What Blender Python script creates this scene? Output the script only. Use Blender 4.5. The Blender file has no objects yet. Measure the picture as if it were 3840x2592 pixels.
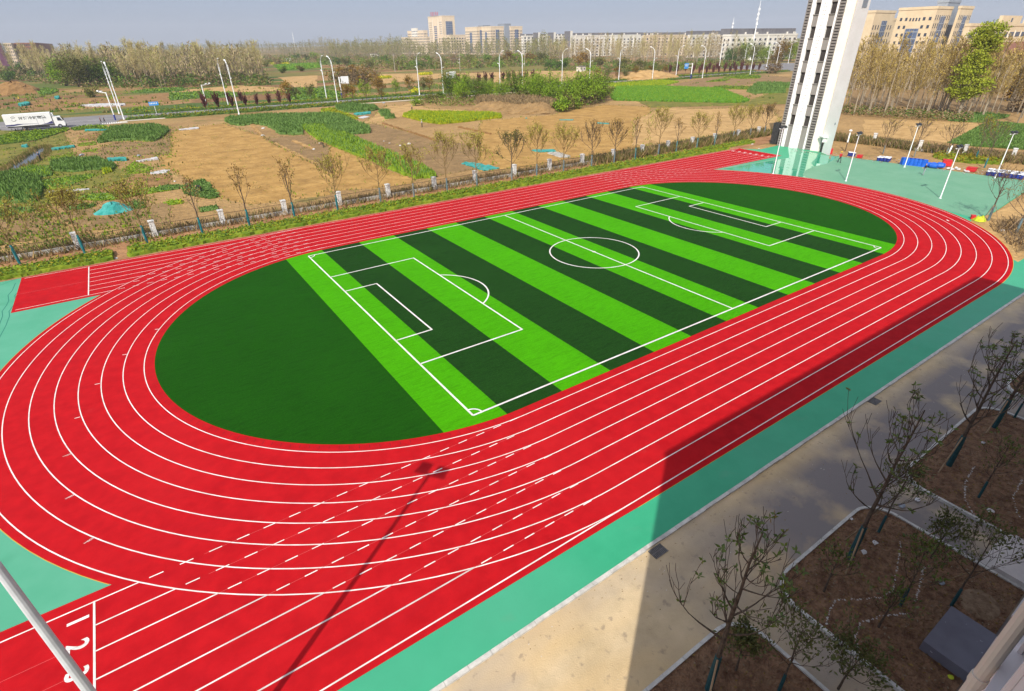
import bpy, bmesh, math, random
from mathutils import Vector, Matrix
PI = math.pi
SC = bpy.context.scene
COL = SC.collection
rnd = random.Random(7)

# ------------------------------------------------------------------ camera
CAM = Vector((-36.6218, -38.9718, 19.2635))
FPX = 2007.8
YAW, PITCH, ROLL = 0.5923, 0.5187, -0.0167
f_ = Vector((math.cos(PITCH)*math.sin(YAW), math.cos(PITCH)*math.cos(YAW), -math.sin(PITCH)))
r0_ = Vector((math.cos(YAW), -math.sin(YAW), 0)); u0_ = r0_.cross(f_)
r_ = r0_*math.cos(ROLL) + u0_*math.sin(ROLL)
u_ = -r0_*math.sin(ROLL) + u0_*math.cos(ROLL)
cd = bpy.data.cameras.new('camera'); cam = bpy.data.objects.new('camera', cd); COL.objects.link(cam)
cd.sensor_width = 36; cd.lens = 36*FPX/3840; cd.clip_start = 0.1; cd.clip_end = 9000
cam.matrix_world = Matrix(((r_.x, u_.x, -f_.x, CAM.x), (r_.y, u_.y, -f_.y, CAM.y), (r_.z, u_.z, -f_.z, CAM.z), (0, 0, 0, 1)))
SC.camera = cam

# ------------------------------------------------------------------ light
SUN_DIR = Vector((-0.815, -0.579, 0)).normalized()       # horizontal direction towards the sun
SUN_EL = math.radians(40.5)
w = bpy.data.worlds.new('World'); SC.world = w; w.use_nodes = True
nt = w.node_tree; bg = nt.nodes['Background']
sky = nt.nodes.new('ShaderNodeTexSky'); sky.sky_type = 'NISHITA'; sky.sun_disc = False
sky.sun_elevation = SUN_EL; sky.sun_rotation = math.atan2(SUN_DIR.x, SUN_DIR.y)
sky.air_density = 0.5; sky.dust_density = 1.9; sky.ozone_density = 2.0; sky.altitude = 0
# hazy sky ramp: dimmer horizon, extra brightness added overhead to fill the shade
tcw = nt.nodes.new('ShaderNodeTexCoord'); sxw = nt.nodes.new('ShaderNodeSeparateXYZ'); nt.links.new(tcw.outputs['Generated'], sxw.inputs[0])
rw = nt.nodes.new('ShaderNodeValToRGB'); ew = rw.color_ramp.elements
ew[0].position = 0.0; ew[0].color = (1.62, 1.78, 2.10, 1); ew[1].position = 0.75; ew[1].color = (3.6, 3.7, 4.0, 1)
q_ = ew.new(0.16); q_.color = (1.36, 1.62, 2.22, 1)
nt.links.new(sxw.outputs[2], rw.inputs[0])
mw = nt.nodes.new('ShaderNodeMixRGB'); mfw = nt.nodes.new('ShaderNodeMapRange'); mfw.inputs['From Max'].default_value = 0.45; mfw.inputs['To Min'].default_value = 0.92; mfw.inputs['To Max'].default_value = 0.5
nt.links.new(sxw.outputs[2], mfw.inputs[0]); nt.links.new(mfw.outputs[0], mw.inputs[0]); nt.links.new(sky.outputs[0], mw.inputs[1]); nt.links.new(rw.outputs[0], mw.inputs[2])
nt.links.new(mw.outputs[0], bg.inputs[0]); bg.inputs[1].default_value = 0.15
sl = bpy.data.lights.new('sun', 'SUN'); sl.energy = 3.2; sl.angle = math.radians(0.5); sl.color = (1.0, 0.95, 0.87)
so = bpy.data.objects.new('sun', sl); COL.objects.link(so)
sd = (SUN_DIR*math.cos(SUN_EL) + Vector((0, 0, math.sin(SUN_EL))))
so.rotation_euler = sd.to_track_quat('Z', 'Y').to_euler()
SC.view_settings.view_transform = 'Standard'; SC.view_settings.look = 'None'
SC.view_settings.exposure = 0.72; SC.view_settings.gamma = 1
SC.cycles.max_bounces = 6; SC.cycles.transparent_max_bounces = 8
try: SC.cycles.use_fast_gi = False
except Exception: pass

# ------------------------------------------------------------------ helpers
def G(px, py, z=0.0):
    """point of the horizontal plane z seen at photo pixel (px, py)"""
    d = f_ + r_*((px-1920)/FPX) - u_*((py-1296)/FPX)
    t = (z-CAM.z)/d.z
    return Vector((CAM.x+t*d.x, CAM.y+t*d.y, z))
def HT(P, py):
    """height of a vertical at P whose top is at photo row py"""
    d = Vector((P.x, P.y, 0))-CAM; k = (1296-py)/FPX
    return (k*d.dot(f_)-d.dot(u_))/(u_.z-k*f_.z)
def lin(r, g, b):
    c = []
    for v in (r, g, b):
        v /= 255.0; c.append(v/12.92 if v <= 0.04045 else ((v+0.055)/1.055)**2.4)
    return tuple(c)

MATS = {}
def mat(name, c1, c2=None, scale=4.0, rough=0.8, bump=0.0, bscale=None, detail=4.0, spec=0.3, metal=0.0, c3=None, coord='Object', lo=0.35, hi=0.65, stretch=None, trans=0.0, coat=0.0, bdist=0.05, rnd_obj=0.0):
    m = bpy.data.materials.new(name); m.use_nodes = True
    t = m.node_tree; b = t.nodes['Principled BSDF']
    b.inputs['Roughness'].default_value = rough; b.inputs['Metallic'].default_value = metal
    b.inputs['Specular IOR Level'].default_value = spec
    if coat: b.inputs['Coat Weight'].default_value = coat; b.inputs['Coat Roughness'].default_value = 0.03
    tc = t.nodes.new('ShaderNodeTexCoord'); src = tc.outputs[coord]
    if stretch:
        mp = t.nodes.new('ShaderNodeMapping'); mp.inputs['Scale'].default_value = stretch; t.links.new(src, mp.inputs[0]); src = mp.outputs[0]
    out = None
    if c2 is None:
        b.inputs['Base Color'].default_value = (*c1, 1)
    else:
        n = t.nodes.new('ShaderNodeTexNoise'); n.inputs['Scale'].default_value = scale; n.inputs['Detail'].default_value = detail
        n.inputs['Roughness'].default_value = 0.65
        t.links.new(src, n.inputs['Vector'])
        r = t.nodes.new('ShaderNodeValToRGB'); e = r.color_ramp.elements
        e[0].position = lo; e[0].color = (*c1, 1); e[1].position = hi; e[1].color = (*c2, 1)
        if c3:
            q = e.new((lo+hi)/2); q.color = (*c3, 1)
        t.links.new(n.outputs['Fac'], r.inputs[0]); out = r.outputs[0]
        if rnd_obj:
            oi = t.nodes.new('ShaderNodeObjectInfo'); hs = t.nodes.new('ShaderNodeHueSaturation')
            mr = t.nodes.new('ShaderNodeMapRange'); mr.inputs['To Min'].default_value = 1-rnd_obj; mr.inputs['To Max'].default_value = 1+rnd_obj
            t.links.new(oi.outputs['Random'], mr.inputs[0]); t.links.new(mr.outputs[0], hs.inputs['Value'])
            t.links.new(out, hs.inputs['Color']); out = hs.outputs[0]
        t.links.new(out, b.inputs['Base Color'])
    if bump:
        n2 = t.nodes.new('ShaderNodeTexNoise'); n2.inputs['Scale'].default_value = bscale or scale*3; n2.inputs['Detail'].default_value = 5
        t.links.new(src, n2.inputs['Vector'])
        bp = t.nodes.new('ShaderNodeBump'); bp.inputs['Strength'].default_value = bump; bp.inputs['Distance'].default_value = bdist
        t.links.new(n2.outputs['Fac'], bp.inputs['Height']); t.links.new(bp.outputs[0], b.inputs['Normal'])
    if trans:
        tb = t.nodes.new('ShaderNodeBsdfTranslucent'); mx = t.nodes.new('ShaderNodeMixShader'); mx.inputs[0].default_value = trans
        if out: t.links.new(out, tb.inputs[0])
        else: tb.inputs[0].default_value = (*c1, 1)
        o = t.nodes['Material Output']
        t.links.new(b.outputs[0], mx.inputs[1]); t.links.new(tb.outputs[0], mx.inputs[2]); t.links.new(mx.outputs[0], o.inputs[0])
    MATS[name] = m
    return m
def nodes_of(m):
    return m.node_tree, m.node_tree.nodes['Principled BSDF']
def mix_over(m, col, scale, lo, hi, fac=1.0, stretch=None, detail=3.0):
    """lay noise-shaped patches of another colour over a material's base colour"""
    t, b = nodes_of(m)
    src = b.inputs['Base Color'].links[0].from_socket
    tc = t.nodes.new('ShaderNodeTexCoord'); v = tc.outputs['Object']
    if stretch:
        mp = t.nodes.new('ShaderNodeMapping'); mp.inputs['Scale'].default_value = stretch; t.links.new(v, mp.inputs[0]); v = mp.outputs[0]
    n = t.nodes.new('ShaderNodeTexNoise'); n.inputs['Scale'].default_value = scale; n.inputs['Detail'].default_value = detail
    t.links.new(v, n.inputs['Vector'])
    mr = t.nodes.new('ShaderNodeMapRange'); mr.inputs['From Min'].default_value = lo; mr.inputs['From Max'].default_value = hi; mr.inputs['To Max'].default_value = fac
    t.links.new(n.outputs['Fac'], mr.inputs[0])
    x = t.nodes.new('ShaderNodeMixRGB'); t.links.new(mr.outputs[0], x.inputs[0]); t.links.new(src, x.inputs[1]); x.inputs[2].default_value = (*col, 1)
    t.links.new(x.outputs[0], b.inputs['Base Color'])
    return m

class MB:
    def __init__(s): s.v = []; s.f = []; s.m = []
    def face(s, pts, m=0):
        i = len(s.v); s.v.extend([tuple(p) for p in pts]); s.f.append(tuple(range(i, i+len(pts)))); s.m.append(m)
    def box(s, x0, y0, z0, x1, y1, z1, m=0):
        i = len(s.v)
        s.v.extend([(x0, y0, z0), (x1, y0, z0), (x1, y1, z0), (x0, y1, z0), (x0, y0, z1), (x1, y0, z1), (x1, y1, z1), (x0, y1, z1)])
        for q in ((3, 2, 1, 0), (4, 5, 6, 7), (0, 1, 5, 4), (1, 2, 6, 5), (2, 3, 7, 6), (3, 0, 4, 7)):
            s.f.append(tuple(i+k for k in q)); s.m.append(m)
    def obox(s, c, ax, ay, hx, hy, z0, z1, m=0):
        """box with horizontal axes ax, ay"""
        i = len(s.v); ax = Vector(ax); ay = Vector(ay)
        for z in (z0, z1):
            for a, b in ((-1, -1), (1, -1), (1, 1), (-1, 1)):
                p = Vector((c[0], c[1], 0))+ax*(a*hx)+ay*(b*hy); s.v.append((p.x, p.y, z))
        for q in ((3, 2, 1, 0), (4, 5, 6, 7), (0, 1, 5, 4), (1, 2, 6, 5), (2, 3, 7, 6), (3, 0, 4, 7)):
            s.f.append(tuple(i+k for k in q)); s.m.append(m)
    def prism(s, poly, z0, z1, m=0, mt=None):
        n = len(poly); i = len(s.v)
        s.v.extend([(p[0], p[1], z0) for p in poly]); s.v.extend([(p[0], p[1], z1) for p in poly])
        area = sum(poly[k][0]*poly[(k+1) % n][1]-poly[(k+1) % n][0]*poly[k][1] for k in range(n))
        top = list(range(i+n, i+2*n)); 
        if area < 0: top.reverse()
        s.f.append(tuple(top)); s.m.append(m if mt is None else mt)
        for k in range(n):
            a, b = i+k, i+(k+1) % n
            s.f.append((a, b, b+n, a+n) if area > 0 else (b, a, a+n, b+n)); s.m.append(m)
    def tube(s, pts, rad, n=6, m=0, cap=True):
        pts = [Vector(p) for p in pts]; base = len(s.v); k = len(pts)
        if not isinstance(rad, (list, tuple)): rad = [rad]*k
        for j, p in enumerate(pts):
            d = (pts[min(j+1, k-1)]-pts[max(j-1, 0)]); 
            if d.length < 1e-6: d = Vector((0, 0, 1))
            d.normalize(); a = d.orthogonal().normalized() if abs(d.z) < 0.98 else Vector((1, 0, 0)); a = (a-d*a.dot(d)).normalized(); b = d.cross(a)
            for q in range(n):
                t = 2*PI*q/n; o = p+(a*math.cos(t)+b*math.sin(t))*rad[j]; s.v.append((o.x, o.y, o.z))
        for j in range(k-1):
            for q in range(n):
                a0 = base+j*n+q; a1 = base+j*n+(q+1) % n
                s.f.append((a0, a1, a1+n, a0+n)); s.m.append(m)
        if cap:
            s.f.append(tuple(base+(k-1)*n+q for q in range(n))); s.m.append(m)
            s.f.append(tuple(base+n-1-q for q in range(n))); s.m.append(m)
    def lathe(s, prof, c=(0, 0, 0), n=16, m=0):
        base = len(s.v); k = len(prof)
        for r, z in prof:
            for q in range(n):
                t = 2*PI*q/n; s.v.append((c[0]+r*math.cos(t), c[1]+r*math.sin(t), c[2]+z))
        for j in range(k-1):
            for q in range(n):
                a0 = base+j*n+q; a1 = base+j*n+(q+1) % n
                s.f.append((a0, a1, a1+n, a0+n)); s.m.append(m)
        s.f.append(tuple(base+(k-1)*n+q for q in range(n))); s.m.append(m)
        s.f.append(tuple(base+n-1-q for q in range(n))); s.m.append(m)
    def leaf(s, p, d, L, W, m=0, r=rnd):
        p = Vector(p); d = Vector(d).normalized()
        a = d.cross(Vector((r.uniform(-1, 1), r.uniform(-1, 1), r.uniform(-1, 1))))
        if a.length < 1e-3: a = d.orthogonal()
        a.normalize(); mid = p+d*(L*0.45)
        s.face((p, mid+a*(W/2), p+d*L, mid-a*(W/2)), m)
    def build(s, name, mats, parent=None, smooth=False):
        me = bpy.data.meshes.new(name); me.from_pydata(s.v, [], s.f)
        if not isinstance(mats, (list, tuple)): mats = [mats]
        for x in mats: me.materials.append(x)
        if len(mats) > 1: me.polygons.foreach_set('material_index', s.m)
        if smooth: me.polygons.foreach_set('use_smooth', [True]*len(s.f))
        me.update()
        o = bpy.data.objects.new(name, me); COL.objects.link(o)
        if parent: o.parent = parent
        return o
def tag(o, label=None, cat=None, group=None, kind=None):
    if label: o['label'] = label
    if cat: o['category'] = cat
    if group: o['group'] = group
    if kind: o['kind'] = kind
    return o
def empty(name, loc, label, cat, group=None, rz=0.0):
    o = bpy.data.objects.new(name, None); COL.objects.link(o); o.location = loc; o.rotation_euler = (0, 0, rz); o.empty_display_size = 0.3
    return tag(o, label, cat, group)
def dup(root, loc, rz, label=None, scale=1.0, group=None):
    r = root.copy(); COL.objects.link(r); r.location = loc; r.rotation_euler = (0, 0, rz); r.scale = (scale, scale, scale)
    if label: r['label'] = label
    if group: r['group'] = group
    for ch in list(root.children):
        c = ch.copy(); COL.objects.link(c); c.parent = r
        for g in list(ch.children):
            d = g.copy(); COL.objects.link(d); d.parent = c
    return r
def inpoly(x, y, poly):
    c = False; n = len(poly); j = n-1
    for i in range(n):
        xi, yi = poly[i][0], poly[i][1]; xj, yj = poly[j][0], poly[j][1]
        if (yi > y) != (yj > y) and x < (xj-xi)*(y-yi)/(yj-yi)+xi: c = not c
        j = i
    return c
def parea(poly):
    n = len(poly)
    return abs(sum(poly[k][0]*poly[(k+1) % n][1]-poly[(k+1) % n][0]*poly[k][1] for k in range(n)))/2
ORD = 'zeroth first second third fourth fifth sixth seventh eighth ninth tenth eleventh twelfth thirteenth fourteenth fifteenth sixteenth seventeenth eighteenth nineteenth twentieth twenty-first twenty-second twenty-third twenty-fourth twenty-fifth twenty-sixth twenty-seventh twenty-eighth'.split()
def ordn(i): return ORD[i]
def sheet(name, poly, z, m, kind='structure', thick=0.0):
    b = MB()
    if thick: b.prism(poly, z-thick, z)
    else:
        n = len(poly); a = sum(poly[k][0]*poly[(k+1) % n][1]-poly[(k+1) % n][0]*poly[k][1] for k in range(n))
        b.face([(p[0], p[1], z) for p in (poly if a > 0 else poly[::-1])])
    return tag(b.build(name, m), kind=kind)
def arc(cx, cy, r, a0, a1, n=64): return [(cx+r*math.cos(a0+(a1-a0)*i/n), cy+r*math.sin(a0+(a1-a0)*i/n)) for i in range(n+1)]
def text_mesh(body, name, m, size, M, parent=None, extrude=0.0, align='CENTER', bold=0.0):
    c = bpy.data.curves.new(name, 'FONT'); c.body = body; c.size = size; c.align_x = align; c.align_y = 'CENTER'; c.extrude = extrude; c.offset = bold
    o = bpy.data.objects.new(name, c); COL.objects.link(o)
    dg = bpy.context.evaluated_depsgraph_get()
    me = bpy.data.meshes.new_from_object(o.evaluated_get(dg))
    bpy.data.objects.remove(o); bpy.data.curves.remove(c)
    me.transform(M); me.materials.clear(); me.materials.append(m); me.name = name
    ob = bpy.data.objects.new(name, me); COL.objects.link(ob)
    if parent: ob.parent = parent
    return ob

# ------------------------------------------------------------------ materials
m_red = mat('track_rubber', (0.37, 0.0052, 0.0086), (0.46, 0.0078, 0.0115), 1.3, rough=0.75, bump=0.35, bscale=160, spec=0.06, bdist=0.01)
mix_over(m_red, (0.48, 0.014, 0.016), 0.12, 0.52, 0.75, 0.5)
mix_over(m_red, (0.30, 0.006, 0.012), 38, 0.52, 0.70, 0.45)
mix_over(m_red, (0.46, 0.055, 0.05), 0.55, 0.68, 0.84, 0.35, detail=8)
mix_over(m_red, (0.33, 0.006, 0.013), 0.35, 0.55, 0.8, 0.4, stretch=(0.4, 2.5, 1))
m_teal = mat('teal_rubber', (0.026, 0.315, 0.155), (0.036, 0.35, 0.178), 0.5, rough=0.55, bump=0.25, bscale=150, spec=0.42, bdist=0.01)
mix_over(m_teal, (0.068, 0.335, 0.20), 0.09, 0.45, 0.75, 0.7)
mix_over(m_teal, (0.11, 0.28, 0.17), 0.8, 0.62, 0.80, 0.45, detail=9)
mix_over(m_teal, (0.035, 0.25, 0.12), 30, 0.52, 0.72, 0.35)
m_tealp = mat('pale_teal_rubber', (0.120, 0.30, 0.175), (0.155, 0.335, 0.205), 0.25, rough=0.6, bump=0.25, bscale=150, spec=0.35, bdist=0.01)
mix_over(m_tealp, (0.09, 0.25, 0.15), 0.7, 0.58, 0.8, 0.5, detail=9)
m_teall = mat('mint_rubber', (0.070, 0.315, 0.185), (0.095, 0.345, 0.215), 0.25, rough=0.6, bump=0.25, bscale=150, spec=0.35, bdist=0.01)
mix_over(m_teall, (0.05, 0.25, 0.14), 0.7, 0.6, 0.8, 0.4, detail=9)
m_wet = mat('wet_teal_coating', (0.045, 0.36, 0.20), (0.05, 0.39, 0.22), 0.5, rough=0.025, spec=0.75)
m_line = mat('white_line_paint', (0.60, 0.55, 0.50), (0.80, 0.77, 0.73), 1.5, rough=0.6, detail=8)
def turf_mat(name, a, b):
    m = mat(name, a, b, 9.0, rough=0.75, bump=0.8, bscale=45, spec=0.03, bdist=0.05, detail=8, lo=0.3, hi=0.72)
    mix_over(m, tuple(v*0.72 for v in a), 0.6, 0.5, 0.75, 0.45, stretch=(1, 5, 1))
    mix_over(m, tuple(v*0.5 for v in a), 3.2, 0.5, 0.72, 0.55, stretch=(0.6, 6, 1), detail=9)
    mix_over(m, tuple(min(.9, v*1.5) for v in b), 5.5, 0.62, 0.8, 0.6, stretch=(5, 1, 1), detail=9)
    mix_over(m, tuple(min(.9, v*1.25) for v in b), 0.16, 0.5, 0.75, 0.22, detail=8)
    return m
m_tdark = turf_mat('turf_deep_green', (0.0070, 0.058, 0.0022), (0.0140, 0.094, 0.004))
m_tmid = turf_mat('turf_dark_stripe', (0.0070, 0.036, 0.0045), (0.0170, 0.070, 0.0095))
m_tlight = turf_mat('turf_light_stripe', (0.046, 0.29, 0.0010), (0.076, 0.39, 0.0022))
m_yel = mat('overspray', (0.55, 0.40, 0.03), (0.65, 0.28, 0.02), 3.0)
m_darkred = mat('dark_red_groove', (0.09, 0.006, 0.010))
m_conc = mat('road_concrete', lin(176, 156, 122), lin(200, 178, 142), 0.55, rough=0.9, bump=0.3, bscale=20, detail=7)
mix_over(m_conc, lin(160, 148, 134), 0.3, 0.45, 0.65, 0.6, stretch=(0.7, 1.0, 1))
mix_over(m_conc, lin(205, 172, 118), 0.16, 0.5, 0.7, 0.6, stretch=(0.6, 2.0, 1))
mix_over(m_conc, lin(118, 105, 92), 2.6, 0.62, 0.72, 0.5)
def grey_shade_patch(m):  # greyer paving patch; its ramp also paints the building's shade into the colour
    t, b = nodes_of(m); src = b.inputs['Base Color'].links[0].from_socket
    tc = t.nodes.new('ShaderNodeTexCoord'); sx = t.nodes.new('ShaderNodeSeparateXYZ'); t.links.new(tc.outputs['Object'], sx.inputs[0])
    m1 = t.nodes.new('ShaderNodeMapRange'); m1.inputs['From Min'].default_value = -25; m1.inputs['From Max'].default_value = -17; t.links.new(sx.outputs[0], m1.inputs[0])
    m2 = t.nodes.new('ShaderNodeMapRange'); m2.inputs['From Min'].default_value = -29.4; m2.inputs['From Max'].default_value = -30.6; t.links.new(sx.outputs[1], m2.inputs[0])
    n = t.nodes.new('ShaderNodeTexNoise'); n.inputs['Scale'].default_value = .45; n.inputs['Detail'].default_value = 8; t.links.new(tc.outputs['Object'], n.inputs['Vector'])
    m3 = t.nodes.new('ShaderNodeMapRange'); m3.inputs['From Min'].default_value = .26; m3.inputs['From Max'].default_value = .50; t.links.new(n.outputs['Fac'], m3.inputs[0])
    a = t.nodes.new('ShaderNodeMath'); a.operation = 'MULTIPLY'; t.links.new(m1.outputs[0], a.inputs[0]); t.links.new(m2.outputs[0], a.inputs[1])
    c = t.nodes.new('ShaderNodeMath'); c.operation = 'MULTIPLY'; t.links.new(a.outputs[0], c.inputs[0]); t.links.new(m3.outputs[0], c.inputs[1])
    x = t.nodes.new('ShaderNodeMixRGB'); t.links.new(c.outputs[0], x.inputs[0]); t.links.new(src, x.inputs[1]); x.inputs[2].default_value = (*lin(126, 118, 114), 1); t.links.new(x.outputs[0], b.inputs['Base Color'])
grey_shade_patch(m_conc)
m_kerb = mat('kerb_stone', lin(168, 165, 158), lin(200, 197, 188), 2.5, rough=0.9)
m_soil = mat('planter_soil', (0.115, 0.056, 0.030), (0.27, 0.155, 0.085), 3.0, rough=1.0, bump=1.0, bscale=7, detail=8, bdist=0.25)
mix_over(m_soil, (0.22, 0.14, 0.08), 1.2, 0.55, 0.75, 0.6)
m_chalk = mat('white_chalk', (0.42, 0.38, 0.34))
m_bark = mat('tree_bark', (0.060, 0.042, 0.030), (0.13, 0.095, 0.065), 6.0, rough=0.95, bump=0.5, bscale=30)
m_bark2 = mat('ochre_twigs', (0.13, 0.085, 0.035), (0.24, 0.165, 0.065), 5.0, rough=0.95)
m_polebark = mat('poplar_bark', (0.22, 0.175, 0.115), (0.34, 0.28, 0.20), 2.0, rough=0.95, rnd_obj=0.25)
m_twig = mat('poplar_twigs', (0.31, 0.235, 0.13), (0.48, 0.38, 0.21), 0.35, rough=1.0, rnd_obj=0.25)
m_bud = mat('poplar_buds', (0.33, 0.31, 0.09), (0.50, 0.46, 0.16), 0.3, rough=0.9, rnd_obj=0.3)
m_wrap = mat('teal_trunk_wrap', (0.010, 0.115, 0.135), (0.020, 0.19, 0.20), 3.0, rough=0.7)
m_wrapd = mat('dark_trunk_wrap', (0.012, 0.055, 0.062), (0.022, 0.085, 0.090), 3.0, rough=0.7)
m_stake = mat('wooden_stake', (0.24, 0.16, 0.09), (0.36, 0.26, 0.16), 3.0, rough=0.9)
m_leafg = mat('magnolia_leaf', (0.045, 0.085, 0.010), (0.14, 0.19, 0.022), 4.0, rough=0.35, spec=0.5, trans=0.25)
m_leafd = mat('dark_leaf', (0.060, 0.085, 0.022), (0.16, 0.16, 0.045), 3.0, rough=0.5, trans=0.2)
m_leafo = mat('olive_leaf', (0.21, 0.19, 0.022), (0.39, 0.34, 0.055), 2.5, rough=0.6, trans=0.2)
m_leafb = mat('brown_leaf', (0.14, 0.085, 0.018), (0.27, 0.175, 0.040), 2.5, rough=0.7)
m_stone = mat('painted_stone', lin(178, 175, 168), lin(226, 224, 218), 6.0, rough=0.95, bump=1.0, bscale=9, bdist=0.1, lo=0.3, hi=0.6)
mix_over(m_stone, lin(105, 98, 90), 5.0, 0.58, 0.68, 0.8, stretch=(1, 1, 3))
m_wallst = mat('grey_low_wall', lin(150, 145, 135), lin(190, 185, 175), 3.0, rough=0.95, bump=0.8, bscale=8)
mix_over(m_wallst, lin(110, 100, 85), 1.2, 0.5, 0.65, 0.7)
m_rail = mat('rusty_railing', (0.055, 0.040, 0.030), (0.10, 0.07, 0.05), 5.0, rough=0.8)
m_white = mat('white_paint', (0.78, 0.78, 0.76), (0.84, 0.84, 0.82), 1.0, rough=0.5)
m_cream = mat('cream_render', (0.80, 0.74, 0.62), (0.86, 0.80, 0.68), 0.6, rough=0.85)
m_twhite = mat('tower_white_render', (0.80, 0.78, 0.74), (0.87, 0.85, 0.82), 0.4, rough=0.85)
m_tgrey = mat('tower_grey_render', (0.215, 0.195, 0.175), (0.27, 0.25, 0.225), 0.8, rough=0.9, stretch=(3, 3, 0.4))
m_tdk = mat('tower_interior', (0.035, 0.030, 0.027), (0.055, 0.048, 0.042), 0.5, rough=0.95)
m_blk = mat('black_plastic', (0.015, 0.015, 0.016), (0.03, 0.03, 0.03), 3.0, rough=0.4)
m_steelw = mat('white_steel', (0.78, 0.79, 0.80), (0.85, 0.86, 0.86), 2.0, rough=0.35, spec=0.5)
m_galv = mat('grey_pole_paint', (0.42, 0.46, 0.48), (0.52, 0.56, 0.58), 1.5, rough=0.4, spec=0.5)
m_asph = mat('asphalt', (0.17, 0.16, 0.16), (0.23, 0.22, 0.215), 0.3, rough=0.95, bump=0.3, bscale=8)
m_bluep = mat('blue_paint', (0.02, 0.035, 0.20), (0.03, 0.05, 0.26), 2.0, rough=0.5)
m_blued = mat('blue_plastic', (0.008, 0.085, 0.46), (0.015, 0.13, 0.58), 1.5, rough=0.4, spec=0.5)
m_lblue = mat('light_blue_sign', (0.03, 0.25, 0.65), (0.05, 0.32, 0.72), 2.0, rough=0.4)
m_redp = mat('red_plastic', (0.45, 0.015, 0.018), (0.58, 0.03, 0.03), 2.0, rough=0.5)
m_lime = mat('lime_fabric', (0.42, 0.50, 0.02), (0.55, 0.60, 0.04), 3.0, rough=0.8)
m_tealnet = mat('teal_netting', (0.020, 0.22, 0.19), (0.07, 0.34, 0.30), 1.2, rough=0.9, bump=0.8, bscale=4)
m_film = mat('white_plastic_film', (0.42, 0.40, 0.38), (0.62, 0.60, 0.58), 1.5, rough=0.5, bump=0.8, bscale=3)
m_glass = mat('dark_window', (0.030, 0.040, 0.060), (0.06, 0.075, 0.11), 0.8, rough=0.15, spec=0.6)
m_bglass = mat('blue_curtain_glass', (0.055, 0.085, 0.16), (0.12, 0.16, 0.25), 0.25, rough=0.2, spec=0.6)
m_tan = mat('tan_cladding', (0.62, 0.50, 0.35), (0.70, 0.57, 0.41), 0.2, rough=0.9)
m_tan2 = mat('warm_cladding', (0.58, 0.46, 0.29), (0.66, 0.53, 0.35), 0.2, rough=0.9)
m_off = mat('offwhite_cladding', (0.66, 0.62, 0.54), (0.75, 0.71, 0.63), 0.2, rough=0.9)
m_gcore = mat('grey_core', (0.24, 0.27, 0.31), (0.30, 0.33, 0.37), 0.2, rough=0.8)
m_groof = mat('grey_roof', (0.13, 0.125, 0.135), (0.18, 0.175, 0.18), 0.3, rough=0.9)
m_brick = mat('red_brick', (0.26, 0.12, 0.08), (0.33, 0.16, 0.11), 0.4, rough=0.9)
m_skin = mat('skin', (0.45, 0.24, 0.15)); m_hair = mat('black_hair', (0.012, 0.010, 0.010))
m_cdark = mat('dark_cloth', (0.020, 0.022, 0.028), (0.035, 0.036, 0.045), 6, rough=0.9)
m_cred = mat('red_cloth', (0.40, 0.02, 0.025), (0.50, 0.03, 0.035), 6, rough=0.9)
m_cmar = mat('maroon_cloth', (0.10, 0.025, 0.035), (0.14, 0.035, 0.045), 6, rough=0.9)
m_cgrey = mat('grey_cloth', (0.22, 0.24, 0.27), (0.30, 0.32, 0.34), 6, rough=0.9)
m_cblue = mat('slate_cloth', (0.06, 0.08, 0.12), (0.09, 0.11, 0.16), 6, rough=0.9)
m_yhat = mat('yellow_hat', (0.72, 0.48, 0.03))
m_rubber = mat('tyre_rubber', (0.018, 0.018, 0.019), (0.03, 0.03, 0.03), 6, rough=0.85)
m_water = mat('pond_water', (0.020, 0.026, 0.026), (0.05, 0.05, 0.035), 0.5, rough=0.06, spec=0.6, bump=.3, bscale=2)
m_cfloor = mat('grey_coated_slab', (0.135, 0.13, 0.155), (0.165, 0.16, 0.19), 1.0, rough=0.7)
mix_over(m_cfloor, (0.5, 0.5, 0.5), 5.0, 0.70, 0.73, 0.9)
m_facade = mat('pale_facade', (0.68, 0.62, 0.61), (0.75, 0.69, 0.68), 0.6, rough=0.85)
m_pvc = mat('pvc_pipe', (0.58, 0.53, 0.46), (0.64, 0.59, 0.52), 0.8, rough=0.45, spec=0.4)
def green(name, a, b, sc=0.8, tr=0.2, **k): return mat(name, a, b, sc, rough=0.75, spec=0.15, trans=tr, **k)
g_rape = green('rape_green', (0.105, 0.20, 0.042), (0.19, 0.30, 0.078))
g_bright = green('fresh_green', (0.14, 0.25, 0.014), (0.26, 0.37, 0.028))
g_yel = green('rape_flower', (0.20, 0.28, 0.010), (0.42, 0.43, 0.014))
g_wheat = green('wheat_green', (0.10, 0.24, 0.020), (0.15, 0.31, 0.032))
g_deep = green('deep_green', (0.055, 0.115, 0.018), (0.115, 0.19, 0.034))
g_hedge = green('hedge_green', (0.11, 0.195, 0.012), (0.28, 0.35, 0.028), 1.2)
g_hedgey = green('golden_hedge', (0.14, 0.13, 0.012), (0.38, 0.28, 0.020), 0.8)
g_olive = green('olive_scrub', (0.085, 0.095, 0.020), (0.20, 0.19, 0.045), 0.4, rnd_obj=0.25)
g_bush = green('bush_green', (0.065, 0.125, 0.012), (0.20, 0.28, 0.030), 0.5, rnd_obj=0.2)
g_brown = green('dry_brown', (0.17, 0.115, 0.055), (0.30, 0.215, 0.115), 0.6, rnd_obj=0.2)
g_purple = green('purple_leaf', (0.085, 0.030, 0.030), (0.18, 0.066, 0.058), 0.8, rnd_obj=0.2)
g_autumn = green('autumn_leaf', (0.15, 0.085, 0.012), (0.28, 0.17, 0.025), 0.6, rnd_obj=0.25)
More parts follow.
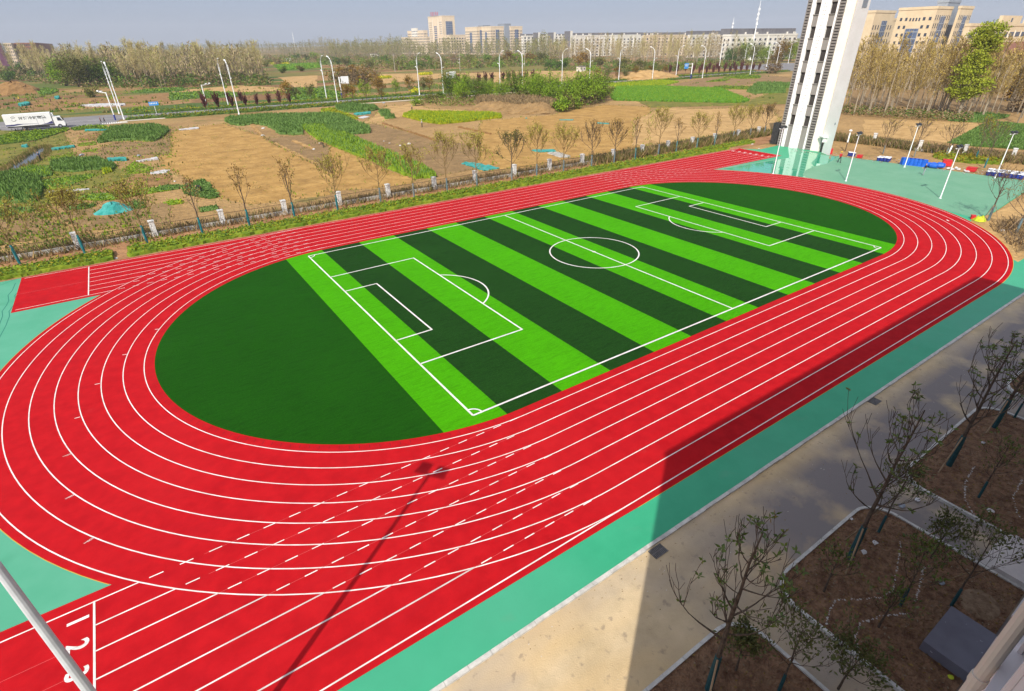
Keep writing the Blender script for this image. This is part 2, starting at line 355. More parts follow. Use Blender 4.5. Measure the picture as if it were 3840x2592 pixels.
g_lit = green('lime_tree_leaf', (0.19, 0.245, 0.010), (0.38, 0.41, 0.045), 0.35)
g_dry = green('dry_grass', (0.23, 0.155, 0.065), (0.40, 0.28, 0.13), 0.8)

# ground: parcels of ploughed soil, stubble and grass
def ground_mat():
    m = mat('field_earth', lin(142, 112, 70), lin(174, 140, 90), 0.05, rough=1.0, bump=0.9, bscale=1.6, detail=9, bdist=0.3)
    t, b = nodes_of(m); tc = t.nodes.new('ShaderNodeTexCoord')
    src = b.inputs['Base Color'].links[0].from_socket
    mp = t.nodes.new('ShaderNodeMapping'); mp.inputs['Scale'].default_value = (0.018, 0.05, 1); mp.inputs['Rotation'].default_value = (0, 0, 0.12)
    t.links.new(tc.outputs['Object'], mp.inputs[0])
    wn = t.nodes.new('ShaderNodeTexNoise'); wn.inputs['Scale'].default_value = 2.0; t.links.new(mp.outputs[0], wn.inputs['Vector'])
    ad = t.nodes.new('ShaderNodeMixRGB'); ad.blend_type = 'ADD'; ad.inputs[0].default_value = 0.35; t.links.new(mp.outputs[0], ad.inputs[1]); t.links.new(wn.outputs['Color'], ad.inputs[2])
    vo = t.nodes.new('ShaderNodeTexVoronoi'); vo.voronoi_dimensions = '2D'; vo.inputs['Scale'].default_value = 1.0; t.links.new(ad.outputs[0], vo.inputs['Vector'])
    sp = t.nodes.new('ShaderNodeSeparateColor'); t.links.new(vo.outputs['Color'], sp.inputs[0])
    rp = t.nodes.new('ShaderNodeValToRGB'); rp.color_ramp.interpolation = 'CONSTANT'; e = rp.color_ramp.elements
    e[0].position = 0; e[0].color = (*lin(150, 116, 74), 1); e[1].position = 0.22; e[1].color = (*lin(126, 94, 58), 1)
    for pos, c in ((0.38, lin(88, 98, 36)), (0.52, lin(120, 108, 52)), (0.66, lin(74, 94, 34)), (0.78, lin(112, 106, 50)), (0.9, lin(152, 120, 76))):
        q = e.new(pos); q.color = (*c, 1)
    t.links.new(sp.outputs[0], rp.inputs[0])
    # parcels only beyond the first ploughed fields
    sx = t.nodes.new('ShaderNodeSeparateXYZ'); t.links.new(tc.outputs['Object'], sx.inputs[0])
    mr = t.nodes.new('ShaderNodeMapRange'); mr.inputs['From Min'].default_value = 150; mr.inputs['From Max'].default_value = 192; t.links.new(sx.outputs[1], mr.inputs[0])
    x = t.nodes.new('ShaderNodeMixRGB'); t.links.new(mr.outputs[0], x.inputs[0]); t.links.new(src, x.inputs[1]); t.links.new(rp.outputs[0], x.inputs[2])
    # grass in patches everywhere
    gn = t.nodes.new('ShaderNodeTexNoise'); gn.inputs['Scale'].default_value = 0.09; gn.inputs['Detail'].default_value = 8; t.links.new(tc.outputs['Object'], gn.inputs['Vector'])
    gm = t.nodes.new('ShaderNodeMapRange'); gm.inputs['From Min'].default_value = 0.6; gm.inputs['From Max'].default_value = 0.68; gm.inputs['To Max'].default_value = 0.65; t.links.new(gn.outputs['Fac'], gm.inputs[0])
    y = t.nodes.new('ShaderNodeMixRGB'); t.links.new(gm.outputs[0], y.inputs[0]); t.links.new(x.outputs[0], y.inputs[1]); y.inputs[2].default_value = (*lin(96, 100, 40), 1)
    # fine clods and straw
    fn = t.nodes.new('ShaderNodeTexNoise'); fn.inputs['Scale'].default_value = 1.1; fn.inputs['Detail'].default_value = 8; fn.inputs['Roughness'].default_value = 0.75; t.links.new(tc.outputs['Object'], fn.inputs['Vector'])
    fm = t.nodes.new('ShaderNodeMapRange'); fm.inputs['From Min'].default_value = 0.3; fm.inputs['From Max'].default_value = 0.7; fm.inputs['To Min'].default_value = 0.62; fm.inputs['To Max'].default_value = 1.28; t.links.new(fn.outputs['Fac'], fm.inputs[0])
    z = t.nodes.new('ShaderNodeMixRGB'); z.blend_type = 'MULTIPLY'; z.inputs[0].default_value = 1; t.links.new(y.outputs[0], z.inputs[1]); t.links.new(fm.outputs[0], z.inputs[2])
    t.links.new(z.outputs[0], b.inputs['Base Color'])
    return m
m_ground = ground_mat()
def plot_mat(name, a, b, furrow=(0.8, 1.4, 1)):
    m = mat(name, a, b, 0.35, rough=1.0, bump=0.9, bscale=1.6, detail=9, bdist=0.25)
    mix_over(m, tuple(v*0.55 for v in a), 0.25, 0.5, 0.75, 0.55, detail=10)
    mix_over(m, tuple(v*0.62 for v in a), 1.9, 0.5, 0.72, 0.55, stretch=furrow, detail=10)
    mix_over(m, tuple(min(1, v*1.5) for v in b), 3.0, 0.66, 0.76, 0.7)
    return m
p_tan = plot_mat('plough_tan', lin(152, 116, 60), lin(182, 144, 82))
p_brown = plot_mat('plough_brown', lin(124, 99, 64), lin(150, 121, 80), (1.4, .8, 1))
p_pale = plot_mat('plough_pale', lin(164, 130, 80), lin(194, 158, 104))
p_red = plot_mat('plough_red', lin(128, 97, 58), lin(154, 118, 72), (1.2, .9, 1))
p_grass = plot_mat('rough_grass', lin(92, 98, 34), lin(134, 122, 52), (1, 1, 1))

# ------------------------------------------------------------------ ground, fields
gb = MB()
gb.face([(-2600, -600, 0), (4200, -600, 0), (4200, 4200, 0), (-2600, 4200, 0)])
tag(gb.build('ground', m_ground), kind='structure')
def zpoly(ox, oy, sc, pts, z=0.0): return [G(ox+x*sc, oy+y*sc, z).to_2d() for x, y in pts]
A_ = (0, 470, 640/1895); B_ = (600, 400, 640/1895); C_ = (1200, 350, 640/2324); D_ = (1800, 300, 640/2324)
E_ = (2440, 0, 640/2324); F_ = (1840, 60, 640/2324); Q_ = (3240, 400, 600/2092); R_ = (3040, 0, 800/2324); H_ = (0, 100, 640/2324); I_ = (640, 100, 640/2324); J_ = (1240, 30, 640/2324)
NPL = [0]; FRINGE = []
def plot(zz, z, m, pts):
    NPL[0] += 1; P = zpoly(*zz, pts); out = []; R = random.Random(NPL[0]); n = len(P)
    for i in range(n):
        a, c = P[i], P[(i+1) % n]; L = (c-a).length; k = max(1, min(40, int(L/2.5))); d = (c-a)/k; nn = Vector((-d.y, d.x)).normalized() if L > 0 else Vector((0, 0)); w = 0
        for j in range(k):
            out.append(a+d*j+nn*w); w = w*.7+R.uniform(-.35, .35)*(1 if L/k < 6 else 2.5)
    FRINGE.append(out)
    return sheet('field_plot', out, 0.006+0.003*NPL[0], m)
plot(B_, 0.012, p_tan, ((0, 640), (20, 340), (250, 240), (720, 190), (1120, 320), (1440, 510), (1760, 680), (1895, 760), (1895, 980), (1000, 1090), (660, 1010), (520, 850), (240, 770), (50, 690)))
plot(C_, 0.012, p_tan, ((0, 650), (280, 770), (700, 940), (1060, 1100), (1300, 1180), (1240, 1230), (700, 1300), (100, 1340), (-400, 1420), (-420, 900)))
plot(C_, 0.016, p_brown, ((130, 500), (480, 470), (700, 400), (1440, 600), (1960, 690), (2324, 820), (2324, 1000), (1600, 1120), (1560, 1090), (1000, 830), (500, 620)))
plot(B_, 0.016, p_brown, ((1170, 350), (1480, 325), (1640, 320), (1895, 460), (1895, 740), (1740, 650), (1420, 500)))
plot(D_, 0.020, p_tan, ((0, 560), (300, 540), (700, 500), (1000, 480), (1300, 400), (1700, 340), (2324, 370), (2324, 880), (2150, 950), (1300, 1060), (600, 1200), (0, 1250)))
plot((2400, 300, 640/2324), 0.024, p_pale, ((-100, 560), (300, 380), (900, 400), (1400, 380), (1800, 400), (1900, 520), (1800, 760), (1300, 700), (400, 860), (-100, 900)))
plot(C_, 0.020, p_pale, ((900, 180), (1380, 130), (1480, 210), (2324, 240), (2324, 275), (1350, 250), (1130, 320), (480, 470), (700, 330)))
plot(Q_, 0.020, p_pale, ((0, 170), (700, 190), (1100, 195), (1540, 235), (1400, 320), (1100, 480), (700, 430), (0, 400)))
plot(A_, 0.012, p_red, ((790, 690), (900, 620), (1300, 560), (1895, 545), (1895, 660), (1500, 690), (1000, 770), (830, 720)))
plot(A_, 0.016, p_brown, ((0, 1040), (120, 1020), (430, 980), (700, 1150), (720, 1230), (0, 1330)))
plot(A_, 0.012, p_brown, ((640, 1000), (800, 950), (1895, 860), (1895, 1100), (900, 1180)))
plot(A_, 0.020, p_brown, ((980, 320), (1080, 290), (1240, 190), (1700, 190), (1895, 90), (1895, 330), (1500, 330), (1200, 370), (960, 350)))
plot(A_, 0.016, p_red, ((870, 130), (1200, 65), (1130, 150), (900, 185)))
plot(A_, 0.008, p_grass, ((-200, 60), (700, 60), (830, 330), (1300, 480), (1500, 560), (900, 800), (-100, 1020), (-300, 600)))
plot(E_, 0.012, p_brown, ((300, 1150), (900, 1040), (1500, 1020), (1930, 1060), (1900, 1140), (1400, 1140), (1000, 1210), (400, 1190)))
plot(E_, 0.008, p_grass, ((-200, 1380), (900, 1400), (1350, 1370), (1900, 1180), (1900, 1420), (0, 1470)))
plot(R_, 0.012, p_brown, ((420, 820), (1500, 860), (2324, 980), (2400, 1240), (1450, 1200), (420, 1140)))
plot(H_, 0.012, p_red, ((300, 1040), (700, 980), (1400, 970), (2324, 900), (2324, 1020), (1300, 1050), (700, 1130), (300, 1170)))
plot(I_, 0.012, p_pale, ((0, 880), (900, 800), (1500, 830), (1600, 880), (800, 900), (0, 930)))
plot(I_, 0.016, p_pale, ((1450, 690), (2000, 665), (2000, 820), (1700, 830)))
plot(J_, 0.016, p_pale, ((600, 900), (1200, 900), (2324, 880), (2324, 960), (1500, 960), (900, 1010), (560, 1060)))
plot(F_, 0.016, p_pale, ((0, 770), (700, 750), (1500, 750), (1550, 830), (1000, 900), (400, 960), (0, 900)))
pond = zpoly(*A_, ((-150, 560), (0, 530), (100, 460), (200, 390), (330, 310), (400, 260), (480, 240), (560, 250), (500, 330), (430, 400), (330, 440), (200, 520), (60, 548), (-150, 590)))
sheet('pond', pond, 0.085, m_water)
b = MB(); R_p = random.Random(2)
for i in range(len(pond)):
    a, c = pond[i], pond[(i+1) % len(pond)]
    for k in range(int((c-a).length*26)):
        p = a.lerp(c, R_p.random())+Vector((R_p.gauss(0, .35), R_p.gauss(0, .35))); hh = R_p.uniform(.2, .9); b.face([(p.x-.08, p.y, .02), (p.x+.08, p.y, .02), (p.x+R_p.uniform(-.2, .2), p.y, hh)], R_p.choice((0, 0, 1)))
tag(b.build('reeds', [g_olive, g_dry]), 'reeds and rough grass around the pond edge', 'reeds', kind='stuff')

# ------------------------------------------------------------------ running track
LW, RI, S0 = 1.22, 18.35, 21.76
ROUT = 27.25; RTURF = 17.72
def stadium(r, n=72): return arc(S0, 0, r, -PI/2, PI/2, n)+arc(-S0, 0, r, PI/2, 3*PI/2, n)
sheet('teal_apron', [(-75, -29.0), (45.5, -29.0), (45.5, -26.2), (30.5, -26.2), (36, -20.0), (43.2, -18.1), (47.6, -18.6), (71.8, -16.5), (70.9, -12), (70.8, -4), (70.2, 1.5), (70.0, 6.0), (69.2, 10.5), (68.6, 13), (71.5, 16), (71.5, 24.4), (64.4, 24.0), (62.2, 27.2), (-75, 27.2)], 0.10, m_teal, thick=0.10)
b = MB()
ob = stadium(ROUT); ib = stadium(RTURF-0.02); n = len(ob)
for i in range(n):
    j = (i+1) % n
    b.face([(*ib[i], 0.106), (*ob[i], 0.106), (*ob[j], 0.106), (*ib[j], 0.106)])
tag(b.build('running_track', m_red), kind='structure')
# sprint straights beyond the oval
def strip_outside(poly):                        # sprint strip whose inner end follows the oval's outer edge
    return poly
def ring_x(y, side): return side*(S0+math.sqrt(max(0, ROUT**2-y*y)))
ys = [17.82+(ROUT-0.02-17.82)*i/20 for i in range(21)]
sheet('sprint_straight', [(-48.65, 17.82), *[(ring_x(y, -1)+0.02, y) for y in ys], (-48.65, ROUT-0.02)], 0.1085, m_red)
sheet('sprint_straight', [(ring_x(y, 1)-0.02, y) for y in ys]+[(62.6, ROUT-0.02), (61.9, 17.82)], 0.1085, m_red)
sheet('sprint_straight', [(-75, -17.82), (-75, -ROUT+0.15)]+[(ring_x(y, -1)+0.02, -y) for y in reversed(ys)], 0.1085, m_red)
# turf
turf = stadium(RTURF)
def clip(poly, x0, x1):
    def half(p, f, sgn):
        out = []
        for i in range(len(p)):
            a, c = p[i], p[(i+1) % len(p)]; da, dc = sgn*(a[0]-f), sgn*(c[0]-f)
            if da >= 0: out.append(a)
            if da*dc < 0:
                t = da/(da-dc); out.append((a[0]+(c[0]-a[0])*t, a[1]+(c[1]-a[1])*t))
        return out
    return half(half(poly, x0, 1), x1, -1)
edges = [-26.6, -22.72, -18.6, -14.5, -10.33, -6.4, -2.3, 1.83, 6.03, 10.15, 14.4, 18.5, 22.72, 26.6]
sheet('turf_end', clip(turf, -60, edges[0]), 0.115, m_tdark)
sheet('turf_end', clip(turf, edges[-1], 60), 0.115, m_tdark)
lt = MB(); dk = MB()
for i in range(13):
    (lt if i % 2 == 0 else dk).face([(x, y, 0.115) for x, y in clip(turf, edges[i], edges[i+1])])
tag(lt.build('turf_light_stripes', m_tlight), kind='structure'); tag(dk.build('turf_dark_stripes', m_tmid), kind='structure')

# track lines
LZ = 0.111
b = MB()
def ln(b, pts, w, z, closed=False):
    n = len(pts); P = [Vector((p[0], p[1])) for p in pts]; L = []; Rr = []
    for i in range(n):
        if closed: d = P[(i+1) % n]-P[(i-1) % n]
        else: d = P[min(i+1, n-1)]-P[max(i-1, 0)]
        d.normalize(); nn = Vector((-d.y, d.x))*(w/2); L.append(P[i]+nn); Rr.append(P[i]-nn)
    for i in range(n if closed else n-1):
        j = (i+1) % n
        b.face([(Rr[i].x, Rr[i].y, z), (Rr[j].x, Rr[j].y, z), (L[j].x, L[j].y, z), (L[i].x, L[i].y, z)])
for k in range(8): ln(b, stadium(RI+k*LW, 96), 0.056, LZ, True)
tag(b.build('lane_lines', m_line), kind='structure')
b = MB()
R7 = RI+7*LW
dashes = MB()
for k in range(8):
    y = RI+k*LW
    xo = S0+math.sqrt(max(0, R7**2-y*y))
    # far-left, far-right, near-left
    for sx, sy, xend in ((-1, 1, -43.3), (1, 1, 61.7), (-1, -1, -75)):
        if k == 0 and sy > 0 and sx < 0: xe = -48.4
        elif k == 7 and sy > 0 and sx < 0: xe = -48.4
        elif k in (0, 7) and sx > 0: xe = 62.0
        elif sx > 0: xe = 58.8
        elif sy < 0: xe = -42.96 if k != 0 else -75
        else: xe = xend
        xs = sx*xo
        if k < 7 or True:
            ln(b, [(min(xs, xe), sy*y), (max(xs, xe), sy*y)] if abs(xe) > abs(xs) else [(xs, sy*y), (xs+sx*0.01, sy*y)], 0.06, LZ+0.004)
        x = xo-0.35
        while x > S0+1.0 and k < 7:
            ln(dashes, [(sx*x, sy*y), (sx*(x-0.52), sy*y)], 0.055, LZ+0.008)
            x -= 1.13
ln(b, [(-S0, -R7), (-75, -R7)], 0.06, LZ+0.006)
ln(b, [(S0, R7), (62.0, R7)], 0.06, LZ+0.006); ln(b, [(-S0, R7), (-48.4, R7)], 0.06, LZ+0.006)
ln(b, [(-42.96, -RI+0.03), (-42.96, -R7)], 0.075, LZ+0.012)
ln(b, [(-43.3, RI-0.03), (-43.3, R7+0.03)], 0.085, LZ+0.012)
ln(b, [(58.8, RI-0.03), (58.8, R7+0.03)], 0.075, LZ+0.012)
ln(b, [(62.35, R7+0.05), (61.95, 17.9)], 0.05, LZ+0.012)
tag(b.build('sprint_lines', m_line), kind='structure'); tag(dashes.build('sprint_dashes', m_line), kind='structure')
b = MB()
faint = mat('faded_line', (0.62, 0.13, 0.13))
for y in (-20.2, -21.42, -22.64, -23.86): ln(b, [(-43.1, y), (-75, y)], 0.012, LZ+0.004)
for k in range(7): ln(b, [(-39, -RI-k*LW), (-24, -RI-k*LW)], 0.012, LZ+0.004)
ln(b, [(-43.5, 22.4), (-48.6, 22.4)], 0.03, LZ+0.004); ln(b, [(-43.5, 26.0), (-48.6, 26.0)], 0.015, LZ+0.004)
tag(b.build('setting_out_lines', faint), kind='structure')
b = MB()
for q0, q1 in (((-38.98, 7.22), (-38.72, 7.10)), ((-41.23, 4.07), (-40.95, 3.98)), ((-42.89, 0.6), (-42.6, 0.55)), ((-43.9, -3.11), (-43.62, -3.13))):
    ln(b, [q0, q1], 0.06, LZ+0.004)
ln(b, [(40.15, -16.85), (40.5, -16.5)], 0.16, LZ+0.010)
tag(b.build('lane_ticks', m_line), kind='structure')
for (x, y), rz in (((-44.16, -6.9), PI+0.15), ((-43.94, -10.77), PI+0.3), ((-43.16, -14.56), PI+0.45)):
    tag(text_mesh('200m', 'distance_mark', m_line, 0.17, Matrix.Translation((x, y, LZ+0.004)) @ Matrix.Rotation(rz, 4, 'Z')), kind='structure')
b = MB()
for i in range(220):
    p = i/220*2*PI
s = 0.0
per = stadium(RTURF+0.26, 60); a_ = 0
acc = 0.0
for i in range(len(per)):
    p0 = Vector(per[i]); p1 = Vector(per[(i+1) % len(per)]); L = (p1-p0).length; 
    t = 0.55-acc
    while t < L:
        p = p0.lerp(p1, t/L); d = (p1-p0).normalized(); nn = Vector((-d.y, d.x))
        ln(b, [p-nn*0.13+d*0.03, p+nn*0.13-d*0.03], 0.025, LZ)
        t += 0.55
    acc = L-(t-0.55)
tag(b.build('drain_slots', m_darkred), kind='structure')
for i in range(7):
    y = -(RI+LW*(i+0.5))
    tag(text_mesh(str(i+1), 'lane_number', m_line, 0.98, Matrix.Translation((-43.52, y, LZ+0.004)) @ Matrix.Rotation(-PI/2, 4, 'Z'), bold=0.02), kind='structure')
    tag(text_mesh(str(i+1), 'lane_number', m_line, 0.98, Matrix.Translation((59.55, -y, LZ+0.004)) @ Matrix.Rotation(PI/2, 4, 'Z'), bold=0.03), kind='structure')
# overspray rim between red and teal/turf
b = MB()
ln(b, arc(-S0, 0, ROUT+0.015, PI*0.774, PI*1.2255, 80), 0.025, 0.1065)
ln(b, arc(S0, 0, ROUT+0.015, -PI/2, PI*0.225, 80), 0.03, 0.1065)
ln(b, [(-S0, -ROUT-0.005), (S0, -ROUT-0.005)], 0.016, 0.1065)
tag(b.build('overspray_rim', m_yel), kind='structure')

# pitch lines
PL, PW = 24.445, 16.643
b = MB(); PZ = 0.122; W_ = 0.13
def seg(*pts): ln(b, pts, W_, PZ)
seg((-PL, -PW), (PL, -PW)); seg((-PL, PW), (PL, PW))
b2 = b
b = MB(); PZ = 0.126
seg((-PL, -PW), (-PL, PW)); seg((PL, -PW), (PL, PW)); seg((0, -PW), (0, PW))
for s in (-1, 1):
    seg((s*PL, -9.56), (s*(PL-8.57), -9.56)); seg((s*PL, 9.56), (s*(PL-8.57), 9.56))
    seg((s*PL, -5.52), (s*(PL-2.97), -5.52)); seg((s*PL, 5.52), (s*(PL-2.97), 5.52))
for q in b.v and [0]: pass
b3 = b
b = MB(); PZ = 0.130
for s in (-1, 1):
    seg((s*(PL-8.57), -9.62), (s*(PL-8.57), 9.62)); seg((s*(PL-2.97), -5.58), (s*(PL-2.97), 5.58))
    cx = s*(PL-6.2); rr = 4.55; a0 = math.acos((8.57-6.2)/rr)
    ln(b, arc(cx, 0, rr, (PI-a0 if s > 0 else -a0), (PI+a0 if s > 0 else a0), 32), W_, PZ+0.003)
    for t in (-1, 1):
        st = {(-1, -1): 0, (1, -1): PI/2, (1, 1): PI, (-1, 1): 1.5*PI}[(s, t)]
        ln(b, arc(s*PL, t*PW, 0.62, st, st+PI/2, 10), 0.1, PZ+0.003)
ln(b, arc(0, 0, 4.55, 0, 2*PI, 72)[:-1], W_, PZ+0.003, True)
ln(b, arc(0, 0, 0.09, 0, 2*PI, 10)[:-1], 0.18, PZ+0.006, True)
for q in (b2, b3):
    o = len(b.v); b.v += q.v; b.f += [tuple(i+o for i in t) for t in q.f]; b.m += q.m
tag(b.build('pitch_lines', m_line), kind='structure')
b = MB(); m_tyre = mat('tyre_scuff', (0.020, 0.17, 0.12))
for off in (0, 26):
    pts = [G(x+off, y, .1).to_2d() for x, y in ((58, 1062), (46, 1090), (30, 1108), (33, 1128), (24, 1146), (8, 1168), (10, 1185), (-4, 1222), (-30, 1270))]
    ln(b, pts, .06, .1045)
for q0 in (((-40, 1085), (80, 1040)), ): ln(b, [G(*q0[0], .1).to_2d(), G(*q0[1], .1).to_2d()], .05, .1048)
tag(b.build('tyre_marks', m_tyre), kind='structure')
# wet, freshly coated part of the apron in front of the tower
sheet('wet_coating', [G(*p, 0.104).to_2d() for p in ((2712, 633), (2960, 592), (2955, 551), (3112, 587), (3150, 585), (3098, 615), (3050, 625), (3020, 640), (3010, 655), (3030, 672), (3090, 684), (3060, 680), (2960, 664), (2830, 646), (2730, 637))], 0.1046, m_wet)
sheet('teal_apron', [(34, 20.5), (39, 15), (47.5, -6), (44, -17.9), (47.6, -18.55), (71.8, -16.45), (70.85, -12), (70.75, -4), (70.15, 1.5), (69.9, 6.0), (69.1, 10.5), (68.5, 13), (69, 14.5)], 0.1022, m_tealp)
sheet('teal_apron', [(-75, -20), (-40, -20), (-40, 27.15), (-75, 27.15)], 0.1022, m_teall)

# ------------------------------------------------------------------ school road, kerbs, planters, building
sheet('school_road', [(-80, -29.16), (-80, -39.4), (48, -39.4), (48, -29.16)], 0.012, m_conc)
b = MB()
x = -75.0
while x < 45.4:
    L = 0.98 + rnd.uniform(-.03, .03); j = rnd.uniform(-.015, .015)
    b.box(x, -29.17+j, 0, x+L-0.012, -29.0, 0.118+rnd.uniform(-.008, .008)); x += L
tag(b.build('apron_kerb', m_kerb), kind='structure')
def rbed(x0, x1, y0, y1, r, rl=True, rr=True):
    """bed outline, front (towards the track) at y1, with rounded front corners"""
    p = [(x0, y0)]
    if rl: p += [(q[0], q[1]) for q in arc(x0+r, y1-r, r, PI, PI/2, 8)]
    else: p += [(x0, y1)]
    if rr: p += [(q[0], q[1]) for q in arc(x1-r, y1-r, r, PI/2, 0, 8)]
    else: p += [(x1, y1)]
    return p+[(x1, y0)]
beds = [rbed(-34, -22.55, -39.1, -33.2, 1.2, False), rbed(-20.5, -12.5, -39.1, -33.2, 1.25), rbed(-9.72, 0.9, -39.1, -33.25, 1.25), rbed(3.6, 30, -39.1, -33.3, 1.25)]
for bd in beds:
    sheet('planter_soil', bd, 0.09, m_soil, thick=0.08)
    b = MB(); P = bd
    for i in range(len(P)-1):
        a0 = Vector(P[i]); a1 = Vector(P[i+1]); L = (a1-a0).length; k = max(1, round(L/0.95)); d = (a1-a0)/k; nn = Vector((d.y, -d.x)).normalized()*-1
        for q in range(k):
            s0 = a0+d*q; s1 = a0+d*(q+1)-d.normalized()*(0.012 if k > 1 else 0.0); h = 0.155+rnd.uniform(-.006, .006)
            b.prism([s0+nn*0.07, s1+nn*0.07, s1-nn*0.06, s0-nn*0.06], 0.0, h)
    tag(b.build('planter_kerb', m_kerb), kind='structure')
# litter of dead leaves and clods on the beds
b = MB()
for bd, nn_ in zip(beds, (900, 1500, 1300, 400)):
    xs = [p[0] for p in bd]; 
    for i in range(nn_):
        x, y = rnd.uniform(min(xs), max(xs)), rnd.uniform(-39.1, -33.2)
        if inpoly(x, y, bd):
            a = rnd.uniform(0, 2*PI); b.leaf((x, y, 0.095+rnd.random()*.05), (math.cos(a), math.sin(a), rnd.uniform(-.1, .4)), rnd.uniform(.06, .15), .06, rnd.choice((0, 0, 1, 2, 2)))
tag(b.build('leaf_litter', [m_leafb, mat('pale_litter', (0.22, 0.17, 0.11)), m_soil]), kind='stuff', label='brown leaf litter and clods on the planter soil', cat='leaf litter')
b = MB()
def chalk(pts):
    for i in range(len(pts)-1):
        a0, a1 = pts[i], pts[i+1]; L = (a1-a0).length; n = int(L/0.07)
        for q in range(n):
            if rnd.random() < 0.25: continue
            p = a0.lerp(a1, q/n)+Vector((rnd.uniform(-.03, .03), rnd.uniform(-.03, .03))); s = rnd.uniform(.02, .055)
            b.face([(p.x+s*math.cos(t+q), p.y+s*math.sin(t+q), 0.098+0.0004*(q % 7)) for t in (0, 1.4, 2.7, 4.4)])
Z8 = (2340, 1192, .8923)
chalk(zpoly(*Z8, ((1160, 950), (1140, 1090), (1130, 1150), (1080, 1180), (980, 1190), (890, 1190), (860, 1240), (845, 1300))))
chalk(zpoly(*Z8, ((1260, 1040), (1235, 1150), (1215, 1220)))); chalk(zpoly(*Z8, ((1190, 1250), (1080, 1260), (990, 1290), (970, 1350), (985, 1420))))
chalk(zpoly(*Z8, ((1470, 630), (1430, 700), (1430, 770), (1470, 840), (1500, 860)))); chalk(zpoly(*Z8, ((1670, 690), (1630, 760), (1650, 830), (1681, 860))))
tag(b.build('chalk_marks', m_chalk), kind='structure')
# entrance landing with steps
b = MB(); b.box(-12.42, -39.15, 0, -9.78, -37.9, 0.34); b.box(-12.42, -37.9, 0, -9.78, -37.55, 0.17)
tag(b.build('entrance_step', mat('step_concrete', lin(178, 170, 165), lin(198, 190, 182), 1.0)), 'pale concrete entrance step between the two planted beds', 'steps')
b = MB(); b.box(-18.43, -39.14, 0.05, -16.08, -37.74, 0.55)
tag(b.build('concrete_cover', m_cfloor), 'grey coated concrete slab with white paint spots beside the school wall', 'slab')
b = MB(); b.lathe([(0.62, 0), (0.5, 0.03), (0.3, 0.06), (0.05, 0.07)], (-14.6, -38.3, 0.085), 24)
for i, v in enumerate(b.v): b.v[i] = (-14.6+(v[0]+14.6)*1.3+rnd.uniform(-.03, .03), v[1]*1.0, v[2])
tag(b.build('sand_heap', mat('pale_sand', lin(104, 82, 62), lin(140, 118, 94), 4.0, rough=1, bump=.6)), 'low pale sand heap on the planter soil near the school wall', 'sand')
def grate(c, lab):
    r = empty('drain_grate', (c[0], c[1], 0.016), lab, 'drain', 'storm drains along the school road')
    q = MB(); q.box(-.38, -.24, 0, .38, .24, .006); q.build('drain_pit', m_blk, r)
    q = MB()
    for i in range(11): q.box(-.36+i*.068, -.22, .008, -.335+i*.068, .22, .03)
    for y in (-.24, -.01, .22): q.box(-.38, y, .010, .38, y+.02, .034)
    q.build('bars', mat('cast_iron', (.16, .15, .14), (.24, .23, .22), 8, rough=.7, metal=.3), r)
grate((-22.8, -29.46), 'iron drain grate at the edge of the building shadow'); grate((-3.9, -29.42), 'iron drain grate by the kerb in shade, farther along the road')
# school building (throws the long shadow); only its wall edge and downpipe are in view
bx0, bx1, by, bh = -37.15, 3.75, -39.22, 20.55
r = empty('school_building', (-16, by, 0), 'pale school building with white downpipe at the lower right corner', 'building')
def part(q, name, m, root): 
    o = root.location
    q.v = [(v[0]-o.x, v[1]-o.y, v[2]-o.z) for v in q.v]
    return q.build(name, m, root)
q = MB()
xs = [bx0]; 
wins = [x for x in [bx0+2.6+3.4*i for i in range(12)] if x < bx1-2]
q.box(bx0, by-13, 0, bx1, by-0.30, bh); 
zf = [0.0]+[3.3*i+0.95 for i in range(6)]
for fl in range(6):
    z0, z1 = 3.3*fl+0.95, 3.3*fl+2.75; zb = 0 if fl == 0 else 3.3*(fl-1)+2.75
    q.box(bx0, by-0.30, zb, bx1, by, z0)
    px_ = bx0
    for wx in wins: q.box(px_, by-0.30, z0, wx-0.9, by, z1); px_ = wx+0.9
    q.box(px_, by-0.30, z0, bx1, by, z1)
q.box(bx0, by-0.30, 3.3*5+2.75, bx1, by, bh)
part(q, 'wall', m_facade, r)
for fl in range(6):
    z0, z1 = 3.3*fl+0.95, 3.3*fl+2.75
    for wx in wins:
        q = MB(); q.box(wx-.9, by-.28, z0, wx+.9, by-.2, z1); o = part(q, 'window', m_glass, r)
        q = MB(); 
        for (a, c, e, g) in ((-.9, -.82, z0, z1), (.82, .9, z0, z1), (-.04, .04, z0, z1)): q.box(wx+a, by-.2, e, wx+c, by-.14, g)
        q.v = [(v[0]-r.location.x, v[1]-r.location.y, v[2]) for v in q.v]
        fr = q.build('frame', m_white, o)
        q = MB(); q.box(wx-1.0, by-.1, z0-.1, wx+1.0, by+.07, z0-0.003); part(q, 'sill', m_facade, r)
q = MB(); px_, py_ = -31.35, by+0.135
q.tube([(px_, py_, 0.1), (px_, py_, bh-.2)], 0.062, 12)
part(q, 'downpipe', m_pvc, r)
for z in (1.5, 4.2, 6.9, 9.6, 12.3, 13.85, 15.4, 18.1):
    q = MB(); q.tube([(px_, py_, z-.06), (px_, py_, z+.06)], 0.072, 12); q.box(px_-.02, by+.003, z-.02, px_+.02, py_-.06, z+.02); part(q, 'pipe_collar', m_pvc, r)
q = MB()
for x in (-31.05, -30.6, -32.6): q.box(x, by+0.002, 0.0, x+0.12, by+0.035, bh-.1)
q.box(bx0-.05, by+0.002, bh-.35, bx1, by+0.10, bh-.05)
part(q, 'wall_moulding', m_facade, r)

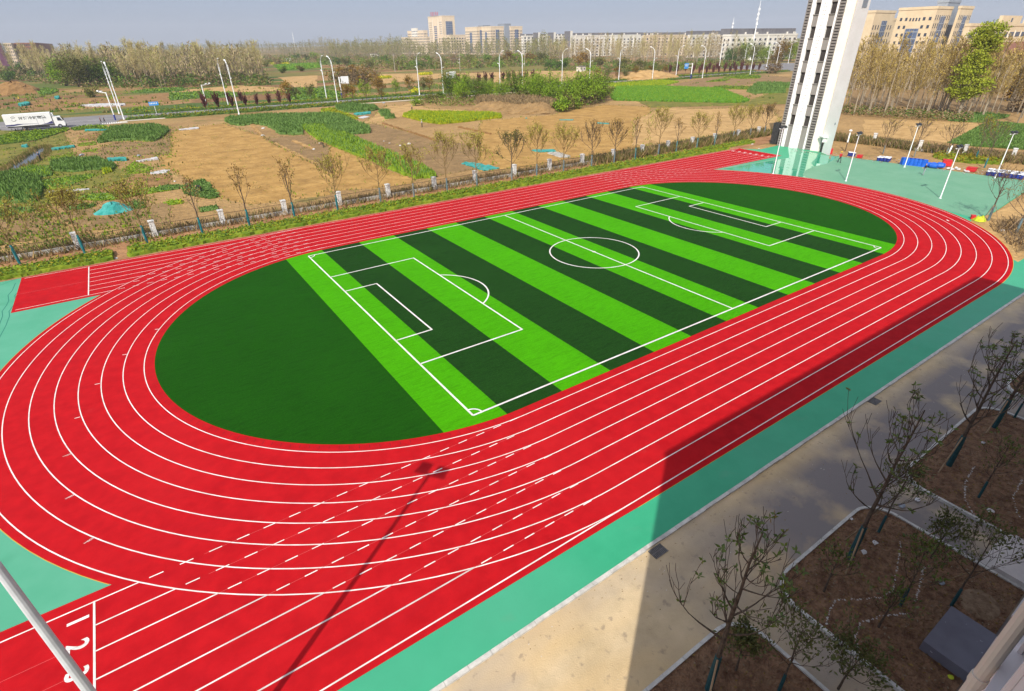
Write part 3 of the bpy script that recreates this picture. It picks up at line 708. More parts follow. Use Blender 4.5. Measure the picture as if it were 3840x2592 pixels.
# ------------------------------------------------------------------ branching trees
def grow(b, p, d, L, rad, lev, R, tips, n0=5, spread=0.6, up=0.25, kids=3, m=0, minr=0.006):
    """curving limb with side shoots; tips collects (point, direction)"""
    seg_ = 4 if lev > 0 else 3; pts = [Vector(p)]; rs = [rad]; d = Vector(d).normalized(); q = Vector(p)
    for i in range(seg_):
        d = (d+Vector((R.uniform(-.16, .16), R.uniform(-.16, .16), up*0.35+R.uniform(-.08, .1)))).normalized()
        q = q+d*(L/seg_); pts.append(q.copy()); rs.append(max(minr, rad*(1-0.75*(i+1)/seg_)))
    b.tube(pts, rs, n0, m, cap=False)
    if lev == 0:
        tips.append((pts[-1], d.copy())); return
    for i in range(kids):
        t = R.uniform(0.3, 1.0) if i else 0.95; j = min(seg_-1, int(t*seg_)); o = pts[j].lerp(pts[j+1], t*seg_-j)
        ax = Vector((R.uniform(-1, 1), R.uniform(-1, 1), R.uniform(-.2, .5))).normalized()
        nd = (d+ax*spread).normalized(); nd.z += up; nd.normalize()
        grow(b, o, nd, L*R.uniform(.5, .78), max(minr, rad*0.5), lev-1, R, tips, max(3, n0-1), spread, up, kids, m, minr)
    tips.append((pts[-1], d.copy()))

def young_tree(name, P, H, R, label, group, cat='tree', crown_r=1.4, dens=3, leafm=None, wrapm=None, wrap_h=1.9, stakes=2, leafL=0.16, style=0, lean=(0, 0), bark=None, stake_r=0.02, minr=0.010, tr=0.085):
    root = empty(name, (P.x, P.y, P.z if P.z else 0.05), label, cat, group)
    b = MB(); tips = []
    th = H*(0.36 if style != 2 else 0.30)
    top = Vector((lean[0], lean[1], H*0.93))
    pts = []
    for i in range(7):
        t = i/6; pts.append(Vector((lean[0]*t*t+R.uniform(-.03, .03)*H*.12*(i > 0), lean[1]*t*t+R.uniform(-.03, .03)*H*.12*(i > 0), H*0.93*t)))
    b.tube(pts, [tr*(1-.80*i/6) for i in range(7)], 7, 0, cap=False)
    nl = {0: 13, 1: 7, 2: 17}[style]
    for i in range(nl):
        t = th/H/0.93 + (1-th/H/0.93)*(i/nl)**(0.9)*0.9; j = min(5, int(t*6)); o = pts[j].lerp(pts[j+1], t*6-j)
        a = i*2.4+R.uniform(-.4, .4)
        el = {0: R.uniform(.4, 1.15), 1: R.uniform(1.6, 2.6), 2: R.uniform(.25, .9)}[style]
        L = crown_r*(1.0-0.62*(i/nl))*R.uniform(.8, 1.25)*(1.35 if style == 1 else 1)
        grow(b, o, Vector((math.cos(a), math.sin(a), el)), L, tr*0.42*(1-.6*i/nl), 2 if style != 1 else 1, R, tips, 4, 0.55, 0.35 if style else 0.22, 3 if style != 1 else 2, 0, minr)
    b.build('trunk', bark or m_bark, root)
    q = MB()
    for (p, d) in tips:
        k = dens if style != 2 else R.choice((0, 0, 0, 0, dens, dens+1))
        for i in range(k):
            if style == 2:
                a = i*2*PI/max(1, k)+R.random(); dd = Vector((math.cos(a), math.sin(a), R.uniform(-.1, .7))); o = p
            else:
                dd = d+Vector((R.uniform(-1, 1), R.uniform(-1, 1), R.uniform(-.8, .6))); o = p+Vector((R.uniform(-1, 1), R.uniform(-1, 1), R.uniform(-1, 1)))*leafL*1.2
            q.leaf(o, dd, leafL*R.uniform(.6, 1.3), leafL*0.45, 0, R)
    if q.v: q.build('leaves', leafm or m_leafo, root)
    if wrapm:
        w_ = MB(); z1 = wrap_h; zz = [(0, 0)]+[(i, z1*i/6) for i in range(1, 7)]
        pp = [Vector((lean[0]*(z/H)**2, lean[1]*(z/H)**2, z)) for _, z in zz]
        w_.tube(pp, [tr*1.25, tr*1.2, tr*1.3, tr*1.22, tr*1.25, tr*1.15, tr*1.05], 8, 0); w_.build('trunk_wrap', wrapm, root)
    a0 = R.uniform(0, 1)
    for i in range(stakes):
        s_ = MB(); a = a0+i*2*PI/max(2, stakes)+R.uniform(-.3, .3); dd = Vector((math.cos(a), math.sin(a), 0))
        s_.tube([dd*1.0, dd*0.08+Vector((0, 0, 1.85))], stake_r, 5); s_.build('stake', m_stake, root)
    return root
# magnolias and shrubs in the near planters
R1 = random.Random(11)
big = [((355, 1560), 8.0, 'bare-branched magnolia in the nearest planter at the bottom of the photo', 1.9), ((950, 1010), 8.2, 'tall leafy-tipped magnolia at the front corner of the middle planter', 2.1), ((1365, 620), 7.8, 'magnolia standing at the kerb of the far planter', 2.0), ((1555, 460), 6.2, 'magnolia behind the other one in the far planter at the right edge', 1.7)]
for (c, H, lab, cr) in big:
    P = G(2340+c[0]*.8923, 1192+c[1]*.8923, 0.09)
    t = young_tree('magnolia_tree', P, H, R1, lab, 'magnolias in the school planters', crown_r=cr*.86, dens=4, leafm=m_leafg, wrapm=m_wrapd, wrap_h=1.9, stakes=2, leafL=0.19, style=2, lean=(R1.uniform(.1, .5), R1.uniform(-.3, .2)), stake_r=0.035, minr=0.009, tr=0.105)
shr = [((840, 1150), 2.1, 'thin bare shrub with a few leaves near the left kerb of the middle planter', .7, 1, 2), ((1160, 1210), 3.0, 'slender sapling with dark wrapped trunk in the middle of the middle planter', 1.0, 3, 3), ((1375, 1210), 4.2, 'leaning leafy sapling at the wall side of the middle planter', 1.2, 5, 3), ((1290, 1010), 2.1, 'bushy dark shrub at the path side of the middle planter', .8, 5, 2), ((1490, 755), 3.2, 'thin sapling with wrapped trunk in the far planter', 1.0, 2, 3), ((1070, 1300), 2.0, 'small bare shrub between the white chalk curves', .7, 2, 2), ((1070, 900), 3.5, 'small leafy tree close behind the tall magnolia', 1.1, 5, 3), ((650, 1569), 3.6, 'leafy sapling in the nearest planter beside the kerb', 1.3, 5, 3), ((900, 1560), 2.0, 'dark leafy shrub by the lower kerb near the path', .9, 9, 2), ((1640, 420), 3.0, 'yellowish leafy shrub behind the last magnolia at the right edge', 1.0, 5, 2), ((470, 1480), 1.6, 'low broad-leaved shrub beside the nearest magnolia', .7, 9, 2)]
for c, H, lab, cr, dn, st in shr:
    P = G(2340+c[0]*.8923, 1192+c[1]*.8923, 0.09)
    young_tree('sapling', P, H, R1, lab, 'saplings and shrubs in the school planters', 'shrub', crown_r=cr, dens=(dn+1)//2, leafm=m_leafd if dn > 4 else m_leafg, wrapm=m_wrapd if H > 2.9 else None, wrap_h=1.0, stakes=1, leafL=0.155, style=0, lean=(R1.uniform(-.2, .5), R1.uniform(-.2, .2)), minr=0.006, tr=0.045)
# rubbish lying in the beds and on the road
def litter(name, P, s, m, label, cat, group=None, flat=0.25):
    s *= .55 if group is None else .8; flat *= .7
    b = MB(); k = 7; R = random.Random(int(P.x*31+P.y*17)); ring = []
    for j, (rr, zz) in enumerate(((1.0, 0.0), (0.85, flat*.7), (0.35, flat))):
        ring.append([(P.x+s*rr*R.uniform(.7, 1.2)*math.cos(2*PI*i/k), P.y+s*rr*R.uniform(.5, .9)*math.sin(2*PI*i/k), P.z+s*zz*R.uniform(.6, 1.3)) for i in range(k)])
    for j in range(2):
        for i in range(k): b.face([ring[j][i], ring[j][(i+1) % k], ring[j+1][(i+1) % k], ring[j+1][i]])
    b.face(ring[2])
    return tag(b.build(name, m), label, cat, group)
for c, s, m, lab in (((1055, 945), .28, m_film, 'crumpled white bag beside the small tree in the middle planter'), ((1010, 985), .3, m_film, 'torn white plastic sheet by the wrapped trunk in the middle planter'), ((1335, 1115), .3, m_cgrey, 'grey plastic bag lying right of the chalk line'), ((1540, 810), .35, m_film, 'white plastic scrap in the far planter'), ((1375, 1510), .22, m_lime, 'yellow-green plastic wrapper at the planter edge by the wall'), ((1170, 790), .35, m_cgrey, 'clear plastic bag on the path beside the kerb'), ((955, 845), .22, m_film, 'white cloth on the kerb corner of the middle planter'), ((672, 1150), .10, m_blk, 'small black object on the kerb of the middle planter'), ((1510, 525), .25, m_film, 'white bottle lying in the far planter'), ((1235, 765), .3, m_film, 'white paper sheet on the path')):
    litter('plastic_litter', G(2340+c[0]*.8923, 1192+c[1]*.8923, 0.10), s, m, lab, 'litter')
b = MB()
for i in range(420):
    x, y = rnd.uniform(-30, 14), -29.25-abs(rnd.gauss(0, 1.3))
    if y < -33: continue
    s = rnd.uniform(.012, .04); a = rnd.uniform(0, 6)
    b.face([(x+s*math.cos(a+t), y+s*.6*math.sin(a+t), 0.016+0.002*(i % 3)) for t in (0, 1.5, 3, 4.6)], rnd.choice((0, 0, 1)))
tag(b.build('road_debris', [m_leafb, mat('chips', (.55, .5, .42))]), 'scattered leaf bits and chips along the road kerb', 'debris', kind='stuff')

# ------------------------------------------------------------------ far side: hedge, fence, street trees
def tufts(b, poly, n, h, wd, R, mi=(0,), lean=.35, z0=0.0, leafy=False):
    xs = [p[0] for p in poly]; ys = [p[1] for p in poly]; k = 0; tries = 0
    x0, x1, y0, y1 = min(xs), max(xs), min(ys), max(ys)
    while k < n and tries < n*8:
        tries += 1
        x, y = R.uniform(x0, x1), R.uniform(y0, y1)
        if not inpoly(x, y, poly): continue
        k += 1; hh = h*R.uniform(.55, 1.12); a = R.uniform(0, 2*PI); m = R.choice(mi)
        if leafy:
            zz = z0+hh*R.uniform(.25, 1); b.leaf((x, y, zz), (math.cos(a), math.sin(a), R.uniform(-.3, .9)), wd*2, wd, m, R); continue
        w2 = wd*R.uniform(.6, 1.2)/2; dx, dy = math.cos(a)*w2, math.sin(a)*w2; lx, ly = R.uniform(-lean, lean)*hh, R.uniform(-lean, lean)*hh
        b.face([(x-dx, y-dy, z0), (x+dx, y+dy, z0), (x+lx+dx*.3, y+ly+dy*.3, z0+hh), (x+lx-dx*.6, y+ly-dy*.6, z0+hh*.9)], m)
def mound(b, poly, h, R, m=0, cell=None, z0=0.0):
    """lumpy crop canopy filling a polygon: a grid clipped to the outline, with sides"""
    xs = [p[0] for p in poly]; ys = [p[1] for p in poly]; A = parea(poly)
    c = cell or max(0.35, math.sqrt(A/2600)); nx = int((max(xs)-min(xs))/c)+2; ny = int((max(ys)-min(ys))/c)+2
    x0, y0 = min(xs)-c*.5, min(ys)-c*.5; H = {}
    def vert(i, j):
        if (i, j) not in H:
            H[(i, j)] = len(b.v); b.v.append((x0+i*c+R.uniform(-.28, .28)*c, y0+j*c+R.uniform(-.28, .28)*c, z0+h*R.uniform(.72, 1.0)))
        return H[(i, j)]
    cells = {(i, j) for i in range(nx) for j in range(ny) if inpoly(x0+(i+.5)*c, y0+(j+.5)*c, poly)}
    for i, j in cells:
        b.f.append((vert(i, j), vert(i+1, j), vert(i+1, j+1), vert(i, j+1))); b.m.append(m)
        for di, dj, a, e in ((0, -1, (i, j), (i+1, j)), (1, 0, (i+1, j), (i+1, j+1)), (0, 1, (i+1, j+1), (i, j+1)), (-1, 0, (i, j+1), (i, j))):
            if (i+di, j+dj) not in cells:
                va, ve = b.v[vert(*a)], b.v[vert(*e)]; k = len(b.v)
                b.v.extend([(va[0]+R.uniform(-.1, .1), va[1]+R.uniform(-.1, .1), z0), (ve[0], ve[1], z0)])
                b.f.append((k, k+1, vert(*e), vert(*a))); b.m.append(m)
R2 = random.Random(5)
b = MB()
for x0, x1, y0, y1, n in ((-75, -41.4, 28.1, 30.9, 5200), (-39.6, 60.5, 28.2, 31.0, 15000), (60.5, 71, 29.4, 31.2, 900)):
    P = [(x0, y0), (x1, y0), (x1, y1), (x0, y1)]
    mound(b, P, .42, R2, 0, .5); tufts(b, P, n, .62, .17, R2, (0, 0, 0, 1, 2), leafy=True)
tag(b.build('hedge', [g_hedge, g_deep, g_hedgey]), 'low clipped green hedge strip between the track and the fence', 'hedge', kind='stuff')
sheet('verge', [(-75, 27.3), (74, 27.3), (80, 24.6), (92, 20), (92, 36), (-75, 36)], 0.03, plot_mat('verge_soil', lin(140, 100, 66), lin(170, 128, 88)))
b = MB()
tufts(b, [(-75, 33.4), (82, 33.4), (82, 37.0), (-75, 37.0)], 9500, .75, .12, R2, (0, 0, 1, 2), .5)
tufts(b, [(30, 32.6), (84, 32.6), (84, 36.6), (30, 36.6)], 5000, 1.35, .14, R2, (0, 1, 2, 2), .6)
tufts(b, [(85, -20), (90, -20), (90, 34), (85, 34)], 7000, 1.3, .14, R2, (0, 1, 1, 2, 2), .6)
tag(b.build('weeds', [g_dry, g_brown, g_olive]), 'tangled dry weeds growing along the school fence', 'weeds', kind='stuff')
FY = 34.6
pxs = [-58.6, -51.4, -44.2, -36.9, -29.6, -22.2, -15.0, -7.9, -0.6, 6.5, 13.9, 21.1, 28.3, 35.7, 43.1, 50.2, 57.4, 64.4, 72.3, 79.5]
def pillar_mesh():
    q = MB(); R = random.Random(3); z = 0
    while z < 1.68:
        h = .14; e = R.uniform(-.02, .02); q.box(-.27+e, -.27, z, .27+e, .27+e, min(1.70, z+h)); z += h+.004
    return q
pr = empty('fence_pillar', (0, 0, 0), 'x', 'pillar', 'white stone pillars of the school fence')
pillar_mesh().build('shaft', m_stone, pr)
q = MB(); q.box(-.32, -.32, 1.705, .32, .32, 1.82); q.build('cap', m_stone, pr)
first = True
for i, x in enumerate(pxs[1:]):
    lab = 'white stone fence pillar beyond the far straight, %s from the left' % ordn(i+1)
    if first: pr.location = (x, FY, 0.03); pr['label'] = lab; first = False
    else: dup(pr, (x, FY, 0.03), R2.uniform(-.04, .04), lab)
def panel(L):
    rt = empty('fence_panel', (0, 0, 0), 'x', 'fence', 'low wall and railing panels of the school fence')
    q = MB(); q.box(0.28, -.13, 0, L-.28, .13, .46); q.build('low_wall', m_wallst, rt)
    q = MB(); n = int((L-.6)/.17)
    for i in range(n+1):
        x = .3+(L-.6)*i/n; q.box(x-.009, -.009, .462, x+.009, .009, 1.42)
    for z in (.6, 1.3): q.box(.28, -.0125, z, L-.28, .0125, z+.035)
    q.build('railing', m_rail, rt)
    return rt
pn = panel(7.2)
for i in range(len(pxs)-1):
    L = pxs[i+1]-pxs[i]; lab = ('rusty railing on grey low wall, running out at the left edge of the photo' if i == 0 else 'rusty railing on grey low wall right of the %s pillar from the left' % ordn(i))
    o = pn if i == 0 else dup(pn, (0, 0, 0), 0, lab)
    o['label'] = lab; o.location = (pxs[i], FY, 0.03); o.scale = (L/7.2, 1, 1)
rp = [(88.2, 14.3), (85.6, 5.0), (86.6, -1.8), (88.6, -8.2), (90.5, -15.5)]
for i, (x, y) in enumerate(rp[:4]):
    o = dup(pr, (x, y, 0.03), .3, 'white stone pillar of the right-hand fence behind the barrels, %s from the tower' % ordn(i+1), 1.05)
for i in range(4):
    a, c = Vector(rp[i]), Vector(rp[i+1]); L = (c-a).length
    o = dup(pn, (a.x, a.y, 0.03), math.atan2(c.y-a.y, c.x-a.x), 'weedy railing panel of the right-hand fence, %s from the tower' % ordn(i+1)); o.scale = (L/7.2, 1, 1)
# street trees along the fence: x, height, style, leaf density, leaf colour, wrap colour
sty = [(-49.2, 32.5, 5.4, 0, 6, 'o', 1), (-43.7, 32.4, 6.4, 0, 7, 'o', 1), (-37.9, 32.2, 6.2, 0, 3, 'o', 1), (-32.3, 31.8, 6.2, 1, 7, 'b', 1), (-27.1, 32.0, 6.6, 1, 8, 'b', 1), (-21.7, 32.0, 6.7, 1, 9, 'b', 1), (-16.1, 32.2, 6.2, 0, 2, 'o', 1), (-10.0, 32.4, 6.6, 0, 2, 'o', 2), (-5.2, 31.9, 6.5, 0, 2, 'o', 2), (0.1, 31.9, 8.0, 0, 3, 'o', 2), (5.2, 31.9, 7.4, 0, 4, 'o', 2), (11.5, 31.8, 6.8, 0, 4, 'g', 2), (16.4, 31.9, 7.4, 0, 3, 'o', 2), (21.7, 31.6, 6.6, 0, 4, 'o', 2), (28.2, 32.0, 6.6, 0, 1, 'b', 2), (33.7, 32.2, 6.6, 0, 2, 'b', 2), (38.9, 32.2, 6.8, 1, 8, 'b', 1), (45.1, 32.3, 7.8, 0, 3, 'o', 2), (50.2, 32.4, 5.4, 1, 7, 'b', 1), (56.2, 32.4, 6.0, 0, 2, 'o', 1), (61.8, 32.5, 5.2, 1, 5, 'b', 1), (69.0, 33.4, 6.2, 0, 4, 'o', 2), (74.8, 33.4, 5.8, 0, 3, 'o', 2), (80.0, 33.4, 5.6, 0, 3, 'b', 2)]
desc = {('o', 0): 'wide thin-leaved olive', ('b', 0): 'wide nearly bare', ('g', 0): 'green-leaved', ('b', 1): 'narrow brown-leaved'}
R3 = random.Random(21)
for i, (x, y, H, st, dn, lf, wr) in enumerate(sty):
    lab = '%s street tree on stakes behind the far straight, %s from the left' % (desc[(lf, st)], ordn(i+1))
    young_tree('street_tree', Vector((x, y, 0.04)), H*1.03, R3, lab, 'young street trees along the fence', crown_r=2.15 if st == 0 else 1.4, dens=dn+2, leafm={'o': m_leafo, 'b': m_leafb, 'g': g_olive}[lf], wrapm=m_wrap if wr == 1 else mat('wrap_cloth', (.09, .14, .15), (.14, .19, .20), 3) if 'wrap_cloth' not in MATS else (m_wrap if wr == 1 else MATS['wrap_cloth']), wrap_h=2.0, stakes=2, leafL=0.23 if st == 0 else .25, style=st, lean=(R3.uniform(-.3, .3), R3.uniform(-.2, .2)), bark=m_bark2 if lf == 'o' else m_bark, stake_r=.026, minr=.024, tr=.105)
for i, (x, y, H) in enumerate(((77.8, 7.7, 5.9), (78.9, 3.0, 6.2), (83.5, -0.2, 5.2), (84.0, -4.5, 6.8), (77.8, -7.9, 7.0))):
    young_tree('street_tree', Vector((x, y, 0.04)), H, R3, 'bare staked tree behind the paint barrels, %s from the tower' % ordn(i+1), 'bare trees by the right-hand fence', crown_r=1.9, dens=1 if i != 3 else 3, leafm=g_hedgey, wrapm=m_wrap if i > 2 else MATS['wrap_cloth'], wrap_h=1.5, stakes=2, leafL=.18, style=0, bark=m_bark, minr=.018, tr=.085)
for i, (x, y, H, lab) in enumerate(((44.1, -19.4, 6.0, 'bare dark tree on stakes beside the yellow-green bag at the right curve'), (41.2, -22.9, 4.4, 'bare dark tree with trash at its foot near the right edge'), (45.6, -25.0, 5.0, 'bare dark tree at the right edge above the bushes'))):
    young_tree('street_tree', Vector((x, y, 0.06)), H, R3, lab, 'bare trees at the right-hand curve', crown_r=2.0, dens=1, leafm=m_leafb, wrapm=MATS['wrap_cloth'], wrap_h=1.6, stakes=3, leafL=.2, style=0, bark=m_bark, minr=.014, tr=.10, stake_r=.03)

# ------------------------------------------------------------------ earth patch at the right curve
sheet('earth_patch', [(30.4, -26.25), (36, -19.9), (43.0, -18.1), (47.6, -18.5), (60, -19.0), (60, -27), (45.4, -26.3)], 0.06, p_pale)
b = MB(); R4 = random.Random(9)
tufts(b, [(33, -25.5), (41.5, -20.5), (47.5, -21), (50, -26), (34, -26)], 900, .8, .10, R4, (0, 0, 1), .9)
tag(b.build('dry_scrub', [g_brown, m_bark]), 'cut dry branches and scrub on bare earth at the right curve', 'scrub', kind='stuff')

# ------------------------------------------------------------------ training tower
TX = 70.8
T = empty('training_tower', (TX, 20, 0.08), 'tall white and grey training tower with open windows beside the track', 'tower')
TH = 29.6
def tp(q, name, m, par=None):
    q.v = [(v[0]-TX, v[1]-20, v[2]-0.08) for v in q.v]
    return q.build(name, m, par or T)
def S_(s): return 24.0-s                     # distance along the front face -> world y
q = MB(); q.prism([(TX+0.40, S_(-.45)), (TX+0.40, 15.98), (TX+0.05, 15.9), (68.62, 12.62), (72.6, 14.85), (77.6, 18.6), (77.6, S_(-.45))][::-1], 0.02, TH)
tp(q, 'wall', m_twhite)
def pier(name, s0, s1, m, x0=TX, z1=TH):
    q = MB(); q.box(x0, S_(s1), 0.02, TX+0.397, S_(s0), z1); return tp(q, name, m)
pier('pier', .40, 1.05, m_twhite); pier('pier', 2.06, 3.84, m_twhite, TX-.06); pier('pier', 4.93, 5.27, m_twhite); pier('pier', 6.42, 8.0, m_cream, TX-.02)
q = MB(); q.box(TX-.05, 16.0, TH-1.2, TX+.39, S_(6.38), TH+.4); tp(q, 'parapet', m_cream)
for s0, s1 in ((-.5, .397), (5.273, 6.417)):
    q = MB(); q.box(TX+.05, S_(s1), 0.02, TX+0.395, S_(s0), TH)
    z = .25
    while z < TH-.2:
        q.box(TX-.02, S_(s1)+.02, z, TX+.05, S_(s0)-.02, z+.22); z += .455
    tp(q, 'quoin', m_tgrey)
    q = MB(); z = .50
    while z < TH-.2:
        q.box(TX+.02, S_(s1)+.18, z, TX+.046, S_(s0)-.18, z+.17); z += .455
    tp(q, 'rung_recess', m_tdk)
for s0, s1 in ((1.053, 2.057), (3.843, 4.927)):
    zprev = 0.02
    for k in range(8):
        zb, zt = 4.2+3.64*k, 5.97+3.64*k
        if zb > TH-1: zb = TH
        q = MB(); q.box(TX+.06, S_(s1), zprev, TX+.396, S_(s0), zb-.12 if zb < TH else TH); sp = tp(q, 'spandrel', m_tgrey)
        if zb >= TH: break
        q = MB(); q.box(TX-.09, S_(s1)-.05 if s0 > 3 else S_(s1), zb-.117, TX+.39, S_(s0)+(.05 if s0 < 3 else 0), zb); tp(q, 'sill', m_tgrey)
        q = MB(); q.box(TX+.36, S_(s1), zb+.003, TX+.398, S_(s0), zt-.003); tp(q, 'window', m_tdk)
        zprev = zt
q = MB(); z = .5; i = 0
while z < TH-.5:
    for s in (2.80, 3.10):
        q.box(TX-.105, S_(s+.07), z, TX-.055, S_(s-.07), z+.05); q.box(TX-.085, S_(s+.02), z-.10, TX-.058, S_(s-.02), z-.003)
    z += .56
tp(q, 'climbing_hold', m_tgrey)
# angled wing: door, hood, small plates
dv = Vector((68.62-70.85, 12.62-15.9, 0)); dl = dv.length; dv.normalize(); nv = Vector((dv.y, -dv.x, 0)); nv = -nv if nv.x > 0 else nv
def wingbox(s0, s1, z0, z1, d0, d1, name, m):
    c = Vector((70.85, 15.9, 0))+dv*((s0+s1)/2)+nv*((d0+d1)/2); q = MB(); q.obox(c, dv, nv, (s1-s0)/2, abs(d1-d0)/2, z0, z1, 0); return tp(q, name, m)
wingbox(.25, 1.05, .05, 2.75, -.02, .03, 'door', m_blk)
wingbox(.10, 1.9, 2.80, 3.0, -.02, .75, 'door_hood', m_twhite)
wingbox(1.35, 1.55, 2.0, 2.797, -.02, .6, 'hood_bracket', m_twhite)
wingbox(3.0, 3.25, 5.2, 5.55, -.02, .05, 'plate', m_cgrey)
wingbox(1.9, 3.3, 23.0, 24.6, -.02, .04, 'upper_window', m_gcore)
q = MB(); zz = 1.0
while zz < TH: q.box(TX-.05, S_(6.46), zz, TX-.022, S_(6.43), zz+.08); zz += 2.4
tp(q, 'bolt', m_blk)
# dark netted scaffold leaning at the tower's far side
b = MB(); b.obox((72.6, 26.2), (1, 0, 0), (0, 1, 0), .5, .65, .05, 4.0)
tag(b.build('scaffold_netting', mat('dark_net', (.02, .022, .022), (.05, .05, .05), 3)), 'dark netted scaffold standing left of the training tower', 'scaffold')

# ------------------------------------------------------------------ floodlights
def flood(P, H, rz, label, m_p=None, rad=.075, scale=1.0, aim=0):
    t = empty('floodlight_pole', (P.x, P.y, 0.10), label, 'floodlight', 'floodlights around the track', rz)
    q = MB(); q.tube([(0, 0, 0.02), (0, 0, H*.5), (0, 0, H)], [rad, rad*.85, rad*.6], 12); q.build('pole', m_p or m_steelw, t)
    q = MB(); q.lathe([(rad*2.2, 0), (rad*2.2, .03), (rad*1.2, .06)], (0, 0, 0), 12); q.build('base_plate', m_steelw, t)
    q = MB(); q.box(-.72*scale, -.05, H+.003, .72*scale, .05, H+.09); q.build('crossbar', m_steelw, t)
    for s in (-1, 1):
        q = MB(); a = .55
        c = Vector((s*.40*scale, -.02, H+.30*scale)); ex = Vector((1, 0, 0)); ey = Vector((0, math.cos(a), math.sin(a))); ez = ex.cross(ey)
        pts = []
        for z in (-.05, .05):
            for x, y in ((-.27, -.22), (.27, -.22), (.27, .22), (-.27, .22)): pts.append(c+(ex*x+ey*y)*scale+ez*z*scale)
        k = len(q.v); q.v += [tuple(p) for p in pts]
        for f in ((3, 2, 1, 0), (4, 5, 6, 7), (0, 1, 5, 4), (1, 2, 6, 5), (2, 3, 7, 6), (3, 0, 4, 7)): q.f.append(tuple(k+i for i in f)); q.m.append(0)
        q.tube([c-ez*.06*scale, Vector((c.x, 0, H+.085))], .02, 5); q.build('lamp_head', m_blk, t)
    return t
for (x, y, H, rz, lab) in ((47.2, 10.1, 6.7, -.2, 'white floodlight pole in front of the training tower'), (51.0, 0.6, 6.5, .05, 'white floodlight pole just right of the tower on the teal surface'), (68.1, -0.1, 6.3, -.1, 'white floodlight pole standing by the blue drums'), (50.8, -11.9, 6.3, -.1, 'white floodlight pole near the right curve of the track'), (70.0, -11.8, 6.2, -.3, 'white floodlight pole by the stack of pails at the right edge')):
    flood(Vector((x, y, 0)), H, rz, lab)
flood(Vector((-40.84, -28.17, 0)), 12.6, -.95, 'thick grey floodlight pole crossing the lower left corner', m_galv, .125, 1.2)

# ------------------------------------------------------------------ drums, pails, clutter by the right-hand kerb
def drum():
    t = MB(); pr_ = [(.0, 0), (.285, 0), (.285, .27), (.305, .285), (.285, .30), (.285, .58), (.305, .595), (.285, .61), (.285, .88), (.29, .90), (.26, .885), (.0, .885)]
    t.lathe(pr_, (0, 0, 0), 18); return t.build('paint_drum', m_blued, None, False)
d0 = drum(); R5 = random.Random(3); k = 0
for i in range(6):
    P = G(*[Q_[0]+(505+i*52)*Q_[2], Q_[1]+(762+i*6)*Q_[2]]); P.z = .05
    o = d0 if i == 0 else d0.copy()
    if i: COL.objects.link(o)
    o.location = P; o.rotation_euler = (0, 0, i); o.scale = (1.7, 1.7, 1.25)
    tag(o, 'big blue drum standing by the kerb, %s from the floodlight pole' % ordn(i+1), 'drum', 'blue drums standing in a row')
for i in range(5):
    P = G(Q_[0]+(815+i*36)*Q_[2], Q_[1]+(797+(i % 2)*12)*Q_[2]); o = d0.copy(); COL.objects.link(o); P.z = .50
    o.location = P; o.rotation_euler = (PI/2, R5.uniform(-.2, .2), R5.uniform(-.8, .8)); o.scale = (1.3, 1.3, 1.1)
    tag(o, 'blue drum lying on its side, %s right of the standing row' % ordn(i+1), 'drum', 'blue drums lying on the ground')
def pail():
    r = empty('pail', (0, 0, 0), 'x', 'pail')
    t = MB(); t.lathe([(.13, 0), (.155, .36), (.16, .37)], (0, 0, 0), 12); t.build('body', m_bluep, r)
    t = MB(); t.lathe([(.165, .372), (.165, .40), (.10, .41)], (0, 0, 0), 12); t.build('lid', m_white, r)
    t = MB(); t.tube([(.165*math.cos(a), .165*math.sin(a)*.2-.16, .33-.12*math.sin(a)) for a in [PI*j/8 for j in range(9)]], .008, 4); t.build('handle', m_blk, r)
    return r
p0 = pail(); used = False
def put_pail(x, y, z, lab, grp):
    global used
    if not used: o = p0; used = True
    else: o = dup(p0, (0, 0, 0), 0)
    o.location = (x, y, z); o.rotation_euler = (R5.uniform(-.1, .1), R5.uniform(-.1, .1), R5.uniform(0, 6)); o.scale = (1.7, 1.7, 1.6); o['label'] = lab; o['group'] = grp
for i in range(8):
    P = G(Q_[0]+(180+i*21)*Q_[2], Q_[1]+(716+i*2-(i % 2)*14)*Q_[2]); put_pail(P.x, P.y, .1, 'blue pail with white lid in the cluster left of the drums', 'pails left of the drums')
for i in range(6):
    P = G(2900+(1475+i*18)*.1912, 340+(1285+i*3)*.1912); put_pail(P.x, P.y, .1, 'blue pail with white lid behind the floodlight pole near the tower', 'pails near the tower')
for i in range(30):
    r_i = i % 3; c_i = i//3
    P = G(Q_[0]+(1610+c_i*48+r_i*12)*Q_[2], Q_[1]+(905+c_i*5.5-r_i*16)*Q_[2]); put_pail(P.x, P.y, .1, 'blue pail with white lid in the big stack at the right edge', 'pails stacked at the right edge')
def crate(P, L, W, H, m, name, lab, cat, rz=0):
    r = empty(name, (P.x, P.y, P.z), lab, cat, None, rz)
    t = MB(); t.box(-L, -W, 0, L, W, .06); 
    for a in ((-L, -W, -L+.05, W), (L-.05, -W, L, W), (-L+.052, -W, L-.052, -W+.05), (-L+.052, W-.05, L-.052, W)): t.box(a[0], a[1], .063, a[2], a[3], H)
    t.build('body', m, r); t = MB(); t.box(-L-.03, -W-.03, H+.003, L+.03, W+.03, H+.06); t.build('rim', m, r); return r
z9 = lambda x, y, z=.1: (lambda p: Vector((p.x, p.y, z)))(G(Q_[0]+x*Q_[2], Q_[1]+y*Q_[2]))
crate(z9(1070, 775), .9, .6, .8, m_redp, 'mixing_tub', 'red mixing tub at the kerb right of the blue drums', 'tub', .4)
crate(z9(1395, 850), .6, .6, .5, m_redp, 'mixing_tub', 'bright red tub among white sacks at the kerb', 'tub', .1)
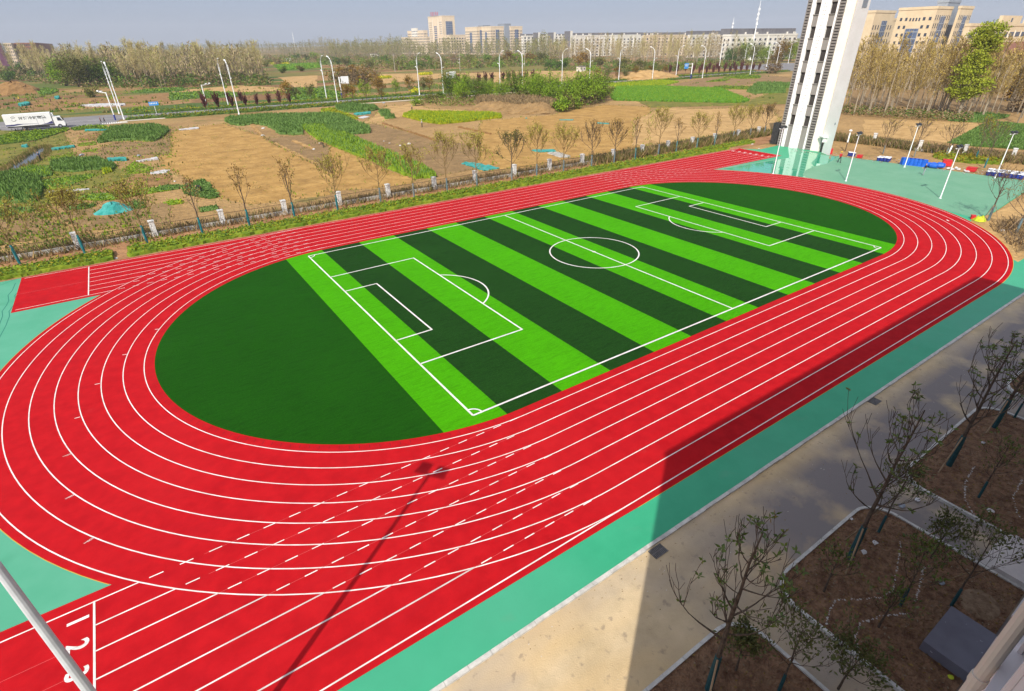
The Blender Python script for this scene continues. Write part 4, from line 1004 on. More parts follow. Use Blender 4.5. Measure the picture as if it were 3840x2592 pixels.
crate(G(2900+1690*.1912, 340+1310*.1912, .1), .5, .4, .35, m_redp, 'mixing_tub', 'small red tub on the kerb right of the worker in red', 'tub', .3)
crate(G(2900+1090*.1912, 340+1235*.1912, .1), .55, .5, .8, m_redp, 'mixing_tub', 'red tub at the right foot of the training tower', 'tub', .5)
crate(G(3500+655*340/1524, 700+545*340/1524, .1), .25, .2, .4, m_redp, 'mixing_tub', 'little red bucket at the track edge beside the yellow-green bag', 'tub', .5)
for i, (x, y) in enumerate(((1100, 820), (1150, 830), (1200, 815), (1230, 830), (1320, 850), (1350, 865))):
    litter('cement_sack', z9(x, y), .5, m_film, 'white sack dumped by the kerb near the red tubs', 'sack', 'white sacks by the kerb', .7)
litter('fabric_bag', G(3500+770*340/1524, 700+570*340/1524, .1), 1.5, m_lime, 'yellow-green fabric bag lying by the bare tree at the right curve', 'bag', None, .9)
litter('rubbish_pile', G(3500+1160*340/1524, 700+740*340/1524, .07), .6, m_film, 'pale purple and white rubbish pile under the tree at the right edge', 'rubbish', None, .5)
litter('rubbish_pile', G(2400+1530*.2754, 300+875*.2754, .05), .6, m_film, 'white rubbish on bare soil left of the tower', 'rubbish', None, .4)
litter('rubbish_pile', G(2400+1620*.2754, 300+935*.2754, .12), .5, m_film, 'white scraps at the teal edge beside the track end', 'rubbish', None, .2)
b = MB()
for i in range(700):
    t = i/700; P = G(2960+(3840-2960)*t, 560+(668-560)*t+R5.gauss(0, 6)); s = R5.uniform(.06, .25); a = R5.uniform(0, 6)
    b.face([(P.x+s*math.cos(a+j), P.y+s*.6*math.sin(a+j), .05+.0006*(i % 50)+(.1 if P.x < 70 else 0)) for j in (0, 1.5, 3, 4.5)], R5.choice((0, 1, 1, 2)))
tag(b.build('building_debris', [m_film, mat('rubble', (.30, .20, .13), (.42, .30, .2), 3), mat('pinkish_rubble', (.45, .30, .26))]), 'scattered rubble and scraps along the edge of the teal surface', 'debris', kind='stuff')
for nm, c, h, lab in (('bollard_post', (1405, 1195), 1.9, 'white and dark post standing behind the worker in red'),):
    P = G(2900+c[0]*.1912, 340+c[1]*.1912); rt = empty('marker_post', (P.x, P.y, .05), lab, 'post')
    q = MB(); q.tube([(0, 0, 0), (0, 0, 1.6)], .08, 8); q.build('lower_post', m_rail, rt); q = MB(); q.tube([(0, 0, 1.603), (0, 0, 3.3)], .13, 8); q.build('upper_post', m_white, rt); q = MB(); q.lathe([(.1, 3.5), (.28, 3.6), (.2, 3.8)], (0, 0, 0), 10); q.build('cap', m_white, rt)
P = z9(1085, 660); rt = empty('marker_post', (P.x, P.y, .05), 'leaning white post by the hedge behind the red tub', 'post'); rt.rotation_euler = (.0, .25, 0)
q = MB(); q.tube([(0, 0, 0), (0, 0, 1.9)], .12, 8); q.build('upper_post', m_white, rt); q = MB(); q.tube([(0, 0, 1.903), (0, 0, 2.25)], .1, 8); q.build('cap', m_blk, rt)
b = MB(); P = [z9(900, 660, .05), z9(1000, 640, .05), z9(1780, 700, .05), z9(1800, 760, .05), z9(1300, 740, .05), z9(1000, 700, .05)]
mound(b, [(p.x, p.y) for p in P], .5, R5, 1, .6); tufts(b, [(p.x, p.y) for p in P], 1800, .8, .2, R5, (0, 0, 1), leafy=True)
tag(b.build('hedge', [g_hedgey, g_hedge]), 'golden hedge behind the red tubs at the right-hand fence', 'hedge', kind='stuff')

# ------------------------------------------------------------------ people
def person(P, rz, pose, hat, top, legs, label, scale=1.0):
    """one continuous skinned body; the hat is a child"""
    if pose == 'bend':
        J = {'pel': (0, 0, .86), 'sp': (.22, 0, 1.00), 'ch': (.45, 0, 1.04), 'nk': (.58, 0, 1.02), 'hd': (.74, 0, .98)}
        arms = [((.47, s*.18, 1.0), (.50, s*.22, .74), (.58, s*.16, .48)) for s in (-1, 1)]
    else:
        J = {'pel': (0, 0, .93), 'sp': (.01, 0, 1.12), 'ch': (.02, 0, 1.36), 'nk': (.02, 0, 1.50), 'hd': (.03, 0, 1.66)}
        if pose == 'walk': arms = [((.02, s*.20, 1.40), (.02-s*.12, s*.25, 1.14), (.05-s*.22, s*.25, .90)) for s in (-1, 1)]
        else: arms = [((.02, s*.20, 1.40), (.12, s*.26, 1.15), (.34, s*.14, 1.05)) for s in (-1, 1)]
    sw = .26 if pose == 'walk' else .07
    lg = [((0, s*.10, J['pel'][2]-.06), (s*sw*.55+.05, s*.11, .48), (s*sw-.02*s, s*.12, .08), (s*sw+.16, s*.14, .04)) for s in (-1, 1)]
    V = []; Ed = []; Rd = []; Mt = []
    def add(p, r, m, to=None):
        V.append(p); Rd.append(r); Mt.append(m)
        if to is not None: Ed.append((to, len(V)-1))
        return len(V)-1
    pel = add(J['pel'], .145, 1); sp = add(J['sp'], .135, 0, pel); ch = add(J['ch'], .155, 0, sp); nk = add(J['nk'], .060, 2, ch); hd = add(J['hd'], .098, 2, nk)
    dv_ = (Vector(J['hd'])-Vector(J['nk'])).normalized(); add(tuple(Vector(J['hd'])+dv_*.10), .075, 3, hd)
    fd = Vector((.085, 0, -.01)) if pose != 'bend' else Vector((.02, 0, -.09)); add(tuple(Vector(J['hd'])+fd), .020, 2, hd)
    for a in arms:
        s_ = add(a[0], .062, 0, ch); e_ = add(a[1], .047, 0, s_); h_ = add(a[2], .034, 2, e_); d = (Vector(a[2])-Vector(a[1])).normalized()
        for i in range(5):
            o = Vector((d.z, 0, -d.x))*((i-2)*.018); add(tuple(Vector(a[2])+d*(.085 if i else .05)+o+Vector((0, (i-2)*.015, 0))), .010, 2, h_)
    for l in lg:
        a = add(l[0], .098, 1, pel); k_ = add(l[1], .066, 1, a); f = add(l[2], .048, 1, k_); add(l[3], .042, 4, f)
    me = bpy.data.meshes.new('person'); me.from_pydata(V, Ed, []); ob = bpy.data.objects.new('person', me); COL.objects.link(ob)
    sk = ob.modifiers.new('skin', 'SKIN'); sk.use_smooth_shade = True
    for i, sv in enumerate(me.skin_vertices[0].data): sv.radius = (Rd[i], Rd[i]*(.78 if i in (pel, sp, ch) else 1)); sv.use_root = (i == pel)
    sb = ob.modifiers.new('sub', 'SUBSURF'); sb.levels = 1; sb.render_levels = 1
    dg = bpy.context.evaluated_depsgraph_get(); m2 = bpy.data.meshes.new_from_object(ob.evaluated_get(dg)); ob.modifiers.clear(); ob.data = m2
    m2.materials.clear()
    for x in (top, legs, m_skin, m_hair, m_blk): m2.materials.append(x)
    vs = [Vector(v) for v in V]
    for p in m2.polygons:
        c = p.center; best = min(range(len(vs)), key=lambda i: (vs[i]-c).length-Rd[i]); p.material_index = Mt[best]; p.use_smooth = True
    ob.location = (P.x, P.y, P.z); ob.rotation_euler = (0, 0, rz); ob.scale = (scale,)*3
    tag(ob, label, 'person')
    if hat:
        q = MB(); h = Vector(J['hd'])+dv_*.09; q.lathe([(.20, 0), (.205, .015), (.115, .03), (.105, .09), (.04, .115)], tuple(h), 12); q.build('hat', hat, ob)
    return ob
person(G(2900+1285*.1912, 340+1415*.1912, .10), -2.2, 'walk', m_yhat, m_cred, m_cdark, 'person in yellow hat and red jacket walking on the teal surface by the tower')
person(z9(770, 905, .10), 2.2, 'stand', None, m_cdark, m_cgrey, 'person in dark top and pale trousers standing on the teal surface near the drums')
hz = lambda zz, x, y: G(zz[0]+x*zz[2], zz[1]+y*zz[2], .03)
person(hz(H_, 1385, 1320), 3.0, 'walk', None, m_cmar, m_cdark, 'person in maroon coat walking beside the road, left of another walker')
person(hz(H_, 1435, 1315), 3.0, 'walk', None, m_cdark, m_cdark, 'person in black walking beside the road near the lamp posts')
person(hz(C_, 1393, 462), 2.4, 'stand', m_film, m_film, m_cdark, 'farmer in pale top and dark trousers standing by the yellow rapeseed plot')
person(hz(C_, 1258, 258), 2.0, 'stand', m_film, m_cdark, m_cdark, 'farmer in dark clothes and pale hat farther back behind the rapeseed plot')
person(hz(C_, 50, 738), 3.4, 'bend', m_film, m_cdark, m_cdark, 'farmer in black bending over beside the long green strip')
person(hz(A_, 460, 398), 2.6, 'stand', None, m_cblue, m_cdark, 'person in slate jacket standing at the edge of the pond')
person(hz(H_, 210, 1020), 1.0, 'walk', None, m_cdark, m_cdark, 'small distant farmer in dark clothes beside the spoil heap')
person(hz(H_, 270, 1020), 1.0, 'stand', m_yhat, m_yhat, m_cdark, 'small distant farmer in yellow top above the teal net')
person(hz(H_, 695, 1022), 2.0, 'bend', None, m_cdark, m_cdark, 'distant farmer in dark clothes bending beside the track across the plots')
person(hz(I_, 75, 915), 0.5, 'bend', None, m_cdark, m_cdark, 'distant farmer in dark clothes bending in the brown plot beyond the road')
person(hz(I_, 262, 905), 2.5, 'stand', m_yhat, m_cdark, m_cdark, 'distant farmer with pale hat behind the purple trees')
person(hz(B_, 468, 955), 2.5, 'bend', None, m_cdark, m_cdark, 'person bending in the dark green plot with a teal sack')

# ------------------------------------------------------------------ crops
R6 = random.Random(31)
def crop(label, polys, h, mats, dens, wd=.22, leafy=False, mi=None, m0=0, cat='crop', lean=.3, top=0.62):
    b = MB()
    for zz, pts in polys:
        poly = [(p[0], p[1]) for p in zpoly(*zz, pts)]
        A = parea(poly); n = int(min(22000, A*dens*1.5))
        h_ = h; h = h*.8; mound(b, poly, h*top, R6, m0, None, 0.02)
        tufts(b, poly, n, h*(1 if not leafy else 1.05), wd, R6, mi or tuple(range(len(mats))), lean, h*.30 if not leafy else 0, leafy); h = h_
    return tag(b.build('crop_patch', mats), label, cat, kind='stuff')
crop('tall dense green crop at the left edge behind the pond', [(A_, ((-100, 570), (0, 575), (190, 545), (440, 600), (480, 700), (480, 760), (400, 850), (60, 880), (-100, 860)))], 1.1, [g_rape, g_deep], 16, .2)
crop('tall green crop strip right of the pond', [(A_, ((560, 430), (750, 390), (1100, 380), (1290, 455), (1250, 505), (1050, 500), (820, 525), (600, 515)))], .9, [g_rape, g_deep], 14, .2)
crop('green crop between the pond and the left edge crop', [(A_, ((180, 540), (330, 480), (550, 480), (590, 560), (430, 590), (260, 570)))], .8, [g_rape, g_bright], 14, .2)
crop('low mixed vegetables in front of the pond', [(A_, ((430, 630), (850, 570), (1050, 550), (1000, 595), (840, 640), (760, 700), (560, 715), (450, 680))), (A_, ((760, 830), (1000, 780), (1290, 750), (1895, 680), (1895, 725), (1560, 775), (1300, 830), (1100, 840), (900, 830)))], .35, [g_bright, g_deep, g_rape], 12, .2, True)
crop('dark leafy beds near the fence at the left', [(A_, ((-80, 980), (200, 925), (380, 910), (400, 960), (200, 1000), (-80, 1020))), (A_, ((760, 905), (960, 875), (1060, 890), (980, 930), (780, 940))), (A_, ((1390, 900), (1500, 845), (1600, 880), (1620, 920), (1500, 940), (1400, 930)))], .4, [g_deep, g_rape], 12, .2, True)
crop('rounded green rapeseed plot below the road at the left', [(A_, ((1080, 205), (1240, 40), (1700, 10), (1880, 50), (1860, 85), (1780, 150), (1700, 185), (1500, 168), (1240, 182)))], 1.1, [g_rape, g_deep], 11, .24)
crop('rough green strip along the road behind the truck', [(A_, ((-100, 130), (0, 130), (200, 85), (500, 62), (760, 35), (760, 55), (600, 112), (400, 172), (180, 200), (-100, 230))), (A_, ((785, 42), (950, 14), (1150, 8), (1220, 35), (1180, 60), (960, 50), (830, 60)))], .55, [g_deep, g_bright, g_hedge], 10, .24, True)
crop('grassy balks between the ploughed plots', [(A_, ((870, 210), (1060, 185), (1070, 220), (880, 235))), (A_, ((900, 292), (1080, 262), (1060, 290), (920, 305))), (A_, ((520, 370), (820, 300), (830, 340), (600, 390))), (A_, ((1380, 500), (1480, 410), (1560, 430), (1700, 480), (1600, 530), (1420, 545)))], .25, [g_bright, g_dry, g_hedge], 10, .2, True)
crop('yellow-green rapeseed clump beside the green strip', [(A_, ((1130, 505), (1230, 482), (1250, 520), (1160, 545)))], .7, [g_yel, g_bright], 14, .2)
crop('wide blue-green rapeseed plot below the road in the middle', [(B_, ((720, 175), (770, 135), (1200, 105), (1895, 95), (2010, 110), (2200, 200), (2330, 240), (2330, 300), (1990, 320), (1860, 290), (1820, 230), (1580, 235), (1580, 310), (1480, 320), (1340, 310), (1200, 220), (1050, 195), (900, 218), (780, 202)))], 1.15, [g_rape, g_rape, g_deep], 9, .26)
crop('long bright green strip running towards the fence', [((0, 0, 1), ((1135, 478), (1215, 474), (1241, 488), (1338, 524), (1492, 590), (1563, 617), (1628, 655), (1634, 668), (1558, 672), (1492, 650), (1393, 606), (1277, 561), (1200, 531), (1155, 500)))], 1.0, [g_bright, g_bright, g_rape], 11, .24)
crop('dark green plot with a teal sack in front of the tan field', [(B_, ((215, 900), (350, 860), (480, 815), (560, 875), (660, 1005), (560, 1030), (460, 1010), (300, 980)))], .5, [g_deep, g_rape], 12, .22, True)
crop('small green beds by the fence below the tan field', [(B_, ((430, 1140), (640, 1108), (650, 1145), (450, 1180))), (B_, ((0, 895), (210, 875), (210, 920), (0, 950)))], .45, [g_rape, g_deep], 12, .2)
crop('small lime green bed by the fence at the left', [(B_, ((60, 1065), (230, 1035), (260, 1080), (80, 1105)))], .3, [g_bright, g_yel], 12, .2, True)
crop('mounded rapeseed plots below the road', [(C_, ((210, 200), (440, 165), (740, 190), (800, 222), (640, 262), (330, 268), (250, 235))), (C_, ((800, 258), (940, 255), (960, 300), (850, 322))), (C_, ((880, 338), (1010, 325), (1020, 345), (900, 355)))], 1.2, [g_rape, g_deep], 8, .28)
crop('yellowish weeds in front of the mounded plots', [(C_, ((20, 225), (200, 210), (240, 250), (420, 300), (530, 350), (380, 362), (170, 312), (30, 285)))], .6, [g_yel, g_hedgey, g_bright], 8, .26, True)
crop('yellow flowering rapeseed plot in the middle', [((0, 0, 1), ((1511, 439), (1544, 424), (1586, 425), (1840, 430), (1880, 437), (1878, 444), (1800, 451), (1737, 460), (1652, 467), (1597, 461), (1555, 450)))], 1.1, [g_yel, g_yel, g_bright], 12, .24)
crop('broad even green wheat field right of the bushes', [((0, 0, 1), ((2296, 338), (2312, 330), (2480, 328), (2702, 336), (2806, 380), (2770, 387), (2633, 385), (2440, 381), (2303, 378), (2294, 363)))], 1.0, [g_wheat, g_wheat, g_bright], 7, .3, top=.85)
crop('lime green strip between the wheat field and the road', [((0, 0, 1), ((2275, 318), (2480, 303), (2545, 309), (2490, 322), (2292, 326)))], .8, [g_bright, g_yel], 5, .4)
crop('two rounded green plots left of the tower', [(E_, ((1380, 1185), (1450, 1148), (1900, 1155), (1890, 1200), (1500, 1200))), (E_, ((1310, 1255), (1350, 1218), (1830, 1225), (1830, 1270), (1400, 1280)))], 1.3, [g_rape, g_deep], 5, .35)
crop('thin weedy green rows near the road at the right', [(E_, ((840, 1195), (1000, 1182), (1380, 1192), (1300, 1222), (900, 1212))), (E_, ((750, 1122), (950, 1085), (1080, 1082), (1000, 1110))), (E_, ((980, 1060), (1300, 1030), (1500, 1040), (1480, 1070), (1200, 1075)))], .6, [g_hedge, g_deep], 4, .35, True)
crop('green field at the right edge behind the fence', [(Q_, ((1110, 475), (1540, 245), (1700, 205), (2200, 255), (2250, 580), (1700, 540), (1400, 520), (1180, 490)))], .55, [g_deep, g_rape], 9, .24)
crop('green plot below the grove at the right', [(Q_, ((1080, 152), (1200, 115), (1600, 105), (1890, 142), (1560, 215), (1110, 190)))], .9, [g_rape, g_deep], 8, .26)
crop('plots of vegetables beyond the road', [(I_, ((0, 920), (500, 900), (900, 920), (950, 960), (300, 985), (0, 1010))), (H_, ((1790, 900), (2000, 870), (2500, 840), (2500, 880), (1950, 905))), (I_, ((1580, 900), (1900, 850), (2324, 900), (2324, 990), (1650, 1005))), (H_, ((480, 890), (640, 845), (800, 880), (700, 920), (560, 930)))], .9, [g_rape, g_bright, g_deep], 2.2, .5, True)
crop('yellow rapeseed strips in the distance', [(I_, ((1340, 500), (1600, 495), (1620, 515), (1400, 520))), (J_, ((1200, 905), (1380, 892), (1380, 910), (1220, 920))), (J_, ((640, 955), (820, 940), (830, 955), (660, 970))), (J_, ((1090, 1130), (1200, 1110), (1210, 1150), (1100, 1165)))], 1.0, [g_yel, mat('yellow_flower', (.48, .40, .01))], 1.5, .6, True)
crop('green meadow strips in the distance', [(I_, ((1400, 530), (2000, 500), (2050, 560), (1500, 600))), (J_, ((2120, 790), (2324, 755), (2324, 800), (2160, 805))), (F_, ((0, 650), (130, 640), (130, 690), (0, 695))), (E_, ((560, 890), (800, 880), (760, 915), (600, 920)))], .8, [g_wheat, g_bright], .9, .7, True)
# grass balks along the plot edges
b = MB()
for P in FRINGE:
    n = len(P)
    for i in range(n):
        a, c = P[i], P[(i+1) % n]; L = (c-a).length
        if a.y > 260: continue
        for k in range(int(min(60, L*(5 if a.y < 150 else 1.5)))):
            p = a.lerp(c, R6.random()); hh = R6.uniform(.12, .4)*(1 if p.y < 150 else 2); w2 = hh*.35; an = R6.uniform(0, 3.1); x, y = p.x+R6.gauss(0, .35), p.y+R6.gauss(0, .35)
            if y < 37 or R6.random() < .25: continue
            b.face([(x-math.cos(an)*w2, y-math.sin(an)*w2, .02), (x+math.cos(an)*w2, y+math.sin(an)*w2, .02), (x+R6.uniform(-.1, .1), y, .02+hh)], R6.choice((0, 1, 1, 2)))
tag(b.build('balk_grass', [g_hedge, g_dry, g_olive]), 'grass growing along the edges of the ploughed plots', 'grass', kind='stuff')
# weeds sown thinly over the vegetable plots and fields
b = MB()
for reg, n, hh0 in (([(-40, 480), (250, 490), (700, 470), (640, 640), (560, 760), (640, 900), (-40, 980)], 7500, .30), ([(640, 480), (1200, 440), (1900, 520), (2400, 480), (2900, 430), (2900, 540), (1900, 640), (700, 900)], 2600, .14), ([(0, 350), (640, 335), (1240, 300), (2000, 280), (2000, 330), (1240, 370), (400, 425), (0, 425)], 3600, .7), ([(2200, 300), (2900, 275), (2920, 400), (2800, 400)], 900, .5)):
    xs = [p[0] for p in reg]; ys = [p[1] for p in reg]; k = 0
    while k < n:
        cx_, cy_ = R6.uniform(min(xs), max(xs)), R6.uniform(min(ys), max(ys))
        if not inpoly(cx_, cy_, reg): continue
        m = R6.choice((0, 0, 1, 2, 3)); c0 = G(cx_, cy_)
        for j in range(R6.randint(2, 12)):
            x, y = c0.x+R6.gauss(0, .7), c0.y+R6.gauss(0, .7); k += 1
            if inpoly(x, y, [(q.x, q.y) for q in pond]) or (159 < y < 193 and x > -140): continue
            hh = hh0*R6.uniform(.4, 1.3); w2 = hh*.5; an = R6.uniform(0, 3.1)
            b.face([(x-math.cos(an)*w2, y-math.sin(an)*w2, .02), (x+math.cos(an)*w2, y+math.sin(an)*w2, .02), (x+R6.uniform(-.1, .1), y, .02+hh)], m)
tag(b.build('field_weeds', [g_hedge, g_deep, g_dry, g_olive]), 'scattered weeds and small vegetables over the field plots', 'weeds', kind='stuff')
# spoil heap and earth bank
b = MB()
def heap(cx, cy, rx, ry, h, m=0, n=18, k=7):
    i0 = len(b.v)
    for j in range(k+1):
        t = j/k; rr = 1-t; z = h*math.sin(t*PI/2)**1.4
        for i in range(n):
            a = 2*PI*i/n; e = R6.uniform(.86, 1.12); b.v.append((cx+rx*rr*math.cos(a)*e, cy+ry*rr*math.sin(a)*e, .01+z*(R6.uniform(.9, 1.08) if j else 0)))
    for j in range(k):
        for i in range(n):
            b.f.append((i0+j*n+i, i0+j*n+(i+1) % n, i0+(j+1)*n+(i+1) % n, i0+(j+1)*n+i)); b.m.append(m)
heap_at = hz(A_, 1265, 950); heap(heap_at.x, heap_at.y, 2.3, 2.0, 1.25, 0, 12, 5); tag(b.build('shade_net', m_tealnet), 'teal net heaped into a mound near the fence', 'net'); b = MB()
P = G(62, 350); heap(P.x, P.y, 13, 14, 5.2); tag(b.build('spoil_heap', p_red), 'big brown spoil heap at the far left edge', 'heap')
b = MB()
for i in range(9): P = G(1800+(60+i*95)*.2754, 300+(425+i*3)*.2754); heap(P.x, P.y, 7, 5.0, 2.6+.3*math.sin(i))
tag(b.build('earth_bank', p_brown), kind='structure')
b = MB()
pp = [(p.x, p.y) for p in (G(1790, 415), G(1900, 418), G(2060, 424), G(2120, 405), G(2000, 385), G(1800, 385))]
tufts(b, pp, 5200, 2.4, .35, R6, (0, 0, 1), .6, .4); tag(b.build('dry_reeds', [g_brown, g_dry]), 'dry brown brush covering the earth bank below the bushes', 'brush', kind='stuff')
b = MB(); P = G(2440+130*.2754, 1050*.2754); heap(P.x-12, P.y, 26, 12, 4.0); tag(b.build('spoil_heap', p_pale), 'pale earth mound beside the road behind the lamp posts', 'heap')
# nets, films, small rubbish in the fields
def net(zz, pts, m, name, lab, cat, h=.18):
    b = MB(); poly = [(p[0], p[1]) for p in zpoly(*zz, pts)]; mound(b, poly, h, R6, 0, max(.3, math.sqrt(parea(poly))/9), .02); return tag(b.build(name, m), lab, cat)
net(A_, ((1190, 385), (1400, 375), (1405, 398), (1195, 402)), m_tealnet, 'shade_net', 'rolled teal net lying left of the white film', 'net', .5)
net(A_, ((570, 272), (820, 235), (825, 250), (580, 285)), m_tealnet, 'shade_net', 'teal net stretched over a bed behind the pond', 'net', .4)
net(A_, ((240, 238), (300, 225), (305, 250), (250, 252)), m_tealnet, 'shade_net', 'small teal net on the grass left of the pond', 'net', .4)
net(A_, ((940, 55), (1200, 45), (1200, 58), (950, 70)), m_tealnet, 'shade_net', 'teal net strip beside the road verge', 'net', .3)
net(C_, ((460, 290), (680, 265), (685, 285), (500, 305)), m_tealnet, 'shade_net', 'teal net strip below the mounded plots', 'net', .5)
net((0, 0, 1), ((1731, 614), (1751, 609), (1840, 623), (1869, 634), (1822, 643), (1800, 640), (1751, 623)), m_tealnet, 'shade_net', 'large teal net spread on the soil near the fence', 'net', .15)
net((0, 0, 1), ((1993, 564), (2075, 562), (2084, 570), (2020, 573)), m_tealnet, 'shade_net', 'teal net lying behind the fence next to grey rubble', 'net', .15)
net(D_, ((1080, 540), (1270, 540), (1270, 552), (1090, 552)), m_tealnet, 'shade_net', 'faint teal net strip out on the tan field', 'net', .06)
net(D_, ((1600, 580), (1760, 590), (1760, 605), (1610, 598)), m_tealnet, 'shade_net', 'faint teal net strip right of the other on the tan field', 'net', .06)
net(H_, ((260, 1070), (400, 1045), (410, 1075), (280, 1090)), m_tealnet, 'shade_net', 'teal net beyond the road above the truck', 'net', .9)
net(H_, ((750, 975), (810, 968), (815, 990), (770, 995)), m_tealnet, 'shade_net', 'distant small teal net beyond the road', 'net', .9)
net(D_, ((920, 995), (1060, 985), (1230, 1040), (1220, 1065), (1080, 1060), (960, 1020)), m_wallst, 'rubble_strip', 'grey rubble strip behind the fence beside the teal net', 'rubble', .12)
net(A_, ((1510, 412), (1640, 385), (1755, 362), (1760, 385), (1640, 398), (1520, 415)), m_film, 'plastic_film', 'long white plastic film on the bed right of the teal roll', 'film', .3)
net(A_, ((1660, 530), (1830, 500), (1890, 500), (1830, 535), (1690, 545)), m_film, 'plastic_film', 'white plastic film at the corner of the tan field', 'film', .12)
net(A_, ((530, 745), (640, 730), (990, 712), (990, 720), (680, 750), (545, 765)), m_film, 'plastic_film', 'white plastic film strip behind the left street trees', 'film', .15)
net(B_, ((200, 260), (420, 235), (430, 250), (240, 265)), m_film, 'plastic_film', 'white plastic film on the soil beside the rounded plot', 'film', .25)
net(C_, ((515, 335), (600, 310), (670, 320), (570, 350)), m_film, 'plastic_film', 'white sheet below the mounded plots', 'film', .1)
net(H_, ((1080, 1085), (1250, 1070), (1480, 1060), (1690, 1065), (1680, 1085), (1450, 1090), (1250, 1095)), m_film, 'plastic_film', 'white plastic film beyond the road behind the lamp posts', 'film', .5)
for zz, x, y, s, m, lab in ((B_, 1140, 325, .9, m_film, 'white bag at the corner of the tan field'), (B_, 1708, 475, .6, m_film, 'white bucket left of the bending farmer'), (B_, 1145, 243, .8, m_film, 'white bundle in front of the wide rapeseed plot'), (A_, 768, 785, .6, m_yhat, 'yellow jug standing by the white film'), (A_, 855, 755, .6, m_blk, 'dark basket beside the yellow jug'), (A_, 915, 335, 1.0, m_cgrey, 'grey rubbish heap on the path by the pond'), (A_, 1545, 340, .8, m_cgrey, 'grey bundle left of the long white film'), (C_, 1090, 715, .55, m_film, 'small white peaked bag on the brown field'), (C_, 945, 680, .4, m_film, 'white bag left of the peaked white bag'), (C_, 868, 655, .4, m_film, 'white scrap in the brown field left of two bags'), (B_, 420, 945, .8, m_tealnet, 'teal sack in the dark green plot'), (B_, 165, 832, .4, m_film, 'white scrap at the end of the brown bed'), (A_, 1290, 1480, .35, m_film, 'white plastic scrap at the hedge gap'), (D_, 630, 525, .7, m_tealnet, 'small teal scrap right of the yellow rapeseed'), (C_, 1215, 690, .7, m_stone, 'pale stones lying on the brown field'), (C_, 870, 135, 1.2, m_cgrey, 'grey motor tricycle load by the road edge')):
    litter('field_litter', hz(zz, x, y), s, m, lab, 'litter', None, .8)
b = MB()
for i in range(900):
    t = R6.random(); q0 = R6.choice((((1270, 405), (1740, 640)), ((1480, 380), (1700, 470)), ((1000, 180), (1130, 320)))); x = q0[0][0]+(q0[1][0]-q0[0][0])*t+R6.gauss(0, 8); y = q0[0][1]+(q0[1][1]-q0[0][1])*t+R6.gauss(0, 4)
    p = hz(B_, x, y); s = R6.uniform(.06, .2); b.box(p.x-s, p.y-s, .02, p.x+s, p.y+s, s)
for i in range(60):
    for q0 in (((850, 410), (1590, 650)), ((1890, 465), (2324, 560))):
        t = i/60; p = hz(C_, q0[0][0]+(q0[1][0]-q0[0][0])*t, q0[0][1]+(q0[1][1]-q0[0][1])*t); s = R6.uniform(.15, .3); b.box(p.x-s, p.y-s, .02, p.x+s, p.y+s, s*1.3, 1)
tag(b.build('clods', [p_pale, p_red]), 'rows of stones and clods dividing the ploughed plots', 'clods', kind='stuff')

# ------------------------------------------------------------------ main road
sheet('main_road', [(-140, 160.2), (-46, 160.2), (-38, 162.5), (-35.8, 172.6), (318, 172.6), (318, 184.2), (-34, 184.2), (-38, 190.5), (-140, 192.5)], 0.035, m_asph)
sheet('crossing_road', [(318, 165), (420, 150), (420, 240), (318, 232)], 0.035, m_asph)
m_pave = mat('pale_paving', lin(178, 168, 150), lin(200, 190, 170), 0.4, rough=.9)
sheet('footway', [(-40, 161.5), (-34.5, 161.5), (-34.5, 165.6), (200, 163.4), (200, 165.4), (-34.6, 168.2)], 0.043, m_pave)
b = MB(); ln(b, [(-33, 178.4), (318, 178.4)], .18, .045)
x = -33
while x < 318: ln(b, [(x, 175.6), (x+4, 175.6)], .14, .045); ln(b, [(x, 181.2), (x+4, 181.2)], .14, .045); x += 10
ln(b, [(-74, 176), (-42, 176)], .2, .045)
for i in range(9): ln(b, [(-40.5+i*.55, 162.8), (-40.5+i*.55, 166.0)], .3, .045)
tag(b.build('road_markings', m_line), kind='structure')
b = MB()
for P in ([(-34, 169.0), (110, 168.6), (110, 171.9), (-34, 172.2)], [(-34, 185.0), (300, 185.0), (300, 188.2), (-34, 188.4)], [(110, 169), (312, 169), (312, 171.6), (110, 171.6)], [(-24, 165.4), (30, 165.0), (30, 166.4), (-24, 166.6)]):
    mound(b, P, .6, R6, 1, .9); tufts(b, P, int(parea(P)*9), .95, .3, R6, (0, 0, 1, 2, 2), leafy=True)
tag(b.build('road_hedge', [g_hedge, g_deep, g_hedgey]), 'clipped green and golden hedges along both sides of the road', 'hedge', kind='stuff')

